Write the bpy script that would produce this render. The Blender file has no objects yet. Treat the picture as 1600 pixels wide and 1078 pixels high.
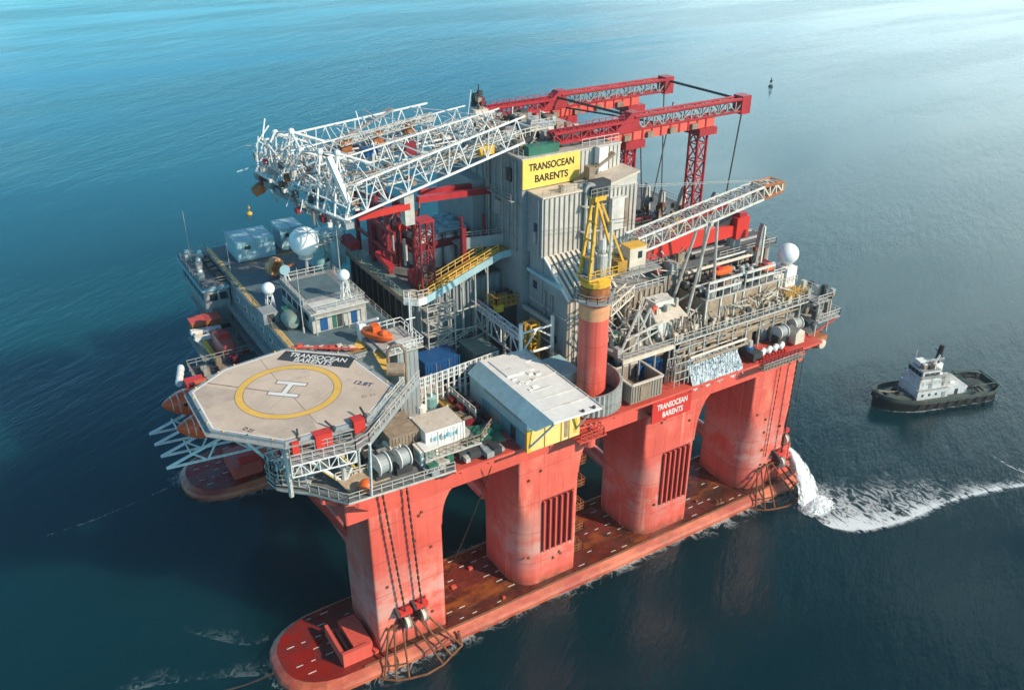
import bpy, math, random
from mathutils import Vector as V, Matrix
random.seed(7)
sc = bpy.context.scene
COL = sc.collection
R = math.radians

# ------------------------------------------------------------------ materials
MATS = {}
def nodes(name):
    m = bpy.data.materials.new(name); m.use_nodes = True
    nt = m.node_tree; b = nt.nodes['Principled BSDF']
    return m, nt, b, nt.nodes, nt.links
def noise(nt, scale, detail=4, rough=.6, vec=None, stretch=None):
    N, L = nt.nodes, nt.links
    if vec is None:
        g = N.new('ShaderNodeNewGeometry'); vec = g.outputs['Position']
    if stretch:
        mp = N.new('ShaderNodeMapping'); mp.inputs['Scale'].default_value = stretch
        L.new(vec, mp.inputs['Vector']); vec = mp.outputs['Vector']
    n = N.new('ShaderNodeTexNoise'); n.inputs['Scale'].default_value = scale
    n.inputs['Detail'].default_value = detail; n.inputs['Roughness'].default_value = rough
    L.new(vec, n.inputs['Vector']); return n.outputs['Fac']
def ramp(nt, fac, stops):
    r = nt.nodes.new('ShaderNodeValToRGB'); nt.links.new(fac, r.inputs['Fac'])
    e = r.color_ramp.elements
    while len(e) < len(stops): e.new(.5)
    for i, (p, c) in enumerate(stops):
        e[i].position = p; e[i].color = c if isinstance(c, tuple) and len(c) == 4 else ((c, c, c, 1) if not isinstance(c, tuple) else (*c, 1))
    return r.outputs['Color']
def mix(nt, fac, a, b, mode='MIX'):
    x = nt.nodes.new('ShaderNodeMix'); x.data_type = 'RGBA'; x.blend_type = mode
    for sock, val in ((x.inputs[0], fac), (x.inputs[6], a), (x.inputs[7], b)):
        if hasattr(val, 'is_linked'): nt.links.new(val, sock)
        elif isinstance(val, tuple): sock.default_value = (*val, 1)
        else: sock.default_value = val
    return x.outputs[2]
def paint(name, c, rough=.5, var=.25, rust=.0, rustc=(.16, .055, .02), metal=0, scale=.35, streak=True, fine=2.2, bump=.0):
    m, nt, b, N, L = nodes(name)
    lo = tuple(v * (1 - var) for v in c); hi = tuple(min(1, v * (1 + var * .6)) for v in c)
    col = mix(nt, ramp(nt, noise(nt, scale, 5, .65), [(.3, 0.), (.7, 1.)]), lo, hi)
    if streak:
        s = ramp(nt, noise(nt, 1.4, 3, .6, stretch=(1, 1, .07)), [(.42, 0.), (.75, .55)])
        col = mix(nt, s, col, tuple(v * (1 - var * 1.3) for v in c))
    if rust:
        f = ramp(nt, noise(nt, fine * .35, 7, .7), [(.62 - rust * .3, 0.), (.72 - rust * .2, .85)])
        col = mix(nt, f, col, rustc)
    L.new(col, b.inputs['Base Color'])
    b.inputs['Roughness'].default_value = rough; b.inputs['Metallic'].default_value = metal
    MATS[name] = m; return m
paint('hull_red', (.67, .102, .072), .42, .22, .16, (.36, .05, .03), scale=.12)
paint('hull_face', (.73, .115, .082), .42, .2, .10, (.40, .06, .035), scale=.1)
paint('crane_red', (.40, .024, .032), .45, .25, .08, scale=.5)
paint('shade_red', (.24, .018, .026), .5, .25, .08)  # darkened red: the shadow over the frames is in the colour
paint('pale_yellow', (.86, .62, .22), .5, .12, .06)
paint('slot_shade_red', (.13, .012, .014), .6, .25, .1)
paint('bright_red', (.62, .04, .03), .4, .15)
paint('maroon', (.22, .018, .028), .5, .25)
paint('white', (.80, .79, .76), .45, .12, .05, (.45, .36, .28))
paint('lattice_white', (.74, .75, .74), .5, .2, .12, (.42, .36, .3), scale=1.2)
paint('off_white', (.66, .65, .61), .5, .22, .14, (.34, .25, .18), scale=.8)
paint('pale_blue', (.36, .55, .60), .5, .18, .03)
paint('mid_blue', (.14, .32, .42), .45, .15)
paint('radome', (.82, .83, .84), .35, .05)
paint('wall_grey', (.30, .325, .335), .55, .18, .08, (.2, .16, .13))
paint('deck_grey', (.15, .16, .165), .7, .35, .2, (.17, .11, .075), streak=False, scale=.5)
paint('deck_blue', (.10, .155, .18), .65, .3, .12, (.16, .13, .1), streak=False, scale=.5)
paint('steel', (.36, .355, .34), .5, .3, .18, (.24, .15, .09), scale=.9)
paint('pale_steel', (.52, .50, .46), .5, .28, .16, (.3, .2, .13), scale=.9)
paint('dark', (.045, .047, .05), .6, .4, streak=False)
paint('black', (.012, .012, .013), .6, .2, streak=False)
paint('faded_orange', (.74, .34, .17), .45, .2, .08)
paint('cream', (.66, .57, .47), .55, .17, .10, (.40, .26, .16), scale=.5)
paint('tan_deck', (.60, .475, .375), .75, .2, .2, (.44, .34, .265), streak=False, scale=.16, fine=.9)
paint('worn_deck', (.50, .40, .32), .8, .2, .2, (.40, .31, .25), streak=False, scale=.4, fine=1.4)
paint('brown_steel', (.30, .225, .165), .6, .32, .22, (.19, .09, .045), scale=.8)
paint('rust', (.20, .075, .03), .8, .5, .25, (.09, .035, .02), scale=.9)
paint('rust_orange', (.42, .14, .045), .7, .4, .2, (.16, .06, .03), scale=.7)
paint('yellow', (.78, .43, .045), .45, .18, .08, scale=.7)
paint('sign_yellow', (.86, .60, .13), .45, .08)
paint('line_yellow', (.78, .47, .09), .6, .12, streak=False)
paint('ochre', (.46, .25, .045), .55, .3, .15, scale=.8)
paint('boat_orange', (.90, .10, .022), .38, .12, .03)
paint('orange', (.78, .13, .02), .42, .15, .03)
paint('blue', (.012, .085, .25), .45, .2, .05)
paint('navy', (.02, .03, .10), .5, .2)
paint('green', (.03, .15, .10), .5, .25, .05)
paint('grey_green', (.20, .27, .24), .55, .2, .05)
paint('teal', (.18, .36, .36), .5, .2, .08)
paint('glass', (.02, .035, .045), .08, .2, streak=False)
paint('foam_grey', (.50, .55, .58), .7, .3, streak=False, scale=1.5)
paint('tug_green', (.06, .085, .075), .5, .3, .22, (.2, .11, .08), scale=.6)
paint('tug_white', (.62, .64, .65), .5, .22, .22, (.34, .24, .17), scale=.8, fine=3)
paint('tug_hull', (.012, .014, .016), .5, .4, .12, (.12, .05, .04), scale=.5)
paint('rubber', (.02, .02, .021), .85, .3, streak=False)
paint('chain', (.055, .035, .025), .7, .4, streak=False)
paint('wood', (.36, .27, .19), .7, .35, .1, scale=1.2)

def column_mat():
    # red paint, chalky and pale in a band above the water, wet and grimy at the foot, with weld seams
    m, nt, b, N, L = nodes('column_red')
    g = N.new('ShaderNodeNewGeometry'); sx = N.new('ShaderNodeSeparateXYZ'); L.new(g.outputs['Position'], sx.inputs[0])
    base = mix(nt, ramp(nt, noise(nt, .11, 5, .6), [(.3, 0.), (.7, 1.)]), (.63, .088, .062), (.79, .145, .105))
    s = ramp(nt, noise(nt, 1.1, 4, .65, stretch=(1, 1, .05)), [(.45, 0.), (.72, .5)])
    base = mix(nt, s, base, (.54, .075, .06))
    base = mix(nt, ramp(nt, noise(nt, .16, 6, .72, stretch=(1, 1, .5)), [(.50, 0.), (.70, .75)]), base, (.86, .29, .20))
    base = mix(nt, ramp(nt, noise(nt, 2.3, 3, .6, stretch=(1, 1, .03)), [(.55, 0.), (.72, .45)]), base, (.40, .05, .035))
    base = mix(nt, ramp(nt, noise(nt, .8, 3, .6, stretch=(1, 1, .04)), [(.60, 0.), (.74, .5)]), base, (.86, .42, .32))
    # chalky band
    z = sx.outputs['Z']
    mr = N.new('ShaderNodeMapRange'); mr.inputs[1].default_value = 19; mr.inputs[2].default_value = 9; L.new(z, mr.inputs[0])
    mr2 = N.new('ShaderNodeMapRange'); mr2.inputs[1].default_value = 3; mr2.inputs[2].default_value = 8; L.new(z, mr2.inputs[0])
    mu = N.new('ShaderNodeMath'); mu.operation = 'MULTIPLY'; L.new(mr.outputs[0], mu.inputs[0]); L.new(mr2.outputs[0], mu.inputs[1])
    ch = ramp(nt, noise(nt, .16, 6, .7, stretch=(1, 1, 1.6)), [(.42, 0.), (.60, .85)])
    mu2 = N.new('ShaderNodeMath'); mu2.operation = 'MULTIPLY'; L.new(mu.outputs[0], mu2.inputs[0]); L.new(ch, mu2.inputs[1])
    base = mix(nt, mu2.outputs[0], base, (.66, .36, .31))
    # rust scars
    base = mix(nt, ramp(nt, noise(nt, .9, 6, .75, stretch=(1, 1, .35)), [(.66, 0.), (.72, .8)]), base, (.30, .06, .03))
    # grimy foot
    mr3 = N.new('ShaderNodeMapRange'); mr3.inputs[1].default_value = 3.4; mr3.inputs[2].default_value = 1.6; L.new(z, mr3.inputs[0])
    gm = ramp(nt, noise(nt, .7, 5, .7), [(.35, .15), (.65, 1.)])
    mu3 = N.new('ShaderNodeMath'); mu3.operation = 'MULTIPLY'; L.new(mr3.outputs[0], mu3.inputs[0]); L.new(gm, mu3.inputs[1])
    base = mix(nt, mu3.outputs[0], base, (.14, .06, .025))
    # horizontal weld seams every 6.2 m
    fr = N.new('ShaderNodeMath'); fr.operation = 'PINGPONG'; fr.inputs[1].default_value = 2.9; L.new(z, fr.inputs[0])
    lt = N.new('ShaderNodeMath'); lt.operation = 'LESS_THAN'; lt.inputs[1].default_value = .045; L.new(fr.outputs[0], lt.inputs[0])
    ml = N.new('ShaderNodeMath'); ml.operation = 'MULTIPLY'; ml.inputs[1].default_value = .55; L.new(lt.outputs[0], ml.inputs[0])
    base = mix(nt, ml.outputs[0], base, (.22, .035, .03))
    sm = N.new('ShaderNodeMath'); sm.operation = 'ADD'; L.new(sx.outputs['X'], sm.inputs[0]); L.new(sx.outputs['Y'], sm.inputs[1])
    f2 = N.new('ShaderNodeMath'); f2.operation = 'PINGPONG'; f2.inputs[1].default_value = 1.15; L.new(sm.outputs[0], f2.inputs[0])
    l2 = N.new('ShaderNodeMath'); l2.operation = 'LESS_THAN'; l2.inputs[1].default_value = .035; L.new(f2.outputs[0], l2.inputs[0])
    m2_ = N.new('ShaderNodeMath'); m2_.operation = 'MULTIPLY'; m2_.inputs[1].default_value = .28; L.new(l2.outputs[0], m2_.inputs[0])
    base = mix(nt, m2_.outputs[0], base, (.34, .05, .04))
    L.new(base, b.inputs['Base Color'])
    rr = ramp(nt, noise(nt, .5, 4), [(.3, .3), (.7, .5)]); L.new(rr, b.inputs['Roughness'])
    MATS['column_red'] = m
column_mat()
def pontoon_mat():
    m, nt, b, N, L = nodes('pontoon_top')
    base = mix(nt, ramp(nt, noise(nt, .13, 6, .7), [(.42, 0.), (.62, 1.)]), (.05, .022, .014), (.17, .03, .02))
    base = mix(nt, ramp(nt, noise(nt, .23, 7, .7, stretch=(.6, 1.5, 1)), [(.52, 0.), (.66, .9)]), base, (.33, .09, .02))
    base = mix(nt, ramp(nt, noise(nt, .35, 7, .75), [(.58, 0.), (.68, .9)]), base, (.035, .025, .015))
    base = mix(nt, ramp(nt, noise(nt, .3, 6, .75, stretch=(1, .8, 1)), [(.64, 0.), (.74, .7)]), base, (.34, .22, .18))
    # the bow end is a deeper red
    g = N.new('ShaderNodeNewGeometry'); sx = N.new('ShaderNodeSeparateXYZ'); L.new(g.outputs['Position'], sx.inputs[0])
    mr = N.new('ShaderNodeMapRange'); mr.inputs[1].default_value = 37; mr.inputs[2].default_value = 29; L.new(sx.outputs['X'], mr.inputs[0])
    bow_red = mix(nt, ramp(nt, noise(nt, .3, 6, .7), [(.42, 0.), (.62, 1.)]), (.27, .018, .013), (.13, .017, .012))
    base = mix(nt, mr.outputs[0], base, bow_red)
    L.new(base, b.inputs['Base Color'])
    L.new(ramp(nt, noise(nt, .3, 5), [(.40, .1), (.6, .55)]), b.inputs['Roughness'])
    MATS['pontoon_top'] = m
    m, nt, b, N, L = nodes('pontoon_side')
    base = mix(nt, ramp(nt, noise(nt, .2, 6, .7, stretch=(.5, 1, 1)), [(.4, 0.), (.62, 1.)]), (.36, .05, .03), (.60, .16, .08))
    base = mix(nt, ramp(nt, noise(nt, .5, 7, .75), [(.55, 0.), (.68, .85)]), base, (.20, .10, .035))
    L.new(base, b.inputs['Base Color']); b.inputs['Roughness'].default_value = .4
    MATS['pontoon_side'] = m
pontoon_mat()

def corr_mat(name, c, var=.14):
    return paint(name, c, .5, var, .06, tuple(v * .5 for v in c), scale=.4)
corr_mat('corr_cream', (.55, .515, .47), .2); corr_mat('corr_grey', (.27, .295, .31)); corr_mat('corr_brown', (.31, .255, .205))

# ------------------------------------------------------------------ mesh building
class MB:
    def __init__(s): s.v, s.f, s.m, s.mats = [], [], [], []
    def mi(s, m):
        if m not in s.mats: s.mats.append(m)
        return s.mats.index(m)
    def add(s, vs, fs, m):
        k = len(s.v); i = s.mi(m)
        s.v += [tuple(p) for p in vs]
        for f in fs: s.f.append([k + a for a in f]); s.m.append(i)
    def box(s, x0, x1, y0, y1, z0, z1, m, top=None):
        if x0 > x1: x0, x1 = x1, x0
        if y0 > y1: y0, y1 = y1, y0
        if z0 > z1: z0, z1 = z1, z0
        vs = [(x, y, z) for z in (z0, z1) for x, y in ((x0, y0), (x1, y0), (x1, y1), (x0, y1))]
        fs = [(3, 2, 1, 0), (0, 1, 5, 4), (1, 2, 6, 5), (2, 3, 7, 6), (3, 0, 4, 7)]
        s.add(vs, fs, m); s.add(vs[4:], [(0, 1, 2, 3)], top or m); return s
    def cbox(s, c, d, m, top=None):
        return s.box(c[0] - d[0] / 2, c[0] + d[0] / 2, c[1] - d[1] / 2, c[1] + d[1] / 2, c[2], c[2] + d[2], m, top)
    def obox(s, p, q, w, h, m, up=(0, 0, 1)):
        p, q = V(p), V(q); d = (q - p).normalized(); u = V(up)
        if abs(d.dot(u)) > .98: u = V((1, 0, 0))
        a = d.cross(u).normalized(); b = a.cross(d).normalized(); a *= w / 2; b *= h / 2
        vs = [e + x * a + y * b for e in (p, q) for x, y in ((-1, -1), (1, -1), (1, 1), (-1, 1))]
        s.add(vs, [(3, 2, 1, 0), (4, 5, 6, 7), (0, 1, 5, 4), (1, 2, 6, 5), (2, 3, 7, 6), (3, 0, 4, 7)], m); return s
    def tube(s, p, q, r, m, n=6, r2=None, caps=True):
        p, q = V(p), V(q); d = (q - p)
        if d.length < 1e-5: return s
        d.normalize(); u = V((0, 0, 1)) if abs(d.z) < .95 else V((1, 0, 0))
        a = d.cross(u).normalized(); b = a.cross(d); r2 = r if r2 is None else r2
        ring = [(math.cos(2 * math.pi * (i + .5) / n), math.sin(2 * math.pi * (i + .5) / n)) for i in range(n)]
        vs = [p + (a * x + b * y) * r for x, y in ring] + [q + (a * x + b * y) * r2 for x, y in ring]
        fs = [(i, (i + 1) % n, n + (i + 1) % n, n + i) for i in range(n)]
        if caps: fs += [tuple(range(n))[::-1], tuple(range(n, 2 * n))]
        s.add(vs, fs, m); return s
    def path(s, pts, r, m, n=6):
        for a, b in zip(pts, pts[1:]): s.tube(a, b, r, m, n)
        return s
    def prism(s, poly, z0, z1, m, top=None, inset=0):
        n = len(poly); cx = sum(p[0] for p in poly) / n; cy = sum(p[1] for p in poly) / n
        vs = [(x, y, z0) for x, y in poly] + [(x, y, z1) for x, y in poly]
        s.add(vs, [(i, (i + 1) % n, n + (i + 1) % n, n + i) for i in range(n)] + [tuple(range(n))[::-1]], m)
        s.add(vs[n:], [tuple(range(n))], top or m); return s
    def extr(s, poly, d, m):
        """planar polygon of 3-D points pushed along d"""
        n = len(poly); d = V(d); vs = [V(p) for p in poly] + [V(p) + d for p in poly]
        s.add(vs, [tuple(range(n)), tuple(range(n, 2 * n))[::-1]] + [(i, n + i, n + (i + 1) % n, (i + 1) % n) for i in range(n)], m); return s
    def rings(s, rs, m, cap0=True, cap1=True, top=None):
        n = len(rs[0]); vs = [p for r in rs for p in r]; fs = []
        for k in range(len(rs) - 1):
            for i in range(n): fs.append((k * n + i, k * n + (i + 1) % n, (k + 1) * n + (i + 1) % n, (k + 1) * n + i))
        if cap0: fs.append(tuple(range(n))[::-1])
        s.add(vs, fs, m)
        if cap1: s.add(rs[-1], [tuple(range(n))], top or m)
        return s
    def lathe(s, c, prof, m, n=16, axis=(0, 0, 1)):
        ax = V(axis).normalized(); u = V((0, 0, 1)) if abs(ax.z) < .95 else V((1, 0, 0))
        a = ax.cross(u).normalized(); b = ax.cross(a).normalized() * 1; c = V(c)
        rs = [[c + ax * z + (a * math.cos(2 * math.pi * i / n) + b * math.sin(2 * math.pi * i / n)) * max(r, 1e-3) for i in range(n)] for r, z in prof]
        return s.rings(rs, m)
    def ball(s, c, r, m, n=16, cut=-1.):
        k = 10; pr = []
        for i in range(k + 1):
            t = -math.pi / 2 + math.pi * i / k
            if math.sin(t) >= cut - 1e-6: pr.append((r * math.cos(t), r * math.sin(t)))
        return s.lathe(c, pr, m, n)
    def lattice(s, p, q, w, h, n, rc, rb, m, mb=None, up=(0, 0, 1), w2=None, h2=None, lower=True):
        """box truss from p to q (centre line of its underside), w across, h high"""
        p, q = V(p), V(q); d = (q - p).normalized(); a = d.cross(V(up)).normalized(); b = a.cross(d).normalized(); mb = mb or m
        w2 = w if w2 is None else w2; h2 = h if h2 is None else h2
        P = []
        for i in range(n + 1):
            t = i / n; e = p.lerp(q, t); ww = w + (w2 - w) * t; hh = h + (h2 - h) * t
            P.append([e - a * ww / 2, e + a * ww / 2, e + a * ww / 2 + b * hh, e - a * ww / 2 + b * hh])
        for k in range(4): s.tube(P[0][k], P[-1][k], rc, m, 6)
        for i in range(n + 1):
            for k in range(4): s.tube(P[i][k], P[i][(k + 1) % 4], rb, mb, 4, caps=False)
        for i in range(n):
            for k in range(4):
                if not lower and k == 0: continue
                k2 = (k + 1) % 4
                s.tube(P[i][k if i % 2 else k2], P[i + 1][k2 if i % 2 else k], rb, mb, 4, caps=False)
        return s
    def flat_truss(s, p, q, h, n, rc, rb, m, up=(0, 0, 1)):
        p, q = V(p), V(q); u = V(up) * h
        s.tube(p, q, rc, m); s.tube(p + u, q + u, rc, m)
        for i in range(n + 1):
            e = p.lerp(q, i / n); s.tube(e, e + u, rb, m, 4, caps=False)
            if i < n:
                f = p.lerp(q, (i + 1) / n)
                s.tube(e if i % 2 else e + u, f + u if i % 2 else f, rb, m, 4, caps=False)
        return s
    def rail(s, pts, m, h=1.15, step=1.6, r=.045):
        for a, b in zip(pts, pts[1:]):
            a, b = V(a), V(b); k = max(1, round((b - a).length / step)); U = V((0, 0, h))
            for f in (1, .55): s.tube(a + U * f, b + U * f, r, m, 4, caps=False)
            for i in range(k + 1): e = a.lerp(b, i / k); s.tube(e, e + U, r, m, 4, caps=False)
        return s
    def ladder(s, p, q, w, n, m):
        p, q = V(p), V(q); d = (q - p).normalized(); a = d.cross(V((0, 0, 1)))
        a = a.normalized() * w / 2 if a.length > .1 else V((w / 2, 0, 0))
        s.tube(p - a, q - a, .06, m, 4); s.tube(p + a, q + a, .06, m, 4)
        for i in range(n): e = p.lerp(q, (i + .5) / n); s.tube(e - a, e + a, .04, m, 4)
        return s
    def ribs(s, axis, at, u0, u1, z0, z1, step, m, out=-1, d=.16, w=None):
        """vertical corrugation ribs standing proud of a wall: axis 'y' = wall at y=at running in x"""
        w = w or step * .45; k = int(abs(u1 - u0) / step); o = .003
        for i in range(k):
            c = u0 + (i + .5) * (u1 - u0) / k
            lo, hi = (at - d, at + .02) if out < 0 else (at - .02, at + d)
            if axis == 'y': s.box(c - w / 2, c + w / 2, lo, hi, z0 + o, z1 - o, m)
            else: s.box(lo, hi, c - w / 2, c + w / 2, z0 + o, z1 - o, m)
        return s
    def build(s, name, parent=None, smooth=False, origin=None):
        me = bpy.data.meshes.new(name)
        o0 = V(origin) if origin is not None else V((0, 0, 0))
        if parent is not None: o0 = V(root_of(parent)['_o'])
        me.from_pydata([tuple(V(p) - o0) for p in s.v], [], s.f)
        for m in s.mats: me.materials.append(MATS[m])
        me.polygons.foreach_set('material_index', s.m)
        if smooth is True: me.polygons.foreach_set('use_smooth', [True] * len(me.polygons))
        me.update(); o = bpy.data.objects.new(name, me); COL.objects.link(o)
        if parent is not None: o.parent = parent
        elif origin is not None: o.location = o0
        if smooth: 
            try: me.set_sharp_from_angle(angle=R(38))
            except Exception: pass
        return o
    def bottom(s):
        xs, ys, zs = zip(*s.v); return ((min(xs) + max(xs)) / 2, (min(ys) + max(ys)) / 2, min(zs))
def root_of(o):
    while o.parent: o = o.parent
    return o
ALL = []
def tag(o, label, cat, group=None):
    o['label'] = label; o['category'] = cat
    if group: o['group'] = group
    return o
def thing(name, label, cat, loc=(0, 0, 0), group=None):
    o = bpy.data.objects.new(name, None); COL.objects.link(o); o.empty_display_size = .5
    o.location = loc; o['_o'] = tuple(loc); ALL.append(o)
    return tag(o, label, cat, group)
def single(mb, name, label, cat, group=None, smooth=False):
    o = mb.build(name, None, smooth, mb.bottom()); return tag(o, label, cat, group)
def stuff(mb, name, label):
    o = mb.build(name, None, False, mb.bottom()); o['kind'] = 'stuff'; o['label'] = label; return o
def dup(root, d, label, turn=0):
    def cp(o, par):
        c = o.copy(); COL.objects.link(c); c.parent = par
        for k in ch.get(o, []): cp(k, c)
        return c
    ch = {}
    for o in COL.objects:
        if o.parent: ch.setdefault(o.parent, []).append(o)
    c = cp(root, None); c.location = V(root.location) + V(d); c.rotation_euler.z += turn; c['label'] = label; return c
def place(root, loc, label, turn=0):
    return dup(root, V(loc) - V(root.location), label, turn)
def text(body, origin, right, up, height, m, parent, name='lettering', depth=.04, align='LEFT', bold=.0, spacing=1.0, width=None):
    cu = bpy.data.curves.new(name, 'FONT'); cu.body = body; cu.size = height / .7; cu.extrude = depth / 2
    cu.align_x = align; cu.offset = bold; cu.space_character = spacing; cu.space_line = 1.0
    t = bpy.data.objects.new(name, cu); COL.objects.link(t)
    me = bpy.data.meshes.new_from_object(t); bpy.data.objects.remove(t); bpy.data.curves.remove(cu)
    if width:
        xs = [v.co.x for v in me.vertices]; k = width / (max(xs) - min(xs))
        for v in me.vertices: v.co.x *= k
    r, u = V(right).normalized(), V(up); u = (u - r * u.dot(r)).normalized(); nrm = r.cross(u)
    M = Matrix((r, u, nrm)).transposed().to_4x4(); M.translation = V(origin) - V(root_of(parent)['_o'])
    me.transform(M); me.name = name; me.materials.clear(); me.materials.append(MATS[m])
    o = bpy.data.objects.new(name, me); COL.objects.link(o); o.parent = parent; return o
def rr(x0, x1, y0, y1, r, z, k=5):
    """rounded rectangle ring; r = radii for corners (x0y0, x1y0, x1y1, x0y1)"""
    out = []
    for (cx, cy, a0, rad) in ((x0, y0, 180, r[0]), (x1, y0, 270, r[1]), (x1, y1, 0, r[2]), (x0, y1, 90, r[3])):
        sx = 1 if cx == x0 else -1; sy = 1 if cy == y0 else -1
        ox, oy = cx + sx * rad, cy + sy * rad
        for i in range(k + 1):
            a = R(a0 + 90 * i / k); out.append((ox + rad * math.cos(a), oy + rad * math.sin(a), z))
    return out

# ------------------------------------------------------------------ the sea
def sea():
    m, nt, b, N, L = nodes('sea_water')
    g = N.new('ShaderNodeNewGeometry'); pos = g.outputs['Position']
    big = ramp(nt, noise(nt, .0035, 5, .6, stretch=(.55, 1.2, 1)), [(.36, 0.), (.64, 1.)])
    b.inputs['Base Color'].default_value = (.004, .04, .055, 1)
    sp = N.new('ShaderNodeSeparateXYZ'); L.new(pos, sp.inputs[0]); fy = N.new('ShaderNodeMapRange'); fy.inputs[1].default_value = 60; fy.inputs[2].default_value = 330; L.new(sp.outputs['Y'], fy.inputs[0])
    near = mix(nt, big, (.0008, .016, .024), (.0014, .024, .033)); farw = mix(nt, big, (.0030, .075, .108), (.0050, .105, .135))  # tonal falloff painted into the water: dark close by, teal far off
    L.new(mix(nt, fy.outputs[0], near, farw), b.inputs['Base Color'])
    b.inputs['IOR'].default_value = 1.33
    # light scattered back from below the surface softens every shadow that falls on the sea
    b.subsurface_method = 'BURLEY'; b.inputs['Subsurface Weight'].default_value = 1.0; b.inputs['Subsurface Radius'].default_value = (6, 12, 14); b.inputs['Subsurface Scale'].default_value = 1.6
    mpS = N.new('ShaderNodeMapping'); mpS.inputs['Rotation'].default_value = (0, 0, R(-34)); mpS.inputs['Scale'].default_value = (.4, 2.4, 1); L.new(pos, mpS.inputs['Vector'])
    # slicks: smoother lanes drawn out along the wind
    sl = ramp(nt, noise(nt, .006, 6, .62, stretch=(1, 1, 1), vec=mpS.outputs['Vector']), [(.40, .0), (.58, 1.)])
    rg = N.new('ShaderNodeMapRange'); rg.inputs[3].default_value = .09; rg.inputs[4].default_value = .2; L.new(sl, rg.inputs[0])
    L.new(rg.outputs[0], b.inputs['Roughness'])
    def h(scale, st, k, det=3):
        f = noise(nt, scale, det, .55, stretch=st); q = N.new('ShaderNodeMath'); q.operation = 'MULTIPLY'; q.inputs[1].default_value = k
        L.new(f, q.inputs[0]); return q.outputs[0]
    mp = N.new('ShaderNodeMapping'); mp.inputs['Rotation'].default_value = (0, 0, R(-32)); L.new(pos, mp.inputs['Vector'])
    def hr(scale, st, k, det=3):
        f = noise(nt, scale, det, .58, vec=mp.outputs['Vector'], stretch=st); q = N.new('ShaderNodeMath'); q.operation = 'MULTIPLY'; q.inputs[1].default_value = k
        L.new(f, q.inputs[0]); return q.outputs[0]
    s = None
    for x in (hr(.06, (.4, 1.3, 1), .5, 3), hr(.34, (.45, 1.4, 1), .26, 4), hr(1.3, (.6, 1.2, 1), .10, 3)):
        if s is None: s = x
        else:
            a = N.new('ShaderNodeMath'); a.operation = 'ADD'; L.new(s, a.inputs[0]); L.new(x, a.inputs[1]); s = a.outputs[0]
    bp = N.new('ShaderNodeBump'); bp.inputs['Distance'].default_value = 1.0
    st = N.new('ShaderNodeMapRange'); st.inputs[3].default_value = .2; st.inputs[4].default_value = .8; L.new(sl, st.inputs[0])
    wp = ramp(nt, noise(nt, .009, 4, .55), [(.38, .7), (.62, 1.)]); ws = N.new('ShaderNodeMath'); ws.operation = 'MULTIPLY'; L.new(st.outputs[0], ws.inputs[0]); L.new(wp, ws.inputs[1])
    L.new(ws.outputs[0], bp.inputs['Strength'])
    L.new(s, bp.inputs['Height']); L.new(bp.outputs['Normal'], b.inputs['Normal'])
    MATS['sea_water'] = m
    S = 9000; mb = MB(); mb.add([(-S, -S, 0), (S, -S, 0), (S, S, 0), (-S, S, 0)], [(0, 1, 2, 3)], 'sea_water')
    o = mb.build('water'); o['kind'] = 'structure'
sea()

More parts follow.
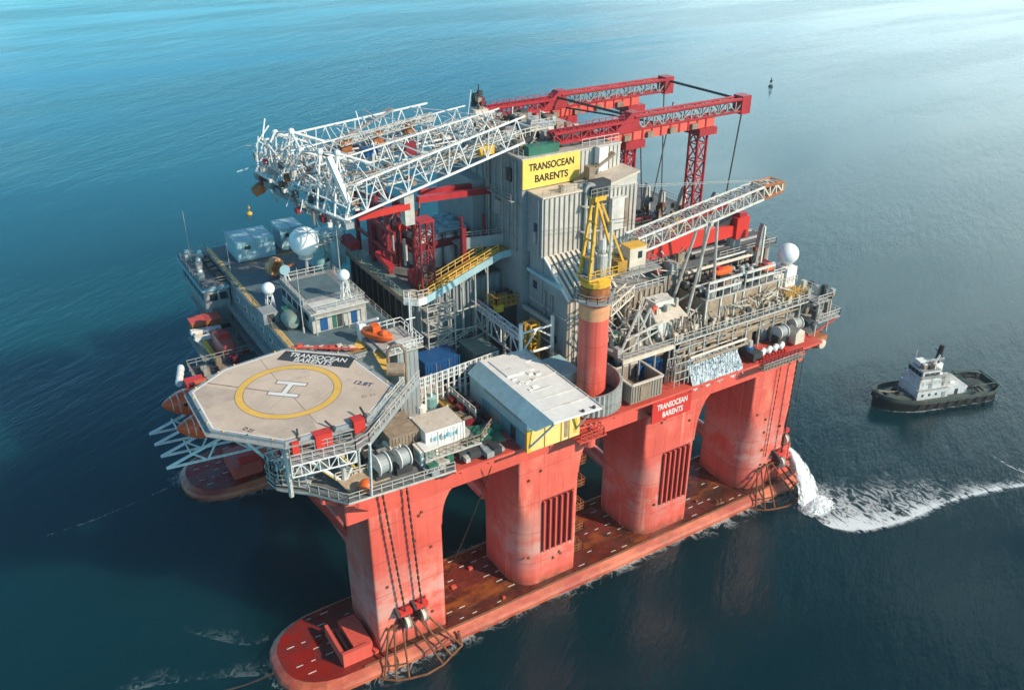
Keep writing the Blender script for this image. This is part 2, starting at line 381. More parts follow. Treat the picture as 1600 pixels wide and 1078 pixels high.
def foam_mat(name, lo, hi, scale, stretch, col=(.72, .78, .80), thin=.13, top=.9):
    """broken foam: the uv's v runs from the dense edge (0) to where it thins out (1)"""
    m, nt, b, N, L = nodes(name)
    uv = N.new('ShaderNodeUVMap'); uv.uv_map = 'uv'; sx = N.new('ShaderNodeSeparateXYZ'); L.new(uv.outputs[0], sx.inputs[0])
    g = N.new('ShaderNodeNewGeometry'); mp = N.new('ShaderNodeMapping'); mp.inputs['Rotation'].default_value = (0, 0, R(50)); mp.inputs['Scale'].default_value = stretch; L.new(g.outputs['Position'], mp.inputs['Vector'])
    wv = N.new('ShaderNodeTexNoise'); wv.inputs['Scale'].default_value = scale; wv.inputs['Detail'].default_value = 6; wv.inputs['Roughness'].default_value = .62; wv.inputs['Distortion'].default_value = .9; L.new(mp.outputs[0], wv.inputs['Vector'])
    # ridges of the noise draw the thin lace of breaking foam
    r1 = N.new('ShaderNodeMath'); r1.operation = 'SUBTRACT'; r1.inputs[1].default_value = .5; L.new(wv.outputs['Fac'], r1.inputs[0])
    r2 = N.new('ShaderNodeMath'); r2.operation = 'ABSOLUTE'; L.new(r1.outputs[0], r2.inputs[0])
    r3 = N.new('ShaderNodeMath'); r3.operation = 'MULTIPLY_ADD'; r3.inputs[1].default_value = -3.2; r3.inputs[2].default_value = 1.0; L.new(r2.outputs[0], r3.inputs[0])
    blot = noise(nt, scale * .22, 4, .6); r4 = N.new('ShaderNodeMath'); r4.operation = 'MULTIPLY_ADD'; r4.inputs[1].default_value = .9; r4.inputs[2].default_value = -.45; L.new(blot, r4.inputs[0])
    r5 = N.new('ShaderNodeMath'); r5.operation = 'ADD'; L.new(r3.outputs[0], r5.inputs[0]); L.new(r4.outputs[0], r5.inputs[1])
    pw = N.new('ShaderNodeMath'); pw.operation = 'POWER'; pw.inputs[1].default_value = .45; L.new(sx.outputs['Y'], pw.inputs[0])
    th = N.new('ShaderNodeMapRange'); th.inputs[3].default_value = lo; th.inputs[4].default_value = hi; ux = N.new('ShaderNodeMath'); ux.operation = 'MULTIPLY_ADD'; ux.inputs[1].default_value = thin; L.new(sx.outputs['X'], ux.inputs[0]); L.new(pw.outputs[0], ux.inputs[2]); L.new(ux.outputs[0], th.inputs[0]); th.clamp = False
    d = N.new('ShaderNodeMath'); d.operation = 'SUBTRACT'; L.new(r5.outputs[0], d.inputs[0]); L.new(th.outputs[0], d.inputs[1])
    a = N.new('ShaderNodeMapRange'); a.inputs[1].default_value = 0.; a.inputs[2].default_value = .46; a.inputs[4].default_value = top; L.new(d.outputs[0], a.inputs[0])
    L.new(a.outputs[0], b.inputs['Alpha']); b.inputs['Base Color'].default_value = (*col, 1); b.inputs['Roughness'].default_value = .8
    MATS[name] = m
foam_mat('wake_foam', .22, 1.02, .60, (1.0, .5, 1)); foam_mat('wisp_foam', .74, 1.1, .7, (1, 1, 1), (.5, .62, .65), 0, .3); foam_mat('lap_foam', .60, 1.22, .34, (1, 1, 1), (.6, .68, .68), 0)
def sheet(name, edge, far, nv, mat, z, label=None):
    """strip between two polylines of equal length, v = 0 on the first"""
    n = len(edge); vs = []; uvs = []
    for i in range(n):
        for j in range(nv + 1):
            t = j / nv; a, c = V(edge[i][:2]), V(far[i][:2]); p = a.lerp(c, t); vs.append((p.x, p.y, z)); uvs.append((i / (n - 1), t))
    fs = [(i * (nv + 1) + j, (i + 1) * (nv + 1) + j, (i + 1) * (nv + 1) + j + 1, i * (nv + 1) + j + 1) for i in range(n - 1) for j in range(nv)]
    me = bpy.data.meshes.new(name); me.from_pydata(vs, [], fs); me.materials.append(MATS[mat])
    u = me.uv_layers.new(name='uv')
    for l in me.loops: u.data[l.index].uv = uvs[l.vertex_index]
    o = bpy.data.objects.new(name, me); COL.objects.link(o); o['kind'] = 'stuff'; o['label'] = label; return o
def smooth_line(pts, n):
    out = []; k = len(pts)
    for i in range(n):
        t = i / (n - 1) * (k - 1); j = min(int(t), k - 2); f = t - j
        p0, p1, p2, p3 = (V(pts[max(j - 1, 0)][:2]), V(pts[j][:2]), V(pts[j + 1][:2]), V(pts[min(j + 2, k - 1)][:2]))
        out.append(.5 * ((2 * p1) + (p2 - p0) * f + (2 * p0 - 5 * p1 + 4 * p2 - p3) * f * f + (3 * p1 - p0 - 3 * p2 + p3) * f ** 3))
    return out
low = smooth_line([(111.62, 81.11, 0), (109.98, 76.36, 0), (112.94, 72.72, 0), (118.27, 70.41, 0), (125.28, 69.3, 0), (133.49, 68.83, 0), (142, 67.05, 0), (149.69, 64.52, -0), (160.13, 61.02, 0)], 60)
upp = smooth_line([(118.17, 87.04, 0), (123.57, 86.04, 0), (131.49, 85.98, 0), (138.47, 84.16, 0), (141.34, 79.87, 0), (142.84, 74.09, 0), (146.62, 70.1, 0), (156.92, 68.98, 0), (168.32, 65.65, 0)], 60)
sheet('foam', low, upp, 8, 'wake_foam', .03, 'white foam fanning over the sea from the water jet')
rnd = random.Random(3)
lo2 = smooth_line([(p.x + rnd.uniform(-.2, .2), p.y - 1.5) for p in low[::6]], 60)
sheet('foam', low, lo2, 2, 'wake_foam', .03, 'thin outer lip of the white foam trail')

for a, b, w_, nm in (([(-3.83, 142.98, 0), (3.26, 143.13, 0), (9.79, 144.25, 0), (18.51, 146.08, 0)], 1.2, 'lap_foam', 'thin foam line on the dark sea off the bow'), ([(-0.28, 102.14, 0), (5.29, 100.61, 0), (11.6, 98.01, 0), (18.58, 94.34, -0)], 6.5, 'wisp_foam', 'scattered foam off the pontoon bow'), ([(10.87, 108.96, 0), (14.35, 104.59, 0), (18.01, 101.17, -0), (20.7, 100.66, -0)], 6.0, 'wisp_foam', 'wisps of foam beside the pontoon bow'), ([(153.26, 72.49, 0), (152.92, 69.03, 0), (153.67, 65.73, 0), (156.29, 58.85, 0)], 3.0, 'wake_foam', 'small white foam patch at the edge of the wake')):
    p_ = smooth_line(a, 24); sheet('foam', p_, [V((q.x + b * .3, q.y + b)) for q in p_], 3, w_, .035, nm)
# ------------------------------------------------------------------ hull
hull = thing('drilling_rig_hull', 'huge red semi-submersible hull of two pontoons, eight columns and a deck box', 'oil rig', (71.5, 119, 0))
def pontoon(y0, y1, marks):
    mb = MB(); yc = (y0 + y1) / 2
    def outline(ins, z):
        out = []; ry = (y1 - y0) / 2 - ins; n = 14
        for x, s in ((29.5, -1), (110.5, 1)):
            rx = 10.3 - ins
            for i in range(n + 1):
                a = R(90 + 180 * i / n) if s < 0 else R(-90 + 180 * i / n)
                ca, sa = math.cos(a), math.sin(a)
                q = .8
                out.append((x + rx * math.copysign(abs(ca) ** q, ca), yc + ry * math.copysign(abs(sa) ** q, sa), z))
        return out
    mb.rings([outline(.5, -9), outline(0, -3), outline(0, .55), outline(.25, 1.0), outline(1.15, 1.6)], 'pontoon_side', top='pontoon_top')
    if marks:
        r2 = random.Random(11)
        for i in range(46):
            for j in range(7):
                x = 22 + i * 2.15 + (j % 2) * 1.0; y = y0 + 2.2 + j * 1.95
                if x < 24 and j in (0, 6) or r2.random() < .45: continue
                if any(cx - .3 < x < cx + 10.8 and 88 < y < 100.4 for cx in (33, 56, 79, 102)): continue
                if x > 116 or r2.random() < .12: continue
                mb.box(x, x + r2.uniform(.6, 1.2), y, y + .11, 1.59, 1.65, 'off_white')
    r4 = random.Random(int(y0))
    for i in range(16):
        x = 24 + r4.random() * 92; y = y0 + 2.2 + r4.random() * 11.5
        if any(cx - 1 < x < cx + 11.6 and 87 < y < 101 for cx in (33, 56, 79, 102)) or 26 < x < 34: continue
        m3 = MB(); w = r4.uniform(.4, 1.0)
        if i % 3: m3.box(x, x + w, y, y + w * .8, 1.58, 1.58 + r4.uniform(.15, .5), r4.choice(['rust', 'rust_orange', 'hull_red']))
        else: m3.tube((x, y, 1.58), (x, y, 2.3), .22, 'rust', 10); m3.tube((x + .8, y, 1.58), (x + .8, y, 2.3), .22, 'rust', 10); m3.box(x - .4, x + 1.2, y - .35, y + .35, 1.57, 1.66, 'rust')
        m3.build('deck_fitting', hull)
    # low kerb pipe along the outer edge
    for yy in (y0 + 1.3, y1 - 1.3): mb.tube((30, yy, 1.7), (112, yy, 1.7), .16, 'rust')
    mb.build('pontoon', hull)
pontoon(86, 102, True); pontoon(136.5, 152.5, True)
CX = [33, 56, 79, 102]
for k, x0 in enumerate(CX):
    mb = MB(); x1 = x0 + (10.6 if k < 3 else 10)
    rad = (.35, .35, 2, 2) if k == 0 else ((3.6, .7, 2, 2.5) if k < 3 else (4.2, 1.6, 2, 2))
    radt = rad if k == 0 else (1.0, .7, 1, 1)
    if k: radt = (.35, .5, 1, 1)
    mb.rings([rr(x0, x1, 88.5, 100, rad, 1.3), rr(x0, x1, 88.5, 100, rad, 11)] + [rr(x0, x1, 88.5, 100, tuple(a + (b - a) * (f * f * (3 - 2 * f)) for a, b in zip(rad, radt)), 11 + 9 * f) for f in (.25, .5, .75, 1.0)] + [rr(x0, x1, 88.5, 100, radt, 25.7)], 'column_red')
    c = mb.build('column', hull, True)
    # foot plinth and grime ring
    if k in (1, 2):
        mb = MB(); xf = x0 + 4.2
        for i in range(6): mb.box(xf + i * 1.02, xf + i * 1.02 + .27, 88.0, 88.44, 7.8 if k == 1 else 7.2, 17.2, 'hull_face')
        mb.box(xf - .1, xf + 5.55, 88.42, 88.53, 7.7 if k == 1 else 7.1, 17.3, 'slot_shade_red')  # back plate coloured dark to carry the shade between the ribs
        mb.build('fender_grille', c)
    # far side twin, plain
    mb = MB(); mb.rings([rr(x0, x1, 138.5, 150, (2.5, 2.5, 2.5, 2.5), 1.3), rr(x0, x1, 138.5, 150, (2.5, 2.5, 2.5, 2.5), 25.7)], 'column_red')
    mb.build('column', hull, True)
# fillets where columns spread into the deck box, on their stern sides
def fillet(x, y0, y1, w, z0, z1, s=1):
    pts = [(x - s * .25, z0)]
    for i in range(7):
        a = R(90 * i / 6); pts.append((x + s * w * (1 - math.cos(a)), z0 + (z1 - z0) * math.sin(a) ** 1.0))
    pts.append((x - s * .25, z1))
    mb = MB(); mb.extr([(px, y0, pz) for px, pz in pts], (0, y1 - y0, 0), 'column_red'); mb.build('fillet', hull)
for x, fw_, z0 in ((43.6, 2.6, 20), (66.6, 2.6, 20), (89.6, 3.4, 17.5)): fillet(x, 88.53, 99.6, fw_, z0, 25.75)
for x in (56, 79, 102): fillet(x + .2, 89.2, 99.6, 1.6, 22.5, 25.75, -1)
# deck box
mb = MB(); mb.rings([rr(30, 113, 88.4, 152.5, (.3, .3, 2, 2), 25.5, 2), rr(30, 113, 88.4, 152.5, (.3, .3, 2, 2), 30.4, 2)], 'hull_face', top='hull_red')
mb.build('deck_box', hull)
mb = MB()
mb.box(44.5, 113.6, 85.7, 88.38, 29.75, 30.15, 'hull_face', 'hull_red')
for i in range(33):
    x = 45.2 + i * 2.1
    mb.extr([(x, 88.4, 29.7), (x, 85.9, 29.7), (x, 88.4, 27.9)], (.22, 0, 0), 'hull_red')
    if i % 2 == 0: mb.obox((x + .1, 85.9, 29.6), (x + 1.5, 88.4, 28.2), .3, .3, 'maroon')
mb.build('edge_walkway', hull)
mb = MB(); mb.box(30.4, 112.6, 90.2, 152.2, 30.42, 30.56, 'deck_grey'); mb.build('deck_plating', hull)
# braces
for p, q, r in (((61, 100, 17), (61, 119, 25.6), 1.3), ((84, 100, 6), (84, 138.5, 6), 1.2), ((61, 138.5, 17), (61, 119, 25.6), 1.3), ((38, 100, 5), (38, 138.5, 5), 1.3), ((107, 100, 5), (107, 138.5, 5), 1.3),
                ((43.6, 143, 10), (56, 143, 24), 1.0), ((89.6, 143, 8), (102, 143, 20), 1.0), ((48, 138, 25.6), (56.2, 98, 14), 1.2)):
    m2 = MB(); m2.tube(p, q, r, 'column_red', 14); m2.build('brace', hull, True)
# bow platform and its brackets off the first column
mb = MB()
plat = [p[:2] for p in ((22.96, 96.38, 30.5), (23.42, 94.04, 30.5), (26.56, 91.17, 30.5), (29.99, 86.47, 30.5))] + [(44.6, 85.7), (44.6, 90.0), (30.2, 98.8), (25, 99)]
mb.prism(plat, 30.15, 30.5, 'pale_steel', 'deck_grey'); mb.build('bow_platform', hull)
mb = MB()
for p, q in (((26.2, 97.4, 29.9), (33.3, 98.6, 15.5)), ((26.8, 96.6, 29.9), (33.3, 97.6, 16.0)), ((25.6, 97.4, 29.8), (33.2, 97.8, 26.5)), ((27.6, 91.8, 29.9), (33.2, 96.5, 26)), ((27.4, 92.2, 29.8), (31, 88.4, 29.7)), ((27.6, 89.6, 29.7), (33.1, 90.4, 26.2)), ((26, 96, 29.8), (33.2, 92, 27.5)), ((31, 86.4, 29.7), (33.2, 88.5, 27.0))):
    mb.obox(p, q, .55, .55, 'hull_red')
mb.build('platform_bracket', hull)
# stern brackets
mb = MB()
for y in (88.6, 94, 100): mb.extr([(112.9, y, 25.6), (112.9, y, 30.3), (116.2, y, 30.3)], (0, .5, 0), 'hull_face')
mb.box(113.02, 116.6, 88.3, 104, 30.2, 30.52, 'deck_grey'); mb.build('stern_bracket', hull)
# name board on the side
nb = MB(); bx0, bz1 = 77.6, 29.2
nb.box(78.3, 86.0, 86.5, 86.7, 25.4, 29.1, 'bright_red'); nb.box(79, 79.3, 86.72, 88.38, 26, 26.3, 'maroon'); nb.box(85, 85.3, 86.72, 88.38, 26, 26.3, 'maroon'); nbo = nb.build('name_board', hull)
text('TRANSOCEAN', (79.2, 86.48, 27.5), (1, 0, 0), (0, 0, 1), .95, 'white', nbo, width=5.9, bold=.02)
text('BARENTS', (80.3, 86.48, 26.0), (1, 0, 0), (0, 0, 1), .95, 'white', nbo, width=4.0, bold=.02)
# ladder platforms up the stern edge of the second column
mb = MB()
for z in (4, 8, 12, 16.5, 20.5, 24):
    mb.box(66.7, 68.4, 89.2, 91.2, z, z + .15, 'rust'); mb.rail([(68.4, 89.2, z), (68.4, 91.2, z)], 'rust_orange', 1.2, 1, .06); mb.rail([(66.8, 89.2, z), (68.4, 89.2, z)], 'rust_orange', 1.2, 1, .06)
mb.ladder((67.2, 90.2, 2), (67.2, 90.2, 28), .6, 40, 'rust_orange'); mb.build('access_ladder', hull)
# small fittings: eye plates and pad stains on the columns
r3 = random.Random(5)
for x0 in CX:
    for i in range(7): 
        x = x0 + r3.uniform(1.5, 9); z = r3.uniform(2.6, 24.5)
        if x0 in (56, 79) and 6.5 < z < 18 and x > x0 + 3.6: continue
        mb = MB(); mb.box(x, x + .3, 88.3, 88.55, z, z + .35, 'rust'); mb.build('eye_plate', hull)
# steel box left on the pontoon beside the first column
mb = MB(); 
mb.box(27.6, 32.9, 88.6, 95.6, 1.62, 2.0, 'hull_red'); mb.box(27.6, 31.8, 88.55, 89.1, 1.98, 4.0, 'hull_face'); mb.box(27.6, 28.1, 89.12, 95.6, 1.98, 3.6, 'hull_face')
mb.box(29.6, 32.2, 89.12, 95.4, 1.98, 3.7, 'hull_red'); mb.box(28.7, 29.0, 89.3, 95, 1.98, 3.2, 'black')
mb.build('sea_chest_box', hull)
mb = MB(); mb.box(27.6, 32.9, 139.5, 146, 1.62, 4.2, 'hull_red'); mb.box(29, 32.9, 140, 141.5, 4.22, 5.6, 'bright_red'); mb.build('sea_chest_box', hull)

# anchor racks: bent pipes leaning out over the pontoon edge
def anchor_rack(dx, label, m):
    t = thing('anchor_rack', label, 'anchor rack', (39 + dx, 87, 1.5), 'tubular anchor racks at the column feet')
    S = V((dx, 0, 0)); mb = MB()
    tops = [(34.26, 87.9, 5.66), (35.15, 87.9, 5.79), (36.36, 87.9, 6.13), (37.65, 87.9, 6.17), (38.75, 87.9, 6.09), (39.86, 87.9, 6.12)]
    ends = [(32.03, 85.21, 0), (33.29, 84.16, 0), (35.02, 83.48, 0), (40.21, 83.22, -0), (41.99, 84.04, 0), (44.17, 84.95, 0)]
    for a, b in zip(tops, ends):
        a, b = V(a) + S, V(b) + S; m1 = MB(); m1.path([(a.x, 88.45, a.z), a, b], .16, m); m1.build('bent_bar', t)
    mb.path([V((30.1, 87.6, 0)) + S] + [V(e) + S for e in ends[:3]] + [V((37.5, 82.88, 0)) + S] + [V(e) + S for e in ends[3:]] + [V((44.26, 86.17, 1.8)) + S], .2, m)
    mb.build('outer_hoop', t)
    for pts, q in (([V(a) + S for a in tops], .15), ([V(a).lerp(V(b), .72) + S for a, b in zip(tops[3:], ends[3:])], .12), ([V(a).lerp(V(b), .72) + S for a, b in zip(tops[:3], ends[:3])], .12)): mb = MB(); mb.path(pts, q, m); mb.build('tie_bar', t)
    return t
anchor_rack(0, 'rusty bent-pipe anchor rack fanning over the water at the first column foot', 'rust')
anchor_rack(71.0, 'rusty bent-pipe anchor rack beside the gushing water jet', 'rust')
def fairlead(x, y, z, label, d=(0, -1, 0)):
    t = thing('chain_fairlead', label, 'fairlead', (x, y, z), 'cream chain wheels on the columns')
    mb = MB(); mb.lathe((x - .35, y - .9, z), [(.3, 0), (1.2, 0), (.95, .2), (.95, .5), (1.2, .7), (.3, .7)], 'cream', 14, (1, 0, 0)); mb.build('wheel', t)
    mb = MB()
    for s in (-.62, .42): mb.extr([(x + s, y + .1, z + 1.5), (x + s, y - 1.3, z + .3), (x + s, y - 1.0, z - .9), (x + s, y + .1, z - 1.2)], (.2, 0, 0), 'rust')
    mb.box(x - 1.0, x + 1.0, y - .1, y + .05, z - 1.6, z + 2.2, 'maroon'); mb.box(x - .9, x + .9, y - 1.1, y - .2, z + 1.3, z + 2.0, 'bright_red'); mb.extr([(x - 1.3, y, z + 1.2), (x - 1.3, y - 1.5, z + 1.7), (x - 1.3, y, z + 2.4)], (.3, 0, 0), 'dark'); mb.build('cheek_plate', t)
fairlead(36.9, 88.35, 6.4, 'cream chain wheel low on the first column, nearer the bow')
fairlead(39.4, 88.35, 6.6, 'cream chain wheel low on the first column, nearer the grille column')
fairlead(110.2, 88.35, 6.2, 'cream chain wheel at the foot of the last column, above the water jet')
fairlead(114.2, 91.5, 7.8, 'pale chain wheel on the red stub behind the water jet')
mb = MB(); mb.box(112, 115.5, 90, 94, 3.6, 6.9, 'hull_red'); mb.box(112, 114.6, 88.9, 92, 1.62, 3.7, 'hull_face'); mb.extr([(112, 91, 1.6), (119, 92, 1.6), (112, 91, 4.4)], (0, 7, 0), 'hull_red')
mb.build('fairlead_stub', hull)
def chain(p, q, label, r=.13, sag=0, name='anchor_chain'):
    mb = MB(); p, q = V(p), V(q); n = 40; pts = []
    for i in range(n + 1):
        e = p.lerp(q, i / n); e.z -= sag * math.sin(math.pi * i / n); pts.append(e)
    for i in range(n): mb.tube(pts[i], pts[i + 1], r * (1.35 if i % 2 else .75), 'chain', 5)
    single(mb, name, label, 'chain', 'chains and wires down the columns')
chain((34.91, 87.6, 29.56), (36.9, 87.45, 7.2), 'dark chain down the first column to the wheel nearer the bow')
chain((38.26, 87.6, 30.05), (39.4, 87.45, 7.4), 'dark chain down the first column to the second wheel')
chain((50.68, 87, 27.94), (49.08, 97.86, 1.7), 'slack wire slanting from the deck edge to the pontoon between two columns', .07, .6, 'mooring_wire')
chain((110.3, 87.4, 29.6), (110.2, 87.45, 7), 'dark chain down the sunlit last column')
chain((107.2, 88.0, 29.6), (107.0, 88.2, 8), 'thin chain hanging beside the last column face', .07)
chain((116, 92, 30.2), (114.6, 91, 8.6), 'dark chain hanging clear off the stern corner', .12)
chain((113.2, 88.6, 30.0), (112.9, 88.3, 4.6), 'thin wire down the outer edge of the last column', .06, 0, 'mooring_wire')
chain((19.6, 93, 1.6), (12.1, 95.1, -0), 'towing wire running from the pontoon bow into the sea', .12, .4, 'tow_wire')

# water jet
def jet():
    m, nt, b, N, L = nodes('jet_water')
    c = mix(nt, ramp(nt, noise(nt, 1.1, 6, .7, stretch=(1, 1, .35)), [(.35, 0.), (.6, 1.)]), (.78, .84, .86), (.92, .93, .94))
    L.new(c, b.inputs['Base Color']); b.inputs['Roughness'].default_value = .75
    a = ramp(nt, noise(nt, 1.6, 6, .7, stretch=(1, 1, .3)), [(.40, .0), (.60, .6)]); L.new(a, b.inputs['Alpha'])
    MATS['jet_water'] = m
    m, nt, b, N, L = nodes('jet_core'); b.inputs['Base Color'].default_value = (.74, .78, .80, 1); b.inputs['Roughness'].default_value = .9; b.subsurface_method = 'BURLEY'; b.inputs['Subsurface Weight'].default_value = 1; b.inputs['Subsurface Radius'].default_value = (.6, .6, .6); b.inputs['Subsurface Scale'].default_value = 1; MATS['jet_core'] = m
    mb = MB(); r = random.Random(2)
    p0, p1 = V((113.2, 88.2, 7.2)), V((112.0, 80.6, -.2))
    def at(t): e = p0.lerp(p1, t); e.z = p0.z + (p1.z - p0.z) * (t ** 1.55) + .35 * math.sin(math.pi * t); return e
    for lay, (k, jit) in enumerate(((.92, .16), (1.05, .3), (1.3, .45))):
        ph = [[r.uniform(-1, 1) for _ in range(28)] for _ in range(9)]; rs = []; nseg = 44
        for i in range(nseg + 1):
            t = i / nseg; e = at(t); rad = (.34 + 1.35 * t ** 1.15) * k; ring = []
            g = t * 8; a = int(min(g, 7)); f = g - a
            for q in range(28):
                w = ph[a][q] * (1 - f) + ph[a + 1][q] * f; th = 2 * math.pi * q / 28; rr_ = rad * (1 + jit * (.35 + t) * w) + r.uniform(-.03, .03) * (1 + 3 * t)
                ring.append(e + V((math.cos(th), .25 * math.sin(th), .95 * math.sin(th))) * rr_)
            rs.append(ring)
        mb.rings(rs, 'jet_core' if lay == 0 else 'jet_water')
    o = single(mb, 'water_jet', 'white jet of water gushing from the last column foot into the sea', 'water', None, True)
    mb = MB()
    for i in range(1500):
        a = r.uniform(0, 6.3); q = abs(r.gauss(0, 1)); e = p1 + V((.6 + 1.7 * q * math.cos(a), -.2 + 1.5 * q * math.sin(a), abs(r.gauss(0, .55)) * max(.1, 1 - q * .35)))
        k = r.uniform(.03, .10); mb.lathe(e, [(0, -k), (k * .8, -k * .5), (k, 0), (k * .8, k * .5), (0, k)], 'jet_core', 6)
    for i in range(300):
        t = r.random() ** .6; e = at(t) + V((r.gauss(0, .3 + .9 * t), r.gauss(0, .3 + .8 * t), r.gauss(0, .3 + .5 * t))); k = r.uniform(.03, .08)
        mb.lathe(e, [(0, -k), (k, 0), (0, k)], 'jet_core', 5)
    for lay in range(3):
        rs = []; nr, nq = 7, 26
        for i in range(nr + 1):
            t = i / nr; ring = []
            for q in range(nq):
                th = 2 * math.pi * q / nq; rad = (2.9 - .4 * lay) * math.cos(t * 1.5) * (1 + r.uniform(-.2, .2)) + .05; ring.append(p1 + V((.8 + rad * 1.25 * math.cos(th), -.4 + rad * .8 * math.sin(th), (.9 + .35 * lay) * math.sin(t * 1.5) * (1 + r.uniform(-.25, .25)) + .1)))
            rs.append(ring)
        mb.rings(rs, 'jet_water', cap0=False)
    o = mb.build('spray', None, True); o['kind'] = 'stuff'; o['label'] = 'churned white spray where the jet strikes the sea'
jet()
# broken water lapping round the two pontoons
for (y0, y1, nm) in ((86, 102, 'thin broken foam along the pontoon nearer the tug side'), (136.5, 152.5, 'thin broken foam round the shaded far pontoon')):
    yc = (y0 + y1) / 2; e0, e1 = [], []
    for i in range(81):
        a = 2 * math.pi * i / 80; ca, sa = math.cos(a), math.sin(a)
        for lst, ox, oy in ((e0, 10.1, 7.9), (e1, 16.5, 13)):
            xx = (29.5 if ca < 0 else 110.5) + ox * ca
            lst.append((xx, yc + oy * math.copysign(abs(sa) ** .8, sa)))
    sheet('foam', e0, e1, 4, 'lap_foam', .02, nm)

# ------------------------------------------------------------------ helideck
HZ = 43.0
oct_ = [(16.63, 101.34, 43), (16.5, 91.61, 43), (22.84, 84.95, 43), (32.29, 84.51, 43), (38.32, 88.97, 43), (36.92, 100.29, 43), (30.19, 105.93, 43), (21.79, 104.85, 43)]
hd = thing('helideck', 'tan octagonal helideck with yellow ring and white H on white trusses', 'helideck', (27, 95.4, 30.5))
mb = MB(); mb.prism([p[:2] for p in oct_], HZ - .45, HZ, 'pale_steel', 'tan_deck'); mb.build('landing_deck', hd)
HC = V((27.0, 95.4, HZ))
def ring_strip(mb, c, r0, r1, z, m, n=72):
    vs = []; 
    for i in range(n): 
        a = 2 * math.pi * i / n
        for r in (r0, r1): vs.append((c[0] + r * math.cos(a), c[1] + r * math.sin(a), z))
    mb.add(vs, [(2 * i, 2 * i + 1, (2 * i + 3) % (2 * n), (2 * i + 2) % (2 * n)) for i in range(n)], m)
def flat(mb, pts, m): mb.add(pts, [tuple(range(len(pts)))], m)
def strip(mb, p, q, w, z, m):
    p, q = V(p[:2]), V(q[:2]); d = (q - p).normalized(); a = V((d.y, -d.x)) * w / 2
    flat(mb, [(*(p - a), z), (*(q - a), z), (*(q + a), z), (*(p + a), z)][::-1], m)
mb = MB()
ring_strip(mb, HC, 5.5, 6.35, HZ + .006, 'line_yellow'); ring_strip(mb, HC, 6.35, 6.45, HZ + .006, 'brown_steel'); ring_strip(mb, HC, 5.4, 5.5, HZ + .006, 'brown_steel')
mb.build('landing_ring', hd)
# the H
hx = V((.745, -.667)); hy = V((.667, .745)); hc = V((27.0, 95.9))
def HP(a, b): return hc + hx * a + hy * b
mb = MB()
for w, z, m in ((.95, .006, 'brown_steel'), (.62, .010, 'white')):
    k = (w - .62) / 2
    strip(mb, HP(-1.9 - k, 1.35), HP(1.9 + k, 1.35), w, HZ + z, m); strip(mb, HP(-1.9 - k, -1.35), HP(1.9 + k, -1.35), w, HZ + z, m)
    strip(mb, HP(0, -1.05 + k), HP(0, 1.05 - k), w, HZ + z + .001, m)
mb.build('letter_mark', hd)
# panel seams / stained lanes on the deck
mb = MB()
strip(mb, (18.36, 103.18, 43), (25.11, 96.27, 43), .22, HZ + .004, 'brown_steel')
strip(mb, (26.52, 105.3, 43), (26.63, 98.61, 43), .08, HZ + .004, 'brown_steel'); strip(mb, (26.94, 93.89, 43), (27.26, 86.67, 43), .1, HZ + .004, 'brown_steel'); strip(mb, (29.32, 95.28, 43), (38.25, 90.29, 43), .05, HZ + .004, 'cream')
mb.build('deck_seam', hd)
mb = MB(); flat(mb, [(p[0], p[1], HZ + .002) for p in ((24.15, 89.56, 43), (20.53, 89.12, 43), (22.7, 85.63, 43), (26.85, 85.2, 43), (27.26, 88.94, 43))], 'worn_deck'); mb.build('worn_patch', hd); mb = MB(); flat(mb, [(p[0], p[1], HZ + .002) for p in ((18.08, 102.43, 43), (16.87, 100.49, 43), (17.21, 96.33, 43), (21.2, 96.92, 43), (22.52, 97.87, 43))], 'worn_deck'); mb.build('worn_patch', hd)
mb = MB()
for a, b in zip(oct_, oct_[1:] + oct_[:1]):
    c0 = V((27.2, 95.2)); pa, pb = V(a[:2]), V(b[:2]); pa2, pb2 = pa.lerp(c0, .022), pb.lerp(c0, .022)
    strip(mb, pa2, pb2, .30, HZ + .007, 'white')
mb.build('edge_line', hd)
for p, q, w_ in (((23.5, 92.43, 43), (28.81, 96.14, 43), .16), ((22.4, 93.78, 43), (26.92, 96.59, 43), .14), ((27.36, 90.03, 43), (31.6, 92.6, 43), .12), ((23.08, 99.7, 43), (26.64, 99.35, 43), .12)): mb = MB(); strip(mb, p, q, w_, HZ + .0055, 'worn_deck'); mb.build('tyre_scuff', hd)
for i in range(8):
    for k in range(3): e = V(oct_[i]).lerp(V(oct_[(i + 1) % 8]), (k + .5) / 3); mb = MB(); mb.tube((e.x, e.y, HZ), (e.x, e.y, HZ + .22), .1, 'green' if k % 2 else 'line_yellow', 8); mb.build('edge_lamp', hd)
# name patch
d1, d2, d3, d4 = (28.32, 103.78, 43), (30.21, 105.49, 43), (37.36, 98.99, 43), (35.45, 96.77, 43)
mb = MB(); flat(mb, [(p[0], p[1], HZ + .008) for p in (d1, d4, d3, d2)], 'dark'); pt = mb.build('name_patch', hd)
tr = V(d4[:2]) - V(d1[:2]); tr = V((tr.x, tr.y, 0)); tu = V((-tr.y, tr.x, 0))
du = V(d2[:2]) - V(d1[:2]); du = V((du.x, du.y, 0))
o1 = V((d1[0], d1[1], HZ + .02)) + du * .50 + tr * .10
text('TRANSOCEAN', o1, tr, tu, 1.0, 'white', pt, depth=.01, width=7.9, bold=.02)
o1 = V((d1[0], d1[1], HZ + .02)) + du * .04 + tr * .22
text('BARENTS', o1, tr, tu, 1.0, 'white', pt, depth=.01, width=5.2, bold=.02)
q1, q2 = V((34.27, 92.95, 43)), V((36.31, 90.58, 43)); e = q2 - q1
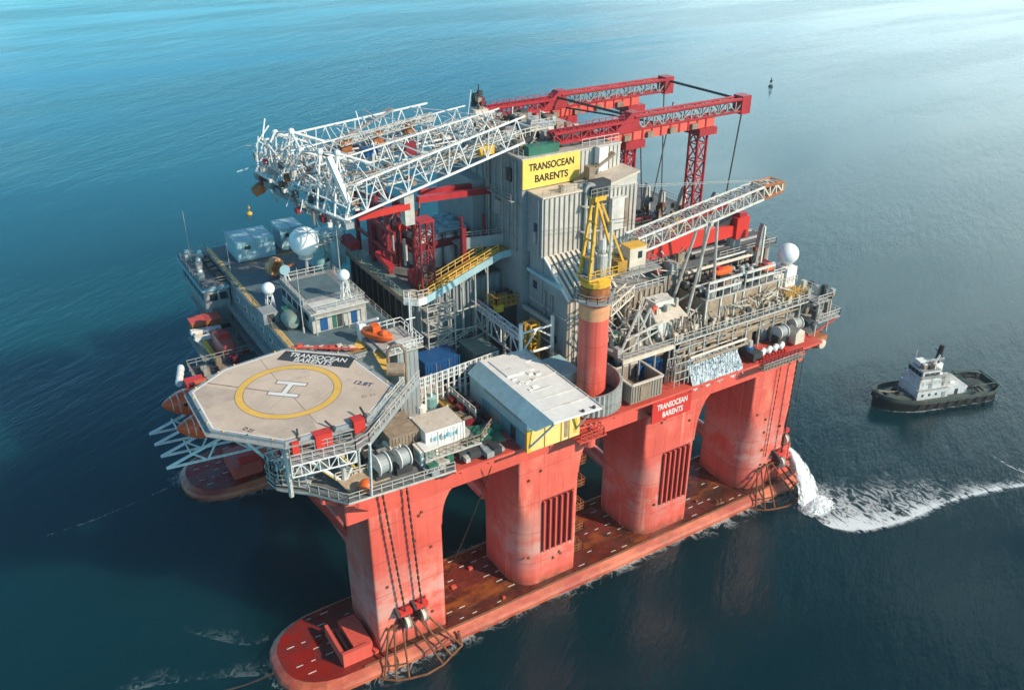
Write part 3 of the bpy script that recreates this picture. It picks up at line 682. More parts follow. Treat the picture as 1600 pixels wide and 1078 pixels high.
text('12.8T', q1 + V((0, 0, .012)), e, (-e.y, e.x, 0), .8, 'navy', hd, depth=.008, width=2.4, bold=.03)
q1, q2 = V((19.52, 89.9, 43)), V((20.3, 88.64, 43)); e = q2 - q1
text('D 21', q1 + V((0, 0, .012)), e, (-e.y, e.x, 0), .6, 'dark', hd, depth=.008, width=1.3, bold=.03)
q1, q2 = V((33.94, 89.03, 43)), V((35.82, 88.74, 43)); e = q2 - q1
text('D 21', q1 + V((0, 0, .012)), e, (-e.y, e.x, 0), .6, 'wood', hd, depth=.008, width=1.6, bold=.02)
# outer gutter and net frames
mb = MB(); c0 = V((27.2, 95.2, HZ))
out8 = [V(p) + (V(p) - c0).normalized() * .75 - V((0, 0, .45)) for p in oct_]
for i in range(8):
    a, b = V(oct_[i]), V(oct_[(i + 1) % 8]); a2, b2 = out8[i], out8[(i + 1) % 8]
    mb.obox(a - V((0, 0, .2)), b - V((0, 0, .2)), .35, .5, 'wall_grey'); mb.tube(a2, b2, .09, 'steel', 5)
    for k in range(7): mb.tube(a.lerp(b, k / 6) - V((0, 0, .3)), a2.lerp(b2, k / 6), .06, 'steel', 4)
    mb.add([a - V((0, 0, .32)), b - V((0, 0, .32)), b2, a2], [(0, 1, 2, 3)], 'wall_grey')
mb.build('perimeter_net', hd)
# truss under the deck
mb = MB(); zc = HZ - .5
low4 = [(20, 91.5, 34), (26, 88, 33), (33, 88.5, 33), (36, 95, 34), (32.5, 102, 36), (22, 100, 35)]
for p in oct_:
    a = V(p) - V((0, 0, .6)); c = V((27.2, 95.2, 0)); b = a.lerp(V((c.x, c.y, a.z)), .55) - V((0, 0, 4.2))
    mb.tube(a.lerp(V((c.x, c.y, a.z)), .04), b, .17, 'lattice_white'); mb.tube(a.lerp(V((c.x, c.y, a.z)), .55), b, .17, 'lattice_white'); mb.tube(a, a.lerp(V((c.x, c.y, a.z)), .95), .2, 'lattice_white')
bs = [V(p).lerp(V((27.2, 95.2, HZ)), .55) - V((0, 0, 4.8)) for p in oct_]
for i in range(8): mb.tube(bs[i], bs[(i + 1) % 8], .16, 'lattice_white'); mb.tube(bs[i], V(oct_[(i + 1) % 8]).lerp(V((27.2, 95.2, HZ)), .1) - V((0, 0, .6)), .12, 'lattice_white')
for p in ((24.5, 91.5), (31, 90), (31.6, 98.5), (24.5, 99)): mb.tube((p[0], p[1], 30.5), (p[0], p[1], HZ - .5), .32, 'pale_steel', 8)
mb.tube((31, 90, 31), (36, 88.6, HZ - 1), .22, 'lattice_white'); mb.tube((24.5, 91.5, 31), (22.9, 86, HZ - 1), .2, 'lattice_white'); mb.tube((31, 90, 31), (24.5, 91.5, 38), .18, 'lattice_white'); mb.tube((24.5, 99, 31), (17.5, 98, HZ - 1), .22, 'lattice_white')
mb.tube((31, 90, 30.6), (24.5, 91.5, 38), .14, 'line_yellow')
mb.build('support_truss', hd)
# gangways with railings round the two seaward sides
mb = MB()
g1 = [V((42.15, 90.17, 42.6)), V((31.61, 81.94, 41.6)), V((29.74, 81.48, 41.4)), V((22.54, 82.65, 41.2))]
g0 = [V((39.33, 89.68, 42.6)), V((31.88, 84.58, 41.6)), V((30.27, 84.2, 41.4)), V((23.29, 85.38, 41.2))]
for i in range(3):
    vs = [g0[i], g0[i + 1], g1[i + 1], g1[i]]; mb.extr(vs, (0, 0, -.15), 'steel')
    if i == 0: mb.extr([v - V((0, 0, .18)) for v in vs], (0, 0, -.5), 'wall_grey')
mb.build('gangway', hd)
mb = MB(); mb.rail(g1, 'pale_steel', 1.3, 1.3, .07); mb.rail([g0[0].lerp(g1[0], .15), g0[1].lerp(g1[1], .15)], 'pale_steel', 1.2, 1.3, .07)
for i in range(2, 3): mb.rail([g0[i].lerp(g1[i], .3), g0[i + 1].lerp(g1[i + 1], .3)], 'steel', 1.1, 1.4, .06)
mb.rail([g0[0] - V((0, 0, 0.3)), g0[1] - V((0, 0, .3))], 'pale_steel', 1.1, 1.4, .06)
mb.build('railing', hd)
mb = MB()
ft = V((33.85, 92.06, 30.5)); mb.tube(V((30.49, 82.76, 41)), ft, .2, 'lattice_white'); mb.tube(V((27.82, 82.91, 41)), ft, .16, 'line_yellow'); mb.tube(V((24.02, 82.92, 41)), V((27.09, 93.34, 31)), .18, 'lattice_white')
mb.flat_truss(g1[2] - V((0, 0, 1.6)), g1[3] - V((0, 0, 1.6)), 1.5, 7, .1, .07, 'lattice_white'); mb.tube(g1[1] - V((0, 0, .3)), (33, 86.4, 30.6), .2, 'lattice_white')
mb.build('gangway_truss', hd)
# fire monitors on the gangway: red cabinets
def firebox(px, z, s, label):
    c = V(px); t = thing('fire_monitor', label, 'fire monitor', c, 'red fire monitors round the helideck')
    mb = MB(); mb.box(c.x - .9 * s, c.x + .9 * s, c.y - .6, c.y + .6, c.z + .02, c.z + 1.6, 'bright_red'); mb.box(c.x - .95 * s, c.x + .95 * s, c.y - .65, c.y + .65, c.z + 1.6, c.z + 1.68, 'bright_red'); mb.build('cabinet', t)
    mb = MB(); mb.tube((c.x + 1.3 * s, c.y, c.z), (c.x + 1.3 * s, c.y, c.z + 1.7), .16, 'dark'); mb.tube((c.x + 1.3 * s, c.y, c.z + 1.7), (c.x + .9, c.y + 1.2, c.z + 2.2), .13, 'dark'); mb.ball((c.x + 1.3 * s, c.y, c.z + 1.7), .3, 'dark', 8); mb.build('nozzle', t)
firebox((27.03, 84.52, 41.4), 0, 1.1, 'red fire monitor cabinet, widest of the three below the helideck edge')
firebox((31.34, 84.38, 41.9), 0, .75, 'red fire monitor at the corner where the helideck gangway turns')
firebox((23.8, 84.91, 41.2), 0, .45, 'narrow red fire monitor at the bow end of the helideck gangway')

# bow working platform below the helideck
bp = thing('fairlead_platform', 'pale railed platform jutting from the bow corner under the helideck', 'platform', (26, 92, 30.5))
mb = MB(); pl = [(22.64, 95.46, 31), (29.78, 85.85, 31), (42.82, 84.06, 31), (43.43, 87.47, 31), (32.38, 88.95, 31), (27.56, 96.47, 31)]
pl2 = [(25.4, 99.4)] + [p[:2] for p in ((22.92, 96.57, 31), (23.38, 94.22, 31), (26.63, 91.42, 31), (28.46, 93.78, 31))]
mb.prism(pl2, 30.9, 31.1, 'pale_steel'); mb.rail([(x, y, 31.1) for x, y in pl2[:4]], 'pale_steel', 1.4, 1.1, .08)
for p in ((24.6, 97.2), (25.0, 94.8)):
    mb.box(p[0] - .8, p[0] + .8, p[1] - .8, p[1] + .8, 31.12, 31.4, 'steel'); mb.rail([(p[0] - 1, p[1] - 1, 31.1), (p[0] + 1, p[1] - 1, 31.1), (p[0] + 1, p[1] + 1, 31.1), (p[0] - 1, p[1] + 1, 31.1), (p[0] - 1, p[1] - 1, 31.1)], 'lattice_white', 2.2, 1, .1)
    mb.box(p[0] - .4, p[0] + .4, p[1] - .4, p[1] + .4, 31.42, 32.4, 'wood')
mb.rail([(24.0, 95.6, 29), (27.4, 92.6, 29)], 'pale_steel', 1.8, 1.2, .08)
mb.build('grating', bp)
mb = MB(); mb.rail([(26.74, 91.21, 30.5), (30.04, 86.59, 30.5), (44.5, 85.8, 30.5)], 'pale_steel', 1.2, 1.5, .06); mb.build('railing', bp)
mb = MB(); mb.flat_truss((24.2, 95.4, 28.9), (27.6, 92.2, 28.9), 1.6, 5, .09, .07, 'pale_steel'); mb.build('brace', bp)
mb = MB(); mb.extr([(30.75, 88.26, 30.6), (36.42, 88.19, 30.6), (34.22, 90.04, 31.6), (29.97, 90.28, 31.6)], (0, 0, .2), 'wood'); mb.rail([(29.88, 90.02, 31.8), (34.12, 89.78, 31.8)], 'cream', 1.0, 1, .07)
mb.build('ramp_plate', bp)

# ------------------------------------------------------------------ accommodation block
AZ = 41.0
ac = thing('accommodation_block', 'grey accommodation block with blue-grey roof deck behind the helideck', 'building', (39, 128, 30.6))
ax0, ax1, ay0, ay1 = 31.9, 47.0, 103.5, 152.0
mb = MB(); mb.box(ax0, ax1, ay0, ay1, 30.58, AZ - .3, 'wall_grey'); mb.ribs('x', ax0, ay0 + .5, ay1 - .5, 31, AZ - .6, 1.3, 'wall_grey', -1, .07, .12)
mb.ribs('y', ay0, ax0 + .5, ax1 - .5, 31, AZ - .6, 1.4, 'wall_grey', -1, .07, .12); mb.build('wall', ac)
mb = MB(); mb.box(ax0 - .25, ax1 + .25, ay0 - .25, ay1 + .25, AZ - .29, AZ, 'wall_grey', 'deck_blue'); mb.build('roof', ac)
mb = MB(); strip(mb, (ax0 + .5, ay0), (ax0 + .5, ay1), .75, AZ + .006, 'line_yellow'); strip(mb, (ax0 + 1, ay0 + .55), (ax1 - 3, ay0 + .55), .7, AZ + .005, 'ochre')
strip(mb, (36, 143), (46, 143), .7, AZ + .005, 'ochre'); strip(mb, (42.62, 108.47, 41), (39.85, 104.31, 41), 1.6, AZ + .005, 'line_yellow'); strip(mb, (42.6, 107.32, 41), (40.58, 95.17, 41), 1.2, AZ + .005, 'line_yellow')
flat(mb, [(x, y, AZ + .004) for x, y in ((33.2, 138), (46, 138), (46, 151), (33.2, 151))], 'deck_grey'); mb.build('roof_marking', ac)
mb = MB(); mb.rail([(ax0, ay0, AZ), (ax0, ay1, AZ), (ax1, ay1, AZ), (ax1, ay0, AZ)], 'steel', 1.1, 2.2, .045); mb.build('railing', ac)
for (yy, zz) in [(y, z) for z in (33, 35.8, 38.6) for y in (110, 114, 118, 122, 126, 130, 134)]:
    mb = MB(); mb.box(ax0 - .12, ax0 + .05, yy - .5, yy + .5, zz - .4, zz + .5, 'white'); mb.box(ax0 - .14, ax0 - .05, yy - .36, yy + .36, zz - .28, zz + .38, 'glass'); mb.build('window', ac)
# forward walkways and clutter on the block's bow face
mb = MB()
for z in (33.6, 36.6): mb.box(ax0 - 1.3, ax0 - .02, 106, 137, z, z + .12, 'steel'); mb.rail([(ax0 - 1.3, 106, z + .1), (ax0 - 1.3, 137, z + .1)], 'steel', 1.1, 1.8, .05)
mb.build('balcony', ac)

# wing deck at the far bow corner
wd = thing('bridge_wing', 'grey stepped bridge wing with pale band on the far bow corner', 'building', (29.5, 144, 30.6))
mb = MB(); mb.box(27.6, 31.6, 138.0, 152.4, 36.4, 40.2, 'wall_grey'); mb.box(27.2, 31.65, 137.6, 152.8, 39.5, 40.0, 'pale_blue'); mb.build('wall', wd)
mb = MB(); mb.box(27.4, 31.62, 137.8, 152.6, 40.22, 40.4, 'deck_grey'); mb.rail([(31.6, 137.8, 40.4), (27.4, 137.8, 40.4), (27.4, 152.6, 40.4), (31.6, 152.6, 40.4)], 'steel', 1.1, 1.8, .05)
for p in ((28.5, 150.5), (29.2, 146), (30.2, 149), (28.2, 141)): mb.box(p[0] - .5, p[0] + .5, p[1] - .5, p[1] + .5, 40.42, 41.5, 'pale_steel'); mb.ball((p[0], p[1], 41.9), .4, 'white', 8)
for i in range(5): mb.box(30.2, 31.2, 139 + i * 2.4, 140.4 + i * 2.4, 40.42, 41.3, 'dark')
mb.build('deck', wd)
mb = MB(); mb.box(28.6, 31.62, 139, 152.2, 33.2, 36.38, 'wall_grey'); mb.box(27.9, 31.62, 138.4, 152.4, 33.0, 33.2, 'steel'); mb.rail([(27.9, 138.4, 33.2), (27.9, 152.4, 33.2)], 'steel', 1.1, 1.8, .05); mb.box(28.8, 31.62, 140, 152.2, 30.58, 32.98, 'dark'); mb.build('lower_storey', wd)
for i in range(6): mb = MB(); mb.box(27.52, 27.62, 139 + i * 2.2, 140.4 + i * 2.2, 37.6, 38.8, 'glass'); mb.build('window', wd)
for i in range(2): mb = MB(); mb.box(28.4 + i * 1.6, 29.6 + i * 1.6, 137.93, 138.02, 37.6, 38.8, 'glass'); mb.build('window', wd)

# white tank boxes on the roof, bluish shade put into the casing colour
def roofbox(c, d, label):
    t = thing('rooftop_unit', label, 'ventilation unit', c, 'pale boxes on the roof')
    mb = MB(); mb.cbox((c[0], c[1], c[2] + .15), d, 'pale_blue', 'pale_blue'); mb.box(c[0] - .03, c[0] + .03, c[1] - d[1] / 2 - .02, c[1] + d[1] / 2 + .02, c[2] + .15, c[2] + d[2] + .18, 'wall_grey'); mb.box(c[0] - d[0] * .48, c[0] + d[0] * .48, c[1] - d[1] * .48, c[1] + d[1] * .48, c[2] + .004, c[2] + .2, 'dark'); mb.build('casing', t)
    mb = MB(); mb.box(c[0] - d[0] * .3, c[0] - d[0] * .14, c[1] - d[1] / 2 - .06, c[1] - d[1] / 2 + .02, c[2] + d[2] * .62, c[2] + d[2] * .8, 'dark'); mb.build('vent', t)
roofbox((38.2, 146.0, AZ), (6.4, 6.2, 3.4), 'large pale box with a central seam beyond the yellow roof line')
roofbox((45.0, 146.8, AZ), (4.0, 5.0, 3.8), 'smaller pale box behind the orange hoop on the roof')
t = thing('life_ring_reel', 'orange hoop-shaped hose reel in front of the smaller pale box', 'reel', (38.71, 134.91, 41))
mb = MB(); c = V((38.45, 134.46, 41)); prof = [(.95, -.5), (1.5, -.5), (1.5, .5), (.95, .5), (.95, -.5)]
mb.lathe((c.x, c.y, c.z + 1.75), prof, 'faded_orange', 18, (.35, -1, 0)); mb.build('hoop', t, True)
mb = MB(); mb.box(c.x - .3, c.x + .3, c.y - .5, c.y + .3, c.z, c.z + .5, 'bright_red'); mb.tube((c.x + 1.2, c.y, c.z + .9), (c.x + 3.4, c.y + 1, c.z + 1.1), .25, 'rust_orange'); mb.build('stand', t)

# radomes
def radome(c, r, zb, label, legs=True, mat='radome', group='white radomes'):
    t = thing('radome', label, 'radome', (c[0], c[1], zb), group)
    mb = MB(); mb.ball(c, r, mat, 24, -.86); mb.build('dome', t, True)
    mb = MB(); b = c[2] - r * .82
    mb.tube((c[0], c[1], b - .35 * r), (c[0], c[1], b), r * .5, 'pale_steel', 10)
    if legs:
        for dx, dy in ((-1, -1), (1, -1), (1, 1), (-1, 1)): mb.tube((c[0] + dx * r * .7, c[1] + dy * r * .7, zb), (c[0] + dx * r * .4, c[1] + dy * r * .4, b - .1), .09, 'lattice_white'); mb.tube((c[0] + dx * r * .6, c[1] + dy * r * .6, zb + .5), (c[0] - dy * r * .45, c[1] + dx * r * .45, b - .3), .06, 'lattice_white')
    else: mb.tube((c[0], c[1], zb), (c[0], c[1], b), .25, 'steel', 8)
    mb.build('mast' if not legs else 'stand', t)
# wheelhouse on the roof
wh = thing('wheelhouse', 'low grey deckhouse with blue doors on the accommodation roof', 'building', (40.5, 116.5, AZ))
wx0, wx1, wy0, wy1, wz = 36.3, 44.5, 112.0, 125.0, 44.0
mb = MB(); mb.box(wx0, wx1, wy0, wy1, AZ + .01, wz, 'pale_steel'); mb.build('wall', wh)
mb = MB(); mb.box(wx0 - .3, wx1 + .3, wy0 - .5, wy1 + .3, wz + .003, wz + .25, 'pale_steel', 'steel'); mb.box(wx0 + 1.0, wx1 - 1.2, wy0 + 4.6, wy1 - 1, wz + .25, wz + .33, 'deck_blue'); mb.box(wx0 - .1, wx0 + .5, wy0 + 3, wy1, wz + .25, wz + .7, 'wall_grey')
mb.box(wx0 + .6, wx1 - .2, wy0 - .35, wy0 + 3.2, wz + .25, wz + .29, 'off_white'); mb.build('roof', wh)
mb = MB(); mb.rail([(wx0, wy0 + 3, wz + .25), (wx0, wy1, wz + .25), (wx1, wy1, wz + .25), (wx1, wy0, wz + .25), (wx0 + .8, wy0 - .2, wz + .25)], 'pale_steel', 1.1, 1.4, .06); mb.build('railing', wh)
for px, nm, col, w in ((38.0, 'door', 'blue', 1.1), (42.6, 'door', 'blue', .9), (39.6, 'door', 'green', .6), (40.4, 'hatch', 'dark', .7)):
    mb = MB(); mb.box(px - w / 2, px + w / 2, wy0 - .08, wy0 + .02, AZ + .15, AZ + 2.25, col); mb.build(nm, wh)
mb = MB(); mb.box(wx0 + .2, wx1 - .3, wy0 - .9, wy0 - .05, AZ + 2.55, AZ + 2.7, 'pale_steel')
for x in (wx0 + .3, 41.4, wx1 - .4): mb.tube((x, wy0 - .8, AZ), (x, wy0 - .8, AZ + 2.55), .09, 'pale_steel')
mb.build('canopy', wh)
for i in range(5):
    mb = MB(); y = wy0 + 1.4 + i * 2.4; mb.box(wx0 - .07, wx0 + .02, y, y + 1.6, AZ + 1.3, AZ + 2.3, 'glass'); mb.build('window', wh)
radome((41.02, 126, 49.37), 2.25, wz + .25, 'large white radome towering over the deckhouse roof', False)
radome((42.34, 114, 47.93), .85, wz + .25, 'small white radome on legs at the lit corner of the deckhouse roof')
radome((33.52, 122, 44.84), .95, AZ, 'small white radome on a grey locker beside the yellow roof line')
t = thing('roof_locker', 'grey steel locker beneath the small radome on the roof', 'locker', (32.69, 120.69, 41)); c = V((32.34, 119.66, 41))
mb = MB(); mb.box(c.x - 1.1, c.x + 1.1, c.y - 1.4, c.y + 1.4, AZ + .01, AZ + 1.7, 'wall_grey'); mb.box(c.x - .5, c.x + .5, c.y - 1.45, c.y - 1.38, AZ + .2, AZ + 1.5, 'dark'); mb.build('cabinet', t)
t = thing('roof_tank', 'pale green rounded tank beside the deckhouse on the roof', 'tank', (34.35, 115.49, 41)); c = V((34.35, 115.49, 41))
mb = MB(); mb.lathe((c.x, c.y - 1.3, c.z + 1.25), [(0, -.2), (.8, 0), (1.1, .4), (1.1, 2.6), (.8, 3.0), (0, 3.2)], 'grey_green', 14, (0, 1, 0)); mb.build('shell', t, True)
mb = MB(); mb.box(c.x - .9, c.x + .9, c.y - .8, c.y + .2, c.z, c.z + .5, 'dark'); mb.box(c.x - .4, c.x + .8, c.y + 1.6, c.y + 3, c.z, c.z + 2.2, 'green'); mb.build('cradle', t)
# MOB boat
def boat_shell(mb, L, w, h, m, m2, canopy=True):
    """closed lifeboat hull along +x, keel at z=0"""
    n = 13; rs = []
    for i in range(n):
        t = i / (n - 1); x = (t - .5) * L; k = max(.02, 1 - abs(2 * t - 1) ** 3.2); kw = w / 2 * k ** .55; top = h * (.62 + .38 * k ** .4); kz = h * .30 * (abs(2 * t - 1) ** 2.5)
        ring = []
        for a in range(10):
            th = 2 * math.pi * (a / 10) - math.pi / 2; c, s = math.cos(th), math.sin(th)
            zz = (kz + top) / 2 + (top - kz) / 2 * math.copysign(abs(s) ** .75, s); ring.append((x, kw * math.copysign(abs(c) ** .75, c), zz))
        rs.append(ring)
    mb.rings(rs, m)
t = thing('rescue_boat', 'small orange rescue boat on a davit beside the helideck', 'rescue boat', (42.7, 103.86, 41)); c = V((42.71, 104.3, 41))
mb = MB(); boat_shell(mb, 5.2, 2.0, 1.3, 'orange', 'dark'); dv = MB()
for v in range(len(mb.v)): x, y, z = mb.v[v]; a = R(-60); mb.v[v] = (c.x + x * math.cos(a) - y * math.sin(a), c.y + x * math.sin(a) + y * math.cos(a), c.z + .9 + z)
mb.build('boat_hull', t, True)
mb = MB(); mb.box(c.x - .6, c.x + .5, c.y - .3, c.y + 1.0, c.z + 2.0, c.z + 2.9, 'orange'); mb.ball((c.x + .5, c.y - 1.3, c.z + 2.1), .6, 'orange', 10); mb.build('cockpit', t)
mb = MB(); mb.box(c.x - 1.5, c.x + 1.5, c.y - 1.9, c.y + 1.9, c.z + .02, c.z + .5, 'wall_grey'); mb.box(c.x - 1.7, c.x - .7, c.y + 1.9, c.y + 3.0, c.z + .02, c.z + 2.6, 'white'); mb.tube((c.x - 1.2, c.y + 2.4, c.z + 2.6), (c.x + .6, c.y + .6, c.z + 3.6), .2, 'white'); mb.build('davit', t)
# whip aerials
for i, (q, h, lab) in enumerate((((32.82, 140.4, 41), 7, 'thin whip aerial by the large pale roof box'), ((28.81, 149.66, 40.4), 9, 'thin whip aerial at the tip of the bridge wing'), ((33.47, 107.28, 44), 9.5, 'tall whip aerial on the deckhouse roof under the large radome'), ((41.87, 114, 44), 13, 'tall whip aerial behind the small roof radome'))):
    mb = MB(); mb.tube(q, (q[0], q[1], q[2] + h), .07, 'pale_steel', 5, .03); mb.tube(q, (q[0], q[1], q[2] + .8), .16, 'pale_steel', 6); single(mb, 'whip_aerial', lab, 'aerial', 'whip aerials on the roof')
t = thing('satellite_dish', 'small pale dish on a tripod at the corner of the deckhouse roof', 'aerial', (37.13, 124.44, 44.2)); c = V((37.13, 124.44, 44.2))
mb = MB(); mb.lathe((c.x, c.y, c.z + 1.8), [(0, 0), (.5, .1), (.8, .3)], 'pale_blue', 12, (-.4, -.6, .6)); mb.build('dish', t)
mb = MB()
for a in (0, 2.1, 4.2): mb.tube((c.x + .6 * math.cos(a), c.y + .6 * math.sin(a), c.z), (c.x, c.y, c.z + 1.8), .08, 'lattice_white')
mb.build('tripod', t)

# grey stair tower right of the helideck
st = thing('stair_tower', 'grey stair tower topped by a railed landing beside the helideck', 'stair tower', (45.56, 101.27, 31))
c = V((45.19, 100.5, 31)); mb = MB(); mb.box(c.x - 1.5, c.x + 1.6, c.y - .5, c.y + 3.2, 30.58, 41.5, 'wall_grey'); mb.ribs('y', c.y - .5, c.x - 1.4, c.x + 1.5, 31, 41.3, .6, 'wall_grey', -1, .06); mb.build('shaft', st)
mb = MB(); mb.box(c.x - 3.2, c.x + 2.2, c.y - 1.2, c.y + 6, 41.52, 41.75, 'pale_steel'); mb.box(c.x - 1.2, c.x + 1.2, c.y - .6, c.y + 1, 41.77, 42.5, 'off_white'); mb.build('landing', st)
mb = MB(); mb.rail([(c.x - 3.2, c.y - 1.2, 41.75), (c.x + 2.2, c.y - 1.2, 41.75), (c.x + 2.2, c.y + 6, 41.75), (c.x - 3.2, c.y + 6, 41.75)], 'lattice_white', 1.3, 1.2, .07)
mb.tube((c.x + 1.8, c.y + 2, 41.7), (c.x + 1.8, c.y + 2, 48.6), .1, 'lattice_white'); mb.tube((c.x + 1.2, c.y + 2, 44.6), (c.x + 2.6, c.y + 2, 44.6), .1, 'lattice_white'); mb.build('railing', st)
mb = MB(); p = V((40.82, 96.53, 42)); mb.path([(p.x, p.y, 41), (p.x, p.y, 44), (p.x + .6, p.y - .3, 44.8), (p.x + 1.6, p.y - .8, 44.8), (p.x + 2, p.y - 1, 44), (p.x + 2, p.y - 1, 38)], .22, 'brown_steel', 8)
mb.lathe((p.x - .8, p.y - 1.4, 42.2), [(0, 0), (.9, 0), (.9, 2.2), (0, 2.2)], 'wood', 14, (1, -.6, 0)); single(mb, 'exhaust_pipe', 'brown gooseneck pipe and drum at the helideck corner near the stair tower', 'pipe')

# ------------------------------------------------------------------ lifeboats along the bow
def lifeboat(tip, label, z, ang=180, L=7.6):
    """enclosed orange boat whose pointed bow faces out over the sea"""
    z = tip[2] - 1.75
    t = thing('lifeboat', label, 'lifeboat', (tip[0] + L / 2, tip[1], z), 'orange lifeboats along the bow')
    cx, cy = tip[0] + L / 2, tip[1]; mb = MB()
    n = 12; rs = []
    for i in range(n):
        u = i / (n - 1); x = tip[0] + L * u; k = min(1, (u / .36 + .03)) ** .62 if u < .36 else 1 - .12 * ((u - .36) / .64) ** 3
        w, h = 1.75 * k, 1.75 * k
        rs.append([(x, cy + w * math.copysign(abs(math.cos(a)) ** .8, math.cos(a)), z + 1.75 + .35 * (1 - k) + h * math.copysign(abs(math.sin(a)) ** .8, math.sin(a)) * (1 if math.sin(a) < 0 else .92)) for a in [2 * math.pi * j / 12 for j in range(12)]])
    rs = [r[::-1] for r in rs]
    mb.rings(rs, 'boat_orange'); mb.build('boat_hull', t, True)
    mb = MB(); mb.box(tip[0] + L * .62, tip[0] + L * .86, cy - .8, cy + .8, z + 3.1, z + 4.1, 'orange'); mb.build('conning_hatch', t)
    mb = MB()
    for u in (.16, .27, .4, .62): w_ = 1.75 * min(1, (u / .36 + .03)) ** .62 if u < .36 else 1.73; mb.lathe((tip[0] + L * u, cy, z + 1.75 + .35 * (1 - w_ / 1.75)), [(w_ * .97, -.07), (w_ * 1.03, -.06), (w_ * 1.03, .06), (w_ * .97, .07)], 'cream', 16, (1, 0, 0))
    mb.build('strap', t)
    for u in (.33, .5): mb = MB(); mb.box(tip[0] + L * u, tip[0] + L * u + .5, cy - 1.78, cy - 1.5, z + 2.0, z + 2.4, 'glass'); mb.build('porthole', t)
    return t
def davit(y, z, label, x0=12.6, x1=22.5):
    t = thing('lifeboat_davit', label, 'davit', (x1, y, 31), 'white cantilever davits under the lifeboats')
    for s in (-1.55, 1.55):
        mb = MB(); yy = y + s
        mb.tube((x0, yy, z - 1.6), (x1 + 4, yy, z + 2.4), .22, 'lattice_white'); mb.tube((x0, yy, z - 1.6), (x1 + 4, yy, z - 2.8), .2, 'lattice_white'); mb.tube((x0 + 3.2, yy, z - .35), (x0 + 5.2, yy, z - 2.1), .14, 'lattice_white'); mb.tube((x0 + 5.2, yy, z - 2.2), (x0 + 7.2, yy, z + 1.0), .14, 'lattice_white')
        mb.tube((x0 + 7.4, yy, z + 1.1), (x1 + 1, yy, z - 2.5), .14, 'lattice_white'); mb.build('cantilever', t)
    mb = MB(); mb.tube((x0 + 3.2, y - 1.5, z - .2), (x0 + 3.2, y + 1.5, z - .2), .12, 'lattice_white'); mb.tube((x0 + 7.4, y - 1.5, z + .9), (x0 + 7.4, y + 1.5, z + .9), .12, 'lattice_white'); mb.box(x0 + 6.4, x0 + 8.4, y - 2.4, y + 2.4, z + 1.6, z + 1.8, 'steel'); mb.build('cross_tie', t)
lifeboat((15, 106.5, 34.99), 'orange lifeboat pointing seaward, the one beside the near davit and helideck corner', 0)
lifeboat((14.76, 113.5, 34.97), 'orange lifeboat pointing seaward in the middle of the bow row', 0)
davit(106.5, 32.6, 'white cantilever davit holding up the lifeboat beside the helideck corner')
davit(113.5, 32.2, 'white cantilever davit under the middle lifeboat of the bow row')
t = thing('inflatable_station', 'pinkish red life raft station with white canisters beyond the two lifeboats', 'life raft', (22, 120, 31)); 
mb = MB(); c = V((19.71, 115.79, 36)); mb.box(c.x - 1.1, c.x + 1.4, c.y - 1.2, c.y + 1.2, 34.56, 36.6, 'bright_red'); mb.build('locker', t)
mb = MB(); mb.box(20.6, 30.5, 117.0, 123.6, 34.3, 34.55, 'dark'); mb.rail([(20.6, 117, 34.55), (20.6, 123.6, 34.55), (30, 123.6, 34.55)], 'steel', 1.2, 1.4, .06); mb.build('platform', t)
for i in range(4): q = V((19.71, 115.79, 36)) + V((-1.6 + i * .4, 2.0 + i * 1.3, -1.2)); mb = MB(); mb.lathe((q.x, q.y, q.z + .6), [(0, 0), (.4, 0), (.5, .2), (.5, 1.0), (.4, 1.2), (0, 1.2)], 'white', 10, (.2, 1, 0)); mb.build('canister', t)
for i in range(9): mb = MB(); mb.box(22 + (i % 3) * 2.3, 22.9 + (i % 3) * 2.3, 118 + i * .55, 118.45 + i * .55, 34.56, 35.3 + (i % 2) * .5, ('steel', 'brown_steel', 'maroon')[i % 3]); mb.build('locker', t)
mb = MB()
for y in (118.5, 123): mb.tube((21, y, 34.3), (31, y, 31), .2, 'lattice_white'); 
mb.build('strut', t)
# far davit with yellow boom and red boat
t = thing('davit_crane', 'white davit frame with a yellow boom over a red boat at the far bow', 'davit', (25, 133, 31))
mb = MB(); a, b = V((24.86, 133, 34.64)), V((25.8, 126, 32.18)); mb.obox(a, b, .6, .7, 'line_yellow'); mb.build('boom', t)
mb = MB(); a = V((23.78, 134, 34.94)); b = V((28.45, 134, 34.59)); foot = V((a.x + 2.4, a.y, 33))
mb.obox(a, b, .9, .7, 'lattice_white'); mb.obox(a + V((0, -2.4, 0)), b + V((0, -2.4, 0)), .7, .6, 'lattice_white'); mb.tube(a, foot + V((-.3, 0, 0)), .3, 'lattice_white'); mb.tube(a + V((0, -2.4, 0)), foot + V((0, -2.4, -1)), .3, 'lattice_white'); mb.tube(a.lerp(b, .5), foot, .16, 'lattice_white')
for u in (.1, .5, .9): mb.tube(a.lerp(b, u), a.lerp(b, u) + V((0, -2.4, 0)), .2, 'lattice_white')
mb.box(a.x, 31, 128, 137, 32.6, 32.9, 'steel'); mb.build('frame', t)
def redboat(c, L, label, ang):
    t = thing('lifeboat', label, 'lifeboat', c, 'orange lifeboats along the bow'); mb = MB(); boat_shell(mb, L, 3.0, 2.6, 'hull_red', 'dark')
    for v in range(len(mb.v)): x, y, z = mb.v[v]; mb.v[v] = (c[0] + x * math.cos(ang) - y * math.sin(ang), c[1] + x * math.sin(ang) + y * math.cos(ang), c[2] + z)
    mb.build('boat_hull', t, True)
    mb = MB(); mb.box(c[0] - .8, c[0] + .8, c[1] - .7, c[1] + .7, c[2] + 2.3, c[2] + 3.2, 'bright_red'); mb.build('conning_hatch', t)
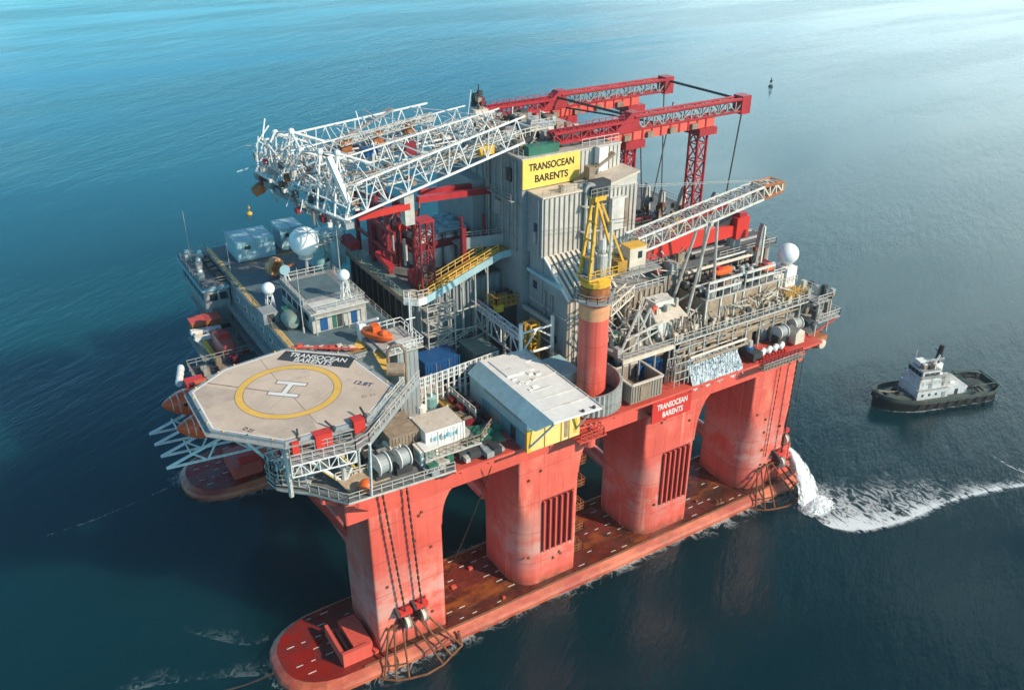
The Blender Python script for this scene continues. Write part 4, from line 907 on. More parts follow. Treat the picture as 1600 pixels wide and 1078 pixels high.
redboat((27.4, 128.6, 33.2), 8, 'dark red lifeboat lying under the yellow davit boom', R(90))
t = thing('gear_hut', 'rust red box hut behind the white davit at the far bow', 'hut', (27.6, 138, 32)); c = V((26.51, 136.2, 33.24))
mb = MB(); mb.box(c.x - 2.2, c.x + 2.3, 134.9, 137.5, c.z - .2, c.z + 2.6, 'rust_orange'); mb.box(c.x - 2.3, c.x + 2.4, 134.8, 137.55, c.z + 2.6, c.z + 2.75, 'hull_red'); mb.box(c.x - .4, c.x + .5, 134.85, 134.95, c.z, c.z + 2, 'maroon'); mb.tube((c.x, 136, 33), (c.x, 136, c.z), .4, 'steel'); mb.build('cabin', t)
# row of rusty and dark fittings along the block's bow face
rq = random.Random(9)
for i in range(9):
    y = 107 + i * 3.1; mb = MB(); x = rq.uniform(28.2, 30.6); mb.box(x - .6, x + .6, y - .7, y + .7, 30.6, 32.2 + rq.random() * 1.4, rq.choice(['bright_red', 'maroon', 'steel', 'dark'])); mb.tube((x, y, 31), (x, y + .3, 34), .15, 'steel'); mb.tube((x, y, 33.2), (31.9, y, 33.2), .12, 'steel')
    single(mb, 'valve_box', ('red', 'dull', 'dark', 'grey')[i % 4] + ' pipe manifold box at the foot of the accommodation front', 'equipment', 'manifold boxes under the accommodation front')
# rust-pink deck machinery peeking above the helideck's far edge
mb = MB(); 
for i in range(16):
    p = V((32.33, 108.32, 41)).lerp(V((39.4, 104.15, 41)), i / 15); mb.cbox((p.x + rq.uniform(-.3, .3), p.y + .5 + rq.uniform(-.5, .7), AZ + .01), (.7, .6, rq.uniform(.2, .7)), rq.choice(['hull_red', 'cream', 'brown_steel', 'wood', 'steel']))
mb.tube((31.86, 108.6, 41.6), (39.51, 103.42, 41.6), .16, 'hull_red'); single(mb, 'foam_skid', 'low row of pinkish red firefighting gear along the far helideck edge', 'equipment')

# ------------------------------------------------------------------ moonpool house with the silos and the walkway round it
sh = thing('process_module', 'tall grey ribbed module with a yellow walkway rim between helideck and tower', 'building', (60, 124, 30.6))
mx0, mx1, my0, my1, mz = 52.0, 68.6, 113.6, 138.0, 43.0
mb = MB(); mb.box(mx0 + .6, mx1, my0 + .6, my1, 30.58, mz - .6, 'corr_grey'); mb.ribs('y', my0 + .6, mx0 + 1, mx1 - .2, 31, mz - .7, 1.25, 'wall_grey', -1, .35, .5); mb.ribs('x', mx0 + .6, my0 + 1, my1 - .4, 31, mz - .7, 2.2, 'dark', -1, .4, .9); mb.build('wall', sh)
mb = MB(); mb.box(mx0 + .4, mx1, my0 + .4, my1, mz - .58, mz - .3, 'deck_grey'); mb.build('roof', sh)
# walkway: level along the bow side, then a ramp up to the tower
mb = MB(); W = 2.0
c0 = V((51.36, 111.66, 43)); far = V((51.2, 139, mz)); end = V((69.2, 112.4, 47.2))
mb.extr([(c0.x - 1, c0.y - .2, mz), (c0.x + 1.6, c0.y + 2.4, mz), (53.2, 138.6, mz), (50.6, 138.6, mz)], (0, 0, .25), 'grey_green')
mb.extr([(c0.x - 1, c0.y - .2, mz), (c0.x + .6, c0.y - 1.6, mz), (c0.x + 2.4, c0.y - 1.6, mz), (c0.x + 2.4, c0.y + 1.8, mz), (c0.x + 1.2, c0.y + 2.2, mz)], (0, 0, .26), 'cream')
mb.build('walkway', sh)
mb = MB(); rs = V((c0.x + 2.3, c0.y - .1, mz + .2)); re = V((66.5, 112.6, 47.0))
mb.obox(rs, re, 2.6, .25, 'ochre'); mb.obox(re, (69.6, 112.6, 47.2), 2.6, .25, 'ochre')
for s in (-.9, -.2, .5, 1.1): mb.obox(rs + V((0, s, .2)), re + V((0, s, .2)), .18, .2, 'line_yellow' if s != -.2 else 'brown_steel')
mb.build('ramp', sh)
mb = MB(); mb.obox(rs + V((-.4, -1.5, -.35)), re + V((0, -1.5, -.35)), .25, 1.1, 'pale_blue'); mb.obox(re + V((0, -1.5, -.35)), (69.6, 111.1, 46.85), .25, 1.1, 'pale_blue'); mb.obox((c0.x + .5, c0.y - 1.8, mz - .1), rs + V((-.4, -1.6, -.3)), .3, 1.1, 'white'); mb.obox((c0.x - 1.1, c0.y - .3, mz - .1), (c0.x + .5, c0.y - 1.8, mz - .1), .3, 1.1, 'white')
mb.obox((c0.x - 1.1, c0.y - .3, mz - .1), (50.5, 138.6, mz - .1), .25, .8, 'wood'); mb.build('fascia', sh)
mb = MB(); mb.rail([(c0.x - 1, c0.y - .2, mz + .3), (c0.x + .5, c0.y - 1.6, mz + .3), (c0.x + 2.4, c0.y - 1.6, mz + .3)], 'cream', 1.3, 1, .07); mb.rail([rs + V((0, -1.3, .2)), re + V((0, -1.3, .2))], 'line_yellow', 1.2, 1.4, .07); mb.rail([rs + V((0, 1.3, .2)), re + V((0, 1.3, .2))], 'line_yellow', 1.2, 1.4, .07)
mb.rail([(c0.x - 1, c0.y - .2, mz + .25), (50.7, 138.6, mz + .25)], 'grey_green', 1.2, 1.6, .06); mb.build('railing', sh)
mb = MB()
for u in (.12, .3, .48, .66, .84): p = rs.lerp(re, u); mb.tube((p.x, p.y - 1.3, 31), (p.x, p.y - 1.3, p.z - .3), .16, 'pale_steel'); mb.tube((p.x, p.y - 1.3, p.z - 3), (p.x, p.y, p.z - .4), .1, 'pale_steel')
mb.tube((c0.x - .5, c0.y - 1.2, 31), (c0.x - .5, c0.y - 1.2, mz), .17, 'pale_steel'); mb.tube((54.8, 111.8, 38.4), (66, 112, 39), .13, 'pale_steel'); mb.build('post', sh)
# scaffold stair at the corner below the walkway
ss = thing('scaffold_stair', 'grey zigzag scaffold stair below the corner of the yellow walkway', 'stairs', (55, 110.5, 30.6))
mb = MB()
for i, z in enumerate((32.4, 34.6, 36.8, 39, 41)):
    mb.box(53.0, 57.6, 109.4, 111.4, z, z + .12, 'pale_steel'); mb.rail([(53, 109.4, z + .1), (57.6, 109.4, z + .1)], 'pale_steel', 1.1, 1.5, .06)
    if z < 41: mb.obox((53.4 if i % 2 else 57.2, 110, z + .1), (57.2 if i % 2 else 53.4, 110, z + 2.2), .8, .15, 'pale_steel')
mb.build('flight', ss)
mb = MB()
for x in (53, 57.6):
    for y in (109.3, 111.5): mb.tube((x, y, 30.6), (x, y, 42), .12, 'pale_steel')
mb.tube((53, 109.3, 35), (57.6, 109.3, 30.8), .08, 'pale_steel'); mb.tube((57.6, 109.3, 37), (62, 109.8, 36.4), .1, 'pale_steel'); mb.tube((57.6, 109.3, 34), (63, 109.8, 35), .1, 'pale_steel'); mb.rail([(57.6, 109.6, 34.6), (64.4, 110.4, 36.2)], 'pale_steel', 1, 1.2, .06)
mb.build('frame', ss)

# bulk silos
k = 0
sbase = mz - .28
st_pts = [(x, y) for y in (121.4, 124.2, 127.0) for x in (58.4, 60.8, 63.2, 65.6)]
for i, (x, y) in enumerate(st_pts):
    t = thing('bulk_silo', 'white ribbed bulk silo standing in the clustered rows beside the red lattice tower', 'silo', (x, y, sbase), 'white bulk silos behind the ramp')
    mb = MB(); mb.lathe((x, y, sbase), [(1.05, 0), (1.1, .2), (1.1, 5.0), (.85, 5.5), (.3, 5.75), (0, 5.75)], 'off_white' if i % 3 else 'pale_steel', 12)
    mb.build('shell', t, True)
    mb = MB(); mb.tube((x + .2, y, sbase + 5.6), (x + .2, y, sbase + 6.15), .22, 'pale_blue', 8); mb.tube((x + .2, y, sbase + 6.0), (x + .9, y + .6, sbase + 6.0), .1, 'pale_blue'); mb.build('cap', t)
mb = MB(); mb.box(57.0, 67.0, 119.9, 120.2, 46.2, 47.4, 'maroon'); mb.box(56.9, 57.15, 120.2, 129, 46.2, 47.4, 'maroon'); mb.rail([(57, 120, 47.6), (67, 120, 47.6)], 'maroon', .9, 1.6, .05); mb.box(57.3, 66.9, 120.3, 128.4, 48.30, 48.4, 'pale_blue')
for i in range(20): mb.cbox((57.8 + (i % 5) * 1.95, 121 + (i // 5) * 2, 48.41), (1.1, .9, .25 + .2 * (i % 3)), 'pale_blue')
single(mb, 'silo_frame', 'maroon band and pale hatch deck tying the white silos together', 'frame')

# red lattice tower with grey leg
def lattice_tower(x, y, z0, z1, w, n, rc, rb, m, name, label, cat, group=None, mb2=None):
    t = thing(name, label, cat, (x, y, z0), group); mb = MB()
    mb.lattice((x, y + 0, z0), (x, y, z1), w, w, n, rc, rb, m, mb2, up=(0, 1, 0)); mb.build('lattice', t); return t
t = lattice_tower(54.6, 111.6, 43.3, 54.3, 2.1, 5, .2, .11, 'shade_red', 'lattice_post', 'dark red lattice post with a pale grey head under the white derrick', 'tower')
mb = MB(); c = V((52.26, 112, 55.52)); mb.obox((c.x, 112.6, 54.2), (c.x, 112.6, 58.9), 1.5, 1.5, 'pale_steel', (0, 1, 0)); mb.box(53.4, 55.9, 111.4, 113.9, 54.2, 54.5, 'crane_red'); mb.build('head', t)
# red pipe frames around, their shadow put into the darker reds
rf = thing('riser_frame', 'dark red steel frame of racks and beams under the bow end of the derrick', 'frame', (53, 126, mz))
mb = MB()
for x, y in ((52.6, 121), (52.6, 127), (52.6, 133), (55.6, 118), (55.8, 124), (55.8, 131)):
    mb.obox((x, y, mz - .3), (x, y, 54), .6, .6, 'maroon'); mb.tube((x, y, 47), (x + 2.6, y + 3, 53.6), .2, 'shade_red')
for z in (47, 50.5, 53.8): mb.obox((52.6, 119, z), (52.6, 135, z), .5, .5, 'shade_red'); mb.obox((55.7, 117, z), (55.7, 133, z), .5, .5, 'maroon')
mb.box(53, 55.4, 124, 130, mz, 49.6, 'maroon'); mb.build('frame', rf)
for a, b, w_, h_ in (((50.26, 115, 46.77), (49.89, 119, 48.02), 1.0, .8), ((50.7, 130, 45.14), (50.33, 133, 45.66), 1.6, 1.4)): mb = MB(); mb.obox(a, b, w_, h_, 'crane_red'); mb.build('arm', rf)
mb = MB(); mb.box(53.4, 55.2, 114.4, 116.4, 43.5, 45.4, 'crane_red'); mb.build('winch_box', rf)
mb = MB()
r5 = random.Random(4)
for i in range(14):
    x, y = 53.2 + r5.random() * 4, 116.5 + r5.random() * 14; z = 45 + r5.random() * 3; mb.tube((x, y, z), (x, y, z + 2 + 3 * r5.random()), .22, r5.choice(['pale_steel', 'steel', 'dark', 'white']), 6)
mb.tube((54.6, 119.5, 51), (54.6, 121.5, 51.4), .8, 'bright_red', 10); mb.build('pipe', rf)
# red rest beams between post and tower
t = thing('rest_beam', 'crimson horizontal beams carrying the derrick towards the tower', 'beam', (62, 117, 50))
mb = MB(); a, b = (54.56, 114, 57), (68.57, 117, 55.16); mb.obox(a, b, .8, .9, 'crane_red'); a, b = (56.85, 118, 56.62), (69.63, 120, 55.08); mb.obox(a, b, .8, .8, 'crane_red'); mb.obox((52.35, 112, 57.04), (44.91, 113, 56.43), .6, .9, 'bright_red'); mb.build('beam', t)
mb = MB(); mb.tube((63, 116.5, 43), (63, 116.5, 52), .3, 'maroon'); mb.tube((66.4, 115.4, 43), (66.4, 115.4, 52), .3, 'maroon'); mb.build('support', t)

# ------------------------------------------------------------------ derrick lying over towards the bow
dk = thing('derrick', 'white lattice drilling derrick lowered flat above the red frames', 'derrick', (56, 118, 58))
LW = 'lattice_white'
# near, two inner and far longitudinal trusses: bow end, tower end, height at either end
TR = [(V((41.85, 110, 57.49)), V((70.4, 110, 64.0)), 4.4, 3.8), (V((38.64, 116, 58.74)), V((69.4, 115.6, 63.9)), 4.6, 4.0), (V((37.23, 122, 59.87)), V((67.0, 121.6, 63.6)), 4.4, 3.8), (V((35.76, 128, 60.58)), V((63.6, 127.6, 63.0)), 4.2, 4.0)]
def D(k, u, h=0):
    """point on truss k (0 near .. 3 far, fractions allowed), u along, h above the lower chord"""
    a = min(int(k), 2); f = k - a; p = TR[a][0].lerp(TR[a][1], u); q = TR[a + 1][0].lerp(TR[a + 1][1], u); e = p.lerp(q, f); return V((e.x, e.y, e.z + h))
def TH(k, u): a = min(int(k), 2); f = k - a; h = lambda i: TR[i][2] + (TR[i][3] - TR[i][2]) * u; return h(a) * (1 - f) + h(a + 1) * f
mb = MB(); NB = 9
for k in range(4):
    edge = k in (0, 3); rc = .2 if edge else .15
    mb.tube(D(k, 0), D(k, 1), rc, LW); mb.tube(D(k, .07, TH(k, .07)), D(k, 1, TH(k, 1)), rc * .85, LW)
    for i in range(NB):
        u0, u1, um = i / NB, (i + 1) / NB, (i + .55) / NB
        mb.tube(D(k, u0), D(k, um, TH(k, um)), .11, LW, 5); mb.tube(D(k, um, TH(k, um)), D(k, u1), .11, LW, 5)
        if i % 2: mb.tube(D(k, u0), D(k, u0 + .01, TH(k, u0)), .09, LW, 5)
        if edge: mb.tube(D(k, u0).lerp(D(k, um, TH(k, um)), .5), D(k, u1).lerp(D(k, um, TH(k, um)), .5), .06, LW, 4)
mb.build('side_truss', dk)
mb = MB()
for i in range(NB + 1):
    u = i / NB
    mb.path([D(0, u), D(1, u), D(2, u), D(3, u)], .13, LW, 5)
    if i and i % 2 == 0:
        mb.path([D(k, u, TH(k, u)) for k in range(4)], .11, LW, 5)
        for k in range(3): mb.tube(D(k, u), D(k + 1, u, TH(k + 1, u)), .08, LW, 4)
    if i < NB:
        for k in range(3): mb.tube(D(k + (i % 2), u), D(k + 1 - (i % 2), u + 1 / NB), .08, LW, 4)
mb.build('cross_frame', dk)
# leaning A frames at the bow end
mb = MB()
for f, top, r_ in ((TR[3][0], V((39.08, 127.4, 65.85)), .2), (V((36.72, 124, 60.07)), V((40.34, 124, 66.62)), .22), (TR[2][0], V((40.41, 121, 64.59)), .3), (TR[1][0], V((41.74, 117, 65.18)), .2), (V((39.92, 113, 58.3)), V((43.44, 115, 65.24)), .18)):
    mb.tube(f, top, r_, LW, 8); mb.tube(f + V((.6, -2.6, -.1)), top, .15, LW); mb.tube(f + V((3.4, .3, .8)), top, .14, LW); mb.tube(top, top + V((4.4, -1, -1.8)), .17, LW); mb.ball(top, .5, LW, 8); mb.tube(f.lerp(top, .45), f + V((3.4, .3, .8)), .08, LW, 4); mb.tube(f.lerp(top, .6), f + V((.6, -2.6, -.1)), .08, LW, 4)
tops = [V((39.08, 127.4, 65.85)), V((40.34, 124, 66.62)), V((40.41, 121, 64.59)), V((41.74, 117, 65.18)), V((43.44, 115, 65.24))]
mb.path(tops, .16, LW)
mb.path([TR[k][0] for k in range(4)], .26, LW, 8); mb.path([TR[k][0] + V((.3, 0, 1.8)) for k in range(4)], .14, LW)
# the broad white ram from the near corner
mb.obox(V((42.75, 110.6, 59.58)), V((41.57, 113.5, 65.37)), .8, .6, 'white'); mb.tube(V((41.85, 110, 57.49)), V((42.75, 110.6, 59.58)), .25, LW); mb.build('foot_frame', dk)
# machinery carried inside
mb = MB(); r6 = random.Random(12)
for i in range(120):
    k, u = r6.random() * 2.9 + .05, r6.uniform(.03, .98); s = r6.uniform(.25, .85); p = D(k, u, r6.uniform(-.3, 1.6))
    mb.cbox(p, (s * r6.uniform(.6, 2.4), s, s * r6.uniform(.5, 1.2)), r6.choice(['steel', 'brown_steel', 'wood', 'pale_steel', 'off_white', 'dark', 'maroon', 'pale_steel', 'lattice_white']))
for i in range(46):
    k, u = r6.random() * 2.9 + .05, r6.uniform(0, .7); mb.tube(D(k, u, r6.uniform(0, 3)), D(min(2.99, k + r6.uniform(-.1, .1)) if k > .2 else k, u + r6.uniform(.15, .3), r6.uniform(0, 3)), r6.uniform(.06, .14), r6.choice(['pale_steel', 'steel', 'lattice_white', 'brown_steel', 'off_white']), 5)
for i in range(110):
    k = r6.random() * 2.95; u = r6.uniform(0, .09); a = D(k, u, r6.uniform(-1.4, 6)) - V((r6.uniform(0, 1.6), 0, 0)); mb.tube(a, a + V((r6.uniform(-1.2, 2.6), r6.uniform(-2.4, 2.4), r6.uniform(-2.6, 2.6))), r6.uniform(.05, .13), r6.choice([LW, LW, 'pale_steel', 'steel', 'off_white', 'brown_steel']), 5)
for i in range(26):
    k = r6.random() * 2.95; p = D(k, r6.uniform(0, .06), r6.uniform(-1.6, 2.5)) - V((r6.uniform(0, 1.4), 0, 0)); mb.cbox(p, (r6.uniform(.4, 1.1), r6.uniform(.4, 1.1), r6.uniform(.4, 1.0)), r6.choice(['steel', 'maroon', 'wall_grey', 'dark', 'rust', 'off_white']))
for i in range(40):
    k, u = r6.random() * 2.5 + .05, r6.uniform(0, .95); h = r6.uniform(0, 3); mb.tube(D(k, u, h), D(k + .45, u + r6.uniform(-.04, .04), h + r6.uniform(-.6, 2)), .06, LW, 4)
for k, u0, u1, h in ((.5, .06, .7, 1.6), (1.45, .1, .95, 2.2), (2.4, .05, .75, 1.4), (.25, .5, .98, .8), (1.9, .3, .8, 3.4)): mb.lattice(D(k, u0, h), D(k, u1, h), .9, .9, 12, .08, .05, 'pale_steel', 'off_white')
for i in range(90):
    k, u = r6.random() * 2.6 + .05, r6.uniform(0, .95); h = r6.uniform(0, 4.2); mb.tube(D(k, u, h), D(k + r6.uniform(0, .35), min(1, u + r6.uniform(-.05, .09)), max(0, h + r6.uniform(-3, 3))), r6.uniform(.05, .1), r6.choice([LW, LW, 'pale_steel', 'off_white', 'steel']), 4)
for i in range(60):
    k = r6.random() * 2.9; u = r6.uniform(-.02, .12); mb.tube(D(k, max(u, 0), r6.uniform(0, 5)), D(min(2.99, k + r6.uniform(0, .4)), max(0, u + r6.uniform(0, .06)), r6.uniform(0, 5)), r6.uniform(.05, .1), r6.choice([LW, 'pale_steel', 'off_white']), 4)
mb.build('machinery', dk)
for P, y, col, nm in (((52.5, 122, 64.53), 122, 'rust_orange', 'roller'), ((47.45, 122, 64.04), 122, 'rust_orange', 'roller'), ((57.53, 122, 65.44), 122, 'rust_orange', 'roller'), ((54.72, 116, 64.02), 116, 'maroon', 'roller'), ((61.46, 119, 63.94), 119, 'wood', 'roller')):
    mb = MB()
    mb.box(P[0] - .8, P[0] + .8, y - .5, y + .5, P[2] - .9, P[2] + .9, col); mb.build(nm, dk)
mb = MB(); mb.box(63.2, 65.6, 110.6, 112.6, 62.9, 64.2, 'yellow'); mb.build('winch_cover', dk)
P = (49.26, 118, 63.89); mb = MB(); mb.box(P[0] - 1, P[0] + 1, 117, 119, P[2] - .5, P[2] + .6, 'blue'); mb.build('motor', dk)
a, b = (46.22, 128, 62.41), (57.73, 128, 66.85); mb = MB(); mb.obox(a, b, 1.4, .35, 'steel'); mb.build('pipe_ramp', dk)
mb = MB(); P = (35.73, 127.5, 58.03)
mb.lathe(V(P) + V((-1, 0, -.4)), [(0, 0), (.7, .1), (.9, 1.4), (.6, 2.2), (0, 2.3)], 'rust_orange', 10, (1, -.1, .5)); mb.build('crown_block', dk)
mb = MB()
for i in range(16):
    u = i / 15 * 3; p = D(min(u, 2.99), .012, -1.0 - r6.random() * .8); mb.cbox(p, (1.2, 1.2, .8), r6.choice(['dark', 'wall_grey', 'brown_steel', 'maroon', 'steel']))
mb.tube(D(2.99, 0, .8), D(2.99, 0, .8) + V((-2.6, .6, -.6)), .12, 'pale_blue'); mb.build('underside_walkway', dk)

# ------------------------------------------------------------------ tower (drilling module)
tw = thing('drilling_tower', 'tall ribbed cream and grey drilling tower bearing the yellow name board', 'tower', (77, 116, 30.6))
bx0, bx1 = 68.7, 86.6
mb = MB(); mb.box(bx0, bx1, 108.0, 131, 30.6, 62.0, 'wall_grey'); mb.box(bx0 - .15, bx1 + .1, 107.85, 131.1, 62.0, 62.25, 'pale_steel')
for z in (47.5, 55): mb.box(bx0 - .12, bx0 + .02, 108.1, 130.9, z, z + .25, 'steel')
mb.ribs('y', 108, 78.9, bx1 - .1, 50, 61.9, .72, 'corr_cream', -1, .22, .34); mb.box(78.8, bx1 - .05, 107.93, 108.02, 50, 61.95, 'corr_cream')
mb.ribs('x', bx0, 108.5, 130.5, 48, 61.8, 1.9, 'wall_grey', -1, .2, .25); mb.build('main_block', tw)
# near block below the sign
fx0, fx1, fy0 = 69.6, 79.5, 104.0
mb = MB(); mb.box(fx0, fx1, fy0, 107.95, 48.0, 57.25, 'corr_grey', 'cream'); mb.box(fx0 + .02, fx1 - .02, fy0 - .04, fy0 + .05, 48.1, 57.2, 'corr_cream'); mb.ribs('y', fy0 - .03, fx0 + .1, fx1 - .1, 48.15, 57.1, .86, 'corr_cream', -1, .26, .34)
mb.box(fx0 - .1, fx1 + .1, fy0 - .32, 107.9, 57.26, 57.5, 'cream'); mb.build('near_block', tw)
# stern side block, higher roof sloping
mb = MB(); mb.box(79.6, 86.8, 103.6, 107.95, 34, 57.0, 'corr_cream'); mb.ribs('y', 103.6, 79.7, 86.7, 40, 56.9, .72, 'corr_cream', -1, .22, .34)
mb.extr([(79.5, 103.3, 57.02), (86.9, 103.3, 58.6), (86.9, 103.3, 58.9), (79.5, 103.3, 57.4)], (0, 4.6, 0), 'cream'); mb.extr([(79.7, 103.65, 57.0), (86.7, 103.65, 57.0), (86.7, 103.65, 58.6)], (0, 4.2, 0), 'corr_cream'); mb.build('stern_block', tw)
# lower block spreading towards the pedestal crane, with sloped ribbed roof
mb = MB(); mb.box(70.0, 79.0, 97.6, 107.9, 30.6, 43.5, 'wall_grey'); mb.extr([(70.0, 97.6, 43.51), (70.0, 103.95, 43.51), (70.0, 103.95, 48.0)], (9, 0, 0), 'wall_grey')
mb.ribs('y', 97.6, 70.2, 78.9, 31, 43.4, .95, 'corr_cream', -1, .2, .4); mb.box(70.05, 78.95, 97.54, 97.62, 31, 43.4, 'corr_brown')
mb.box(69.86, 70.02, 97.7, 107.8, 40.2, 40.45, 'pale_steel'); mb.box(69.3, 70.02, 98.5, 107.5, 45.0, 45.5, 'pale_blue')
mb.box(69.9, 70.02, 104, 107.6, 31, 47.9, 'wall_grey'); mb.build('lower_block', tw)
mb = MB()
for i in range(10):
    x = 70.3 + i * .92; mb.extr([(x, 97.5, 43.55), (x, 103.9, 48.05), (x, 103.9, 48.3), (x, 97.3, 43.8)], (.42, 0, 0), 'cream')
mb.extr([(69.9, 97.3, 43.4), (69.9, 103.95, 48.05), (69.9, 103.95, 48.4), (69.9, 97.1, 43.7)], (.3, 0, 0), 'white'); mb.build('sloped_roof', tw)
# sign
mb = MB(); mb.box(68.6, 78.75, 107.68, 107.9, 57.7, 62.1, 'sign_yellow'); sg = mb.build('name_board', tw)
text('TRANSOCEAN', (69.65, 107.66, 60.35), (1, 0, 0), (0, 0, 1), 1.05, 'black', sg, width=8.0, bold=.03)
text('BARENTS', (70.65, 107.66, 58.55), (1, 0, 0), (0, 0, 1), 1.05, 'black', sg, width=5.9, bold=.03)
# roof terrace fittings of the near block
mb = MB(); mb.box(73.0, 73.6, 104.2, 104.9, 57.52, 58.5, 'wood'); mb.box(73.2, 78.4, 104.6, 105.2, 57.52, 58.2, 'cream'); mb.box(78.6, 79.6, 105, 106.4, 57.52, 60.2, 'brown_steel'); mb.box(76.4, 78.2, 104.4, 106, 57.52, 58.2, 'steel')
mb.rail([(69.7, 104, 57.5), (79.4, 104, 57.5)], 'steel', 1.0, 1.4, .04); mb.build('roof_fitting', tw)
# vertical pipes on the lit face right of the near block
mb = MB()
for i, x in enumerate((76.9, 77.6, 78.4, 79.2)): mb.tube((x, 103.2 - .2 * i, 41), (x, 103.2 - .2 * i, 57.5 - i), .26, ('pale_steel', 'off_white', 'pale_steel', 'steel')[i], 8)
for z in (46, 51, 55): mb.box(76.2, 80, 102.4, 103.7, z, z + .2, 'pale_steel')
mb.box(77.6, 80.4, 102.0, 103.9, 55.5, 58.8, 'dark'); mb.box(78, 80, 101.8, 102.1, 56.4, 57.9, 'steel')
mb.box(81.2, 84, 102.4, 103.4, 50.6, 55.6, 'off_white'); mb.box(83.6, 84.1, 102.3, 102.45, 50.8, 55.4, 'wood'); mb.build('duct', tw)
for (y, z) in ((100.5, 36), (101.5, 39), (106, 43), (105.5, 52.5)):
    mb = MB(); xx = 69.52 if z > 47 else 69.82; mb.box(xx, xx + .12, y - .5, y + .5, z - .6, z + .6, 'navy'); mb.build('window', tw)
mb = MB()
for y, r_ in ((109.4, .16), (110.0, .12), (117.2, .2), (117.9, .14)): mb.tube((68.4, y, 47.6), (68.4, y, 61.6), r_, 'steel', 6)
mb.ladder((68.3, 112.6, 47.6), (68.3, 112.6, 62), .6, 34, 'pale_steel'); mb.box(68.3, 68.55, 113.6, 115.4, 52, 54.4, 'steel'); mb.box(68.3, 68.55, 110.6, 111.8, 58.2, 60.2, 'dark'); mb.box(67.4, 68.6, 109, 116, 55.6, 55.75, 'steel'); mb.rail([(67.4, 109, 55.7), (67.4, 116, 55.7)], 'steel', 1.1, 1.2, .05)
for y, r_ in ((101.2, .14), (101.7, .1), (103.1, .18)): mb.tube((69.75, y, 31), (69.75, y, 43), r_, 'steel', 6)
mb.box(69.55, 69.98, 98.6, 99.6, 31, 33.2, 'steel'); mb.box(69.2, 69.98, 104.2, 106.4, 36, 37.6, 'pale_steel'); mb.box(68.8, 69.98, 98, 107, 33.9, 34.05, 'steel'); mb.rail([(68.8, 98, 34.05), (68.8, 107, 34.05)], 'steel', 1.1, 1.2, .05)
mb.box(69.3, 69.52, 105.2, 106.2, 50, 51.8, 'steel'); mb.tube((69.4, 104.6, 48.2), (69.4, 104.6, 57), .1, 'pale_steel', 5); mb.build('service_pipe', tw)
# grey walls between derrick and near block
mb = MB(); mb.box(66.5, 68.6, 119, 131, 43, 56.5, 'wall_grey'); mb.box(62.5, 68.6, 114.5, 118.8, 47.2, 47.5, 'steel'); mb.extr([(62.3, 114.4, 47.5), (68.6, 112.9, 47.5), (68.6, 112.9, 49.3), (62.3, 114.4, 49.3)], (0, .15, 0), 'wall_grey'); mb.box(61.9, 62.6, 114.2, 115, 44, 51, 'maroon'); mb.rail([(62.4, 114.4, 49.3), (68.6, 112.9, 49.3)], 'steel', .9, 1.2, .05); mb.build('side_annex', tw)

# top deck of the tower: green tarpaulin, cabins, pipe clutter
r7 = random.Random(21)
mb = MB(); mb.box(70.2, 75.6, 108.6, 110.2, 62.26, 63.6, 'green')
single(mb, 'tarpaulin_cover', 'green tarpaulin along the tower roof behind the yellow name board', 'tarpaulin')
t = thing('roof_cabin', 'off-white cabin on the tower roof between the red gantry rails', 'cabin', (76, 117, 62.3)); c = V((77.81, 117, 64.08))
mb = MB(); mb.box(74.6, 78.8, 114.8, 118.6, 62.26, 64.4, 'off_white'); mb.box(74.4, 79.0, 114.6, 118.8, 64.4, 64.55, 'pale_steel'); mb.rail([(74.5, 114.7, 64.55), (78.9, 114.7, 64.55)], 'off_white', 1, 1, .05); mb.box(75.4, 76.6, 116, 117.4, 64.56, 65.3, 'steel'); mb.tube((77.6, 117, 64.5), (77.6, 117, 66.4), .14, 'steel'); mb.build('cabin_body', t)
mb = MB(); mb.box(75.2, 76.2, 114.72, 114.82, 62.8, 63.9, 'dark'); mb.build('window', t)
t = thing('driller_mast', 'dark stub mast with lamps rising from the tower roof against the sea', 'mast', (72, 128, 62.3)); c = V((72.48, 127, 66.22))
mb = MB(); mb.box(c.x - 1.2, c.x + 1.2, 126, 128.4, 62.3, c.z - 1.0, 'cream'); mb.build('base', t)
mb = MB()
for i in range(14): mb.cbox((c.x + r7.uniform(-.9, .9), 127 + r7.uniform(-.8, .8), c.z - 1 + r7.random() * 2.2), (.7, .7, .7), r7.choice(['dark', 'black', 'brown_steel', 'maroon']))
mb.tube((c.x, 127, c.z), (c.x, 127, c.z + 2.8), .12, 'dark'); mb.build('lamp_cluster', t)
mb = MB()
for i in range(150):
    x = 70 + r7.random() * 13; y = 110.6 + r7.random() * 18; 
    if 74 < x < 79.2 and 114.2 < y < 119.2: continue
    h = r7.uniform(.4, 2.2); mb.cbox((x, y, 62.26), (r7.uniform(.3, 1.6), r7.uniform(.3, 1.3), h), r7.choice(['steel', 'brown_steel', 'wood', 'dark', 'pale_steel', 'cream', 'wall_grey', 'dark']))
for i in range(40):
    x = 69.6 + r7.random() * 8; y = 110 + r7.random() * 18; mb.tube((x, y, 62.4 + r7.random()), (x + r7.uniform(-3, 3), y + r7.uniform(-3, 3), 63 + r7.random() * 2.2), .1, r7.choice(['pale_steel', 'steel', 'brown_steel', 'cream']), 5)
stuff(mb, 'drilling_gear', 'crowded grey-brown drilling gear across the tower roof between the rails')
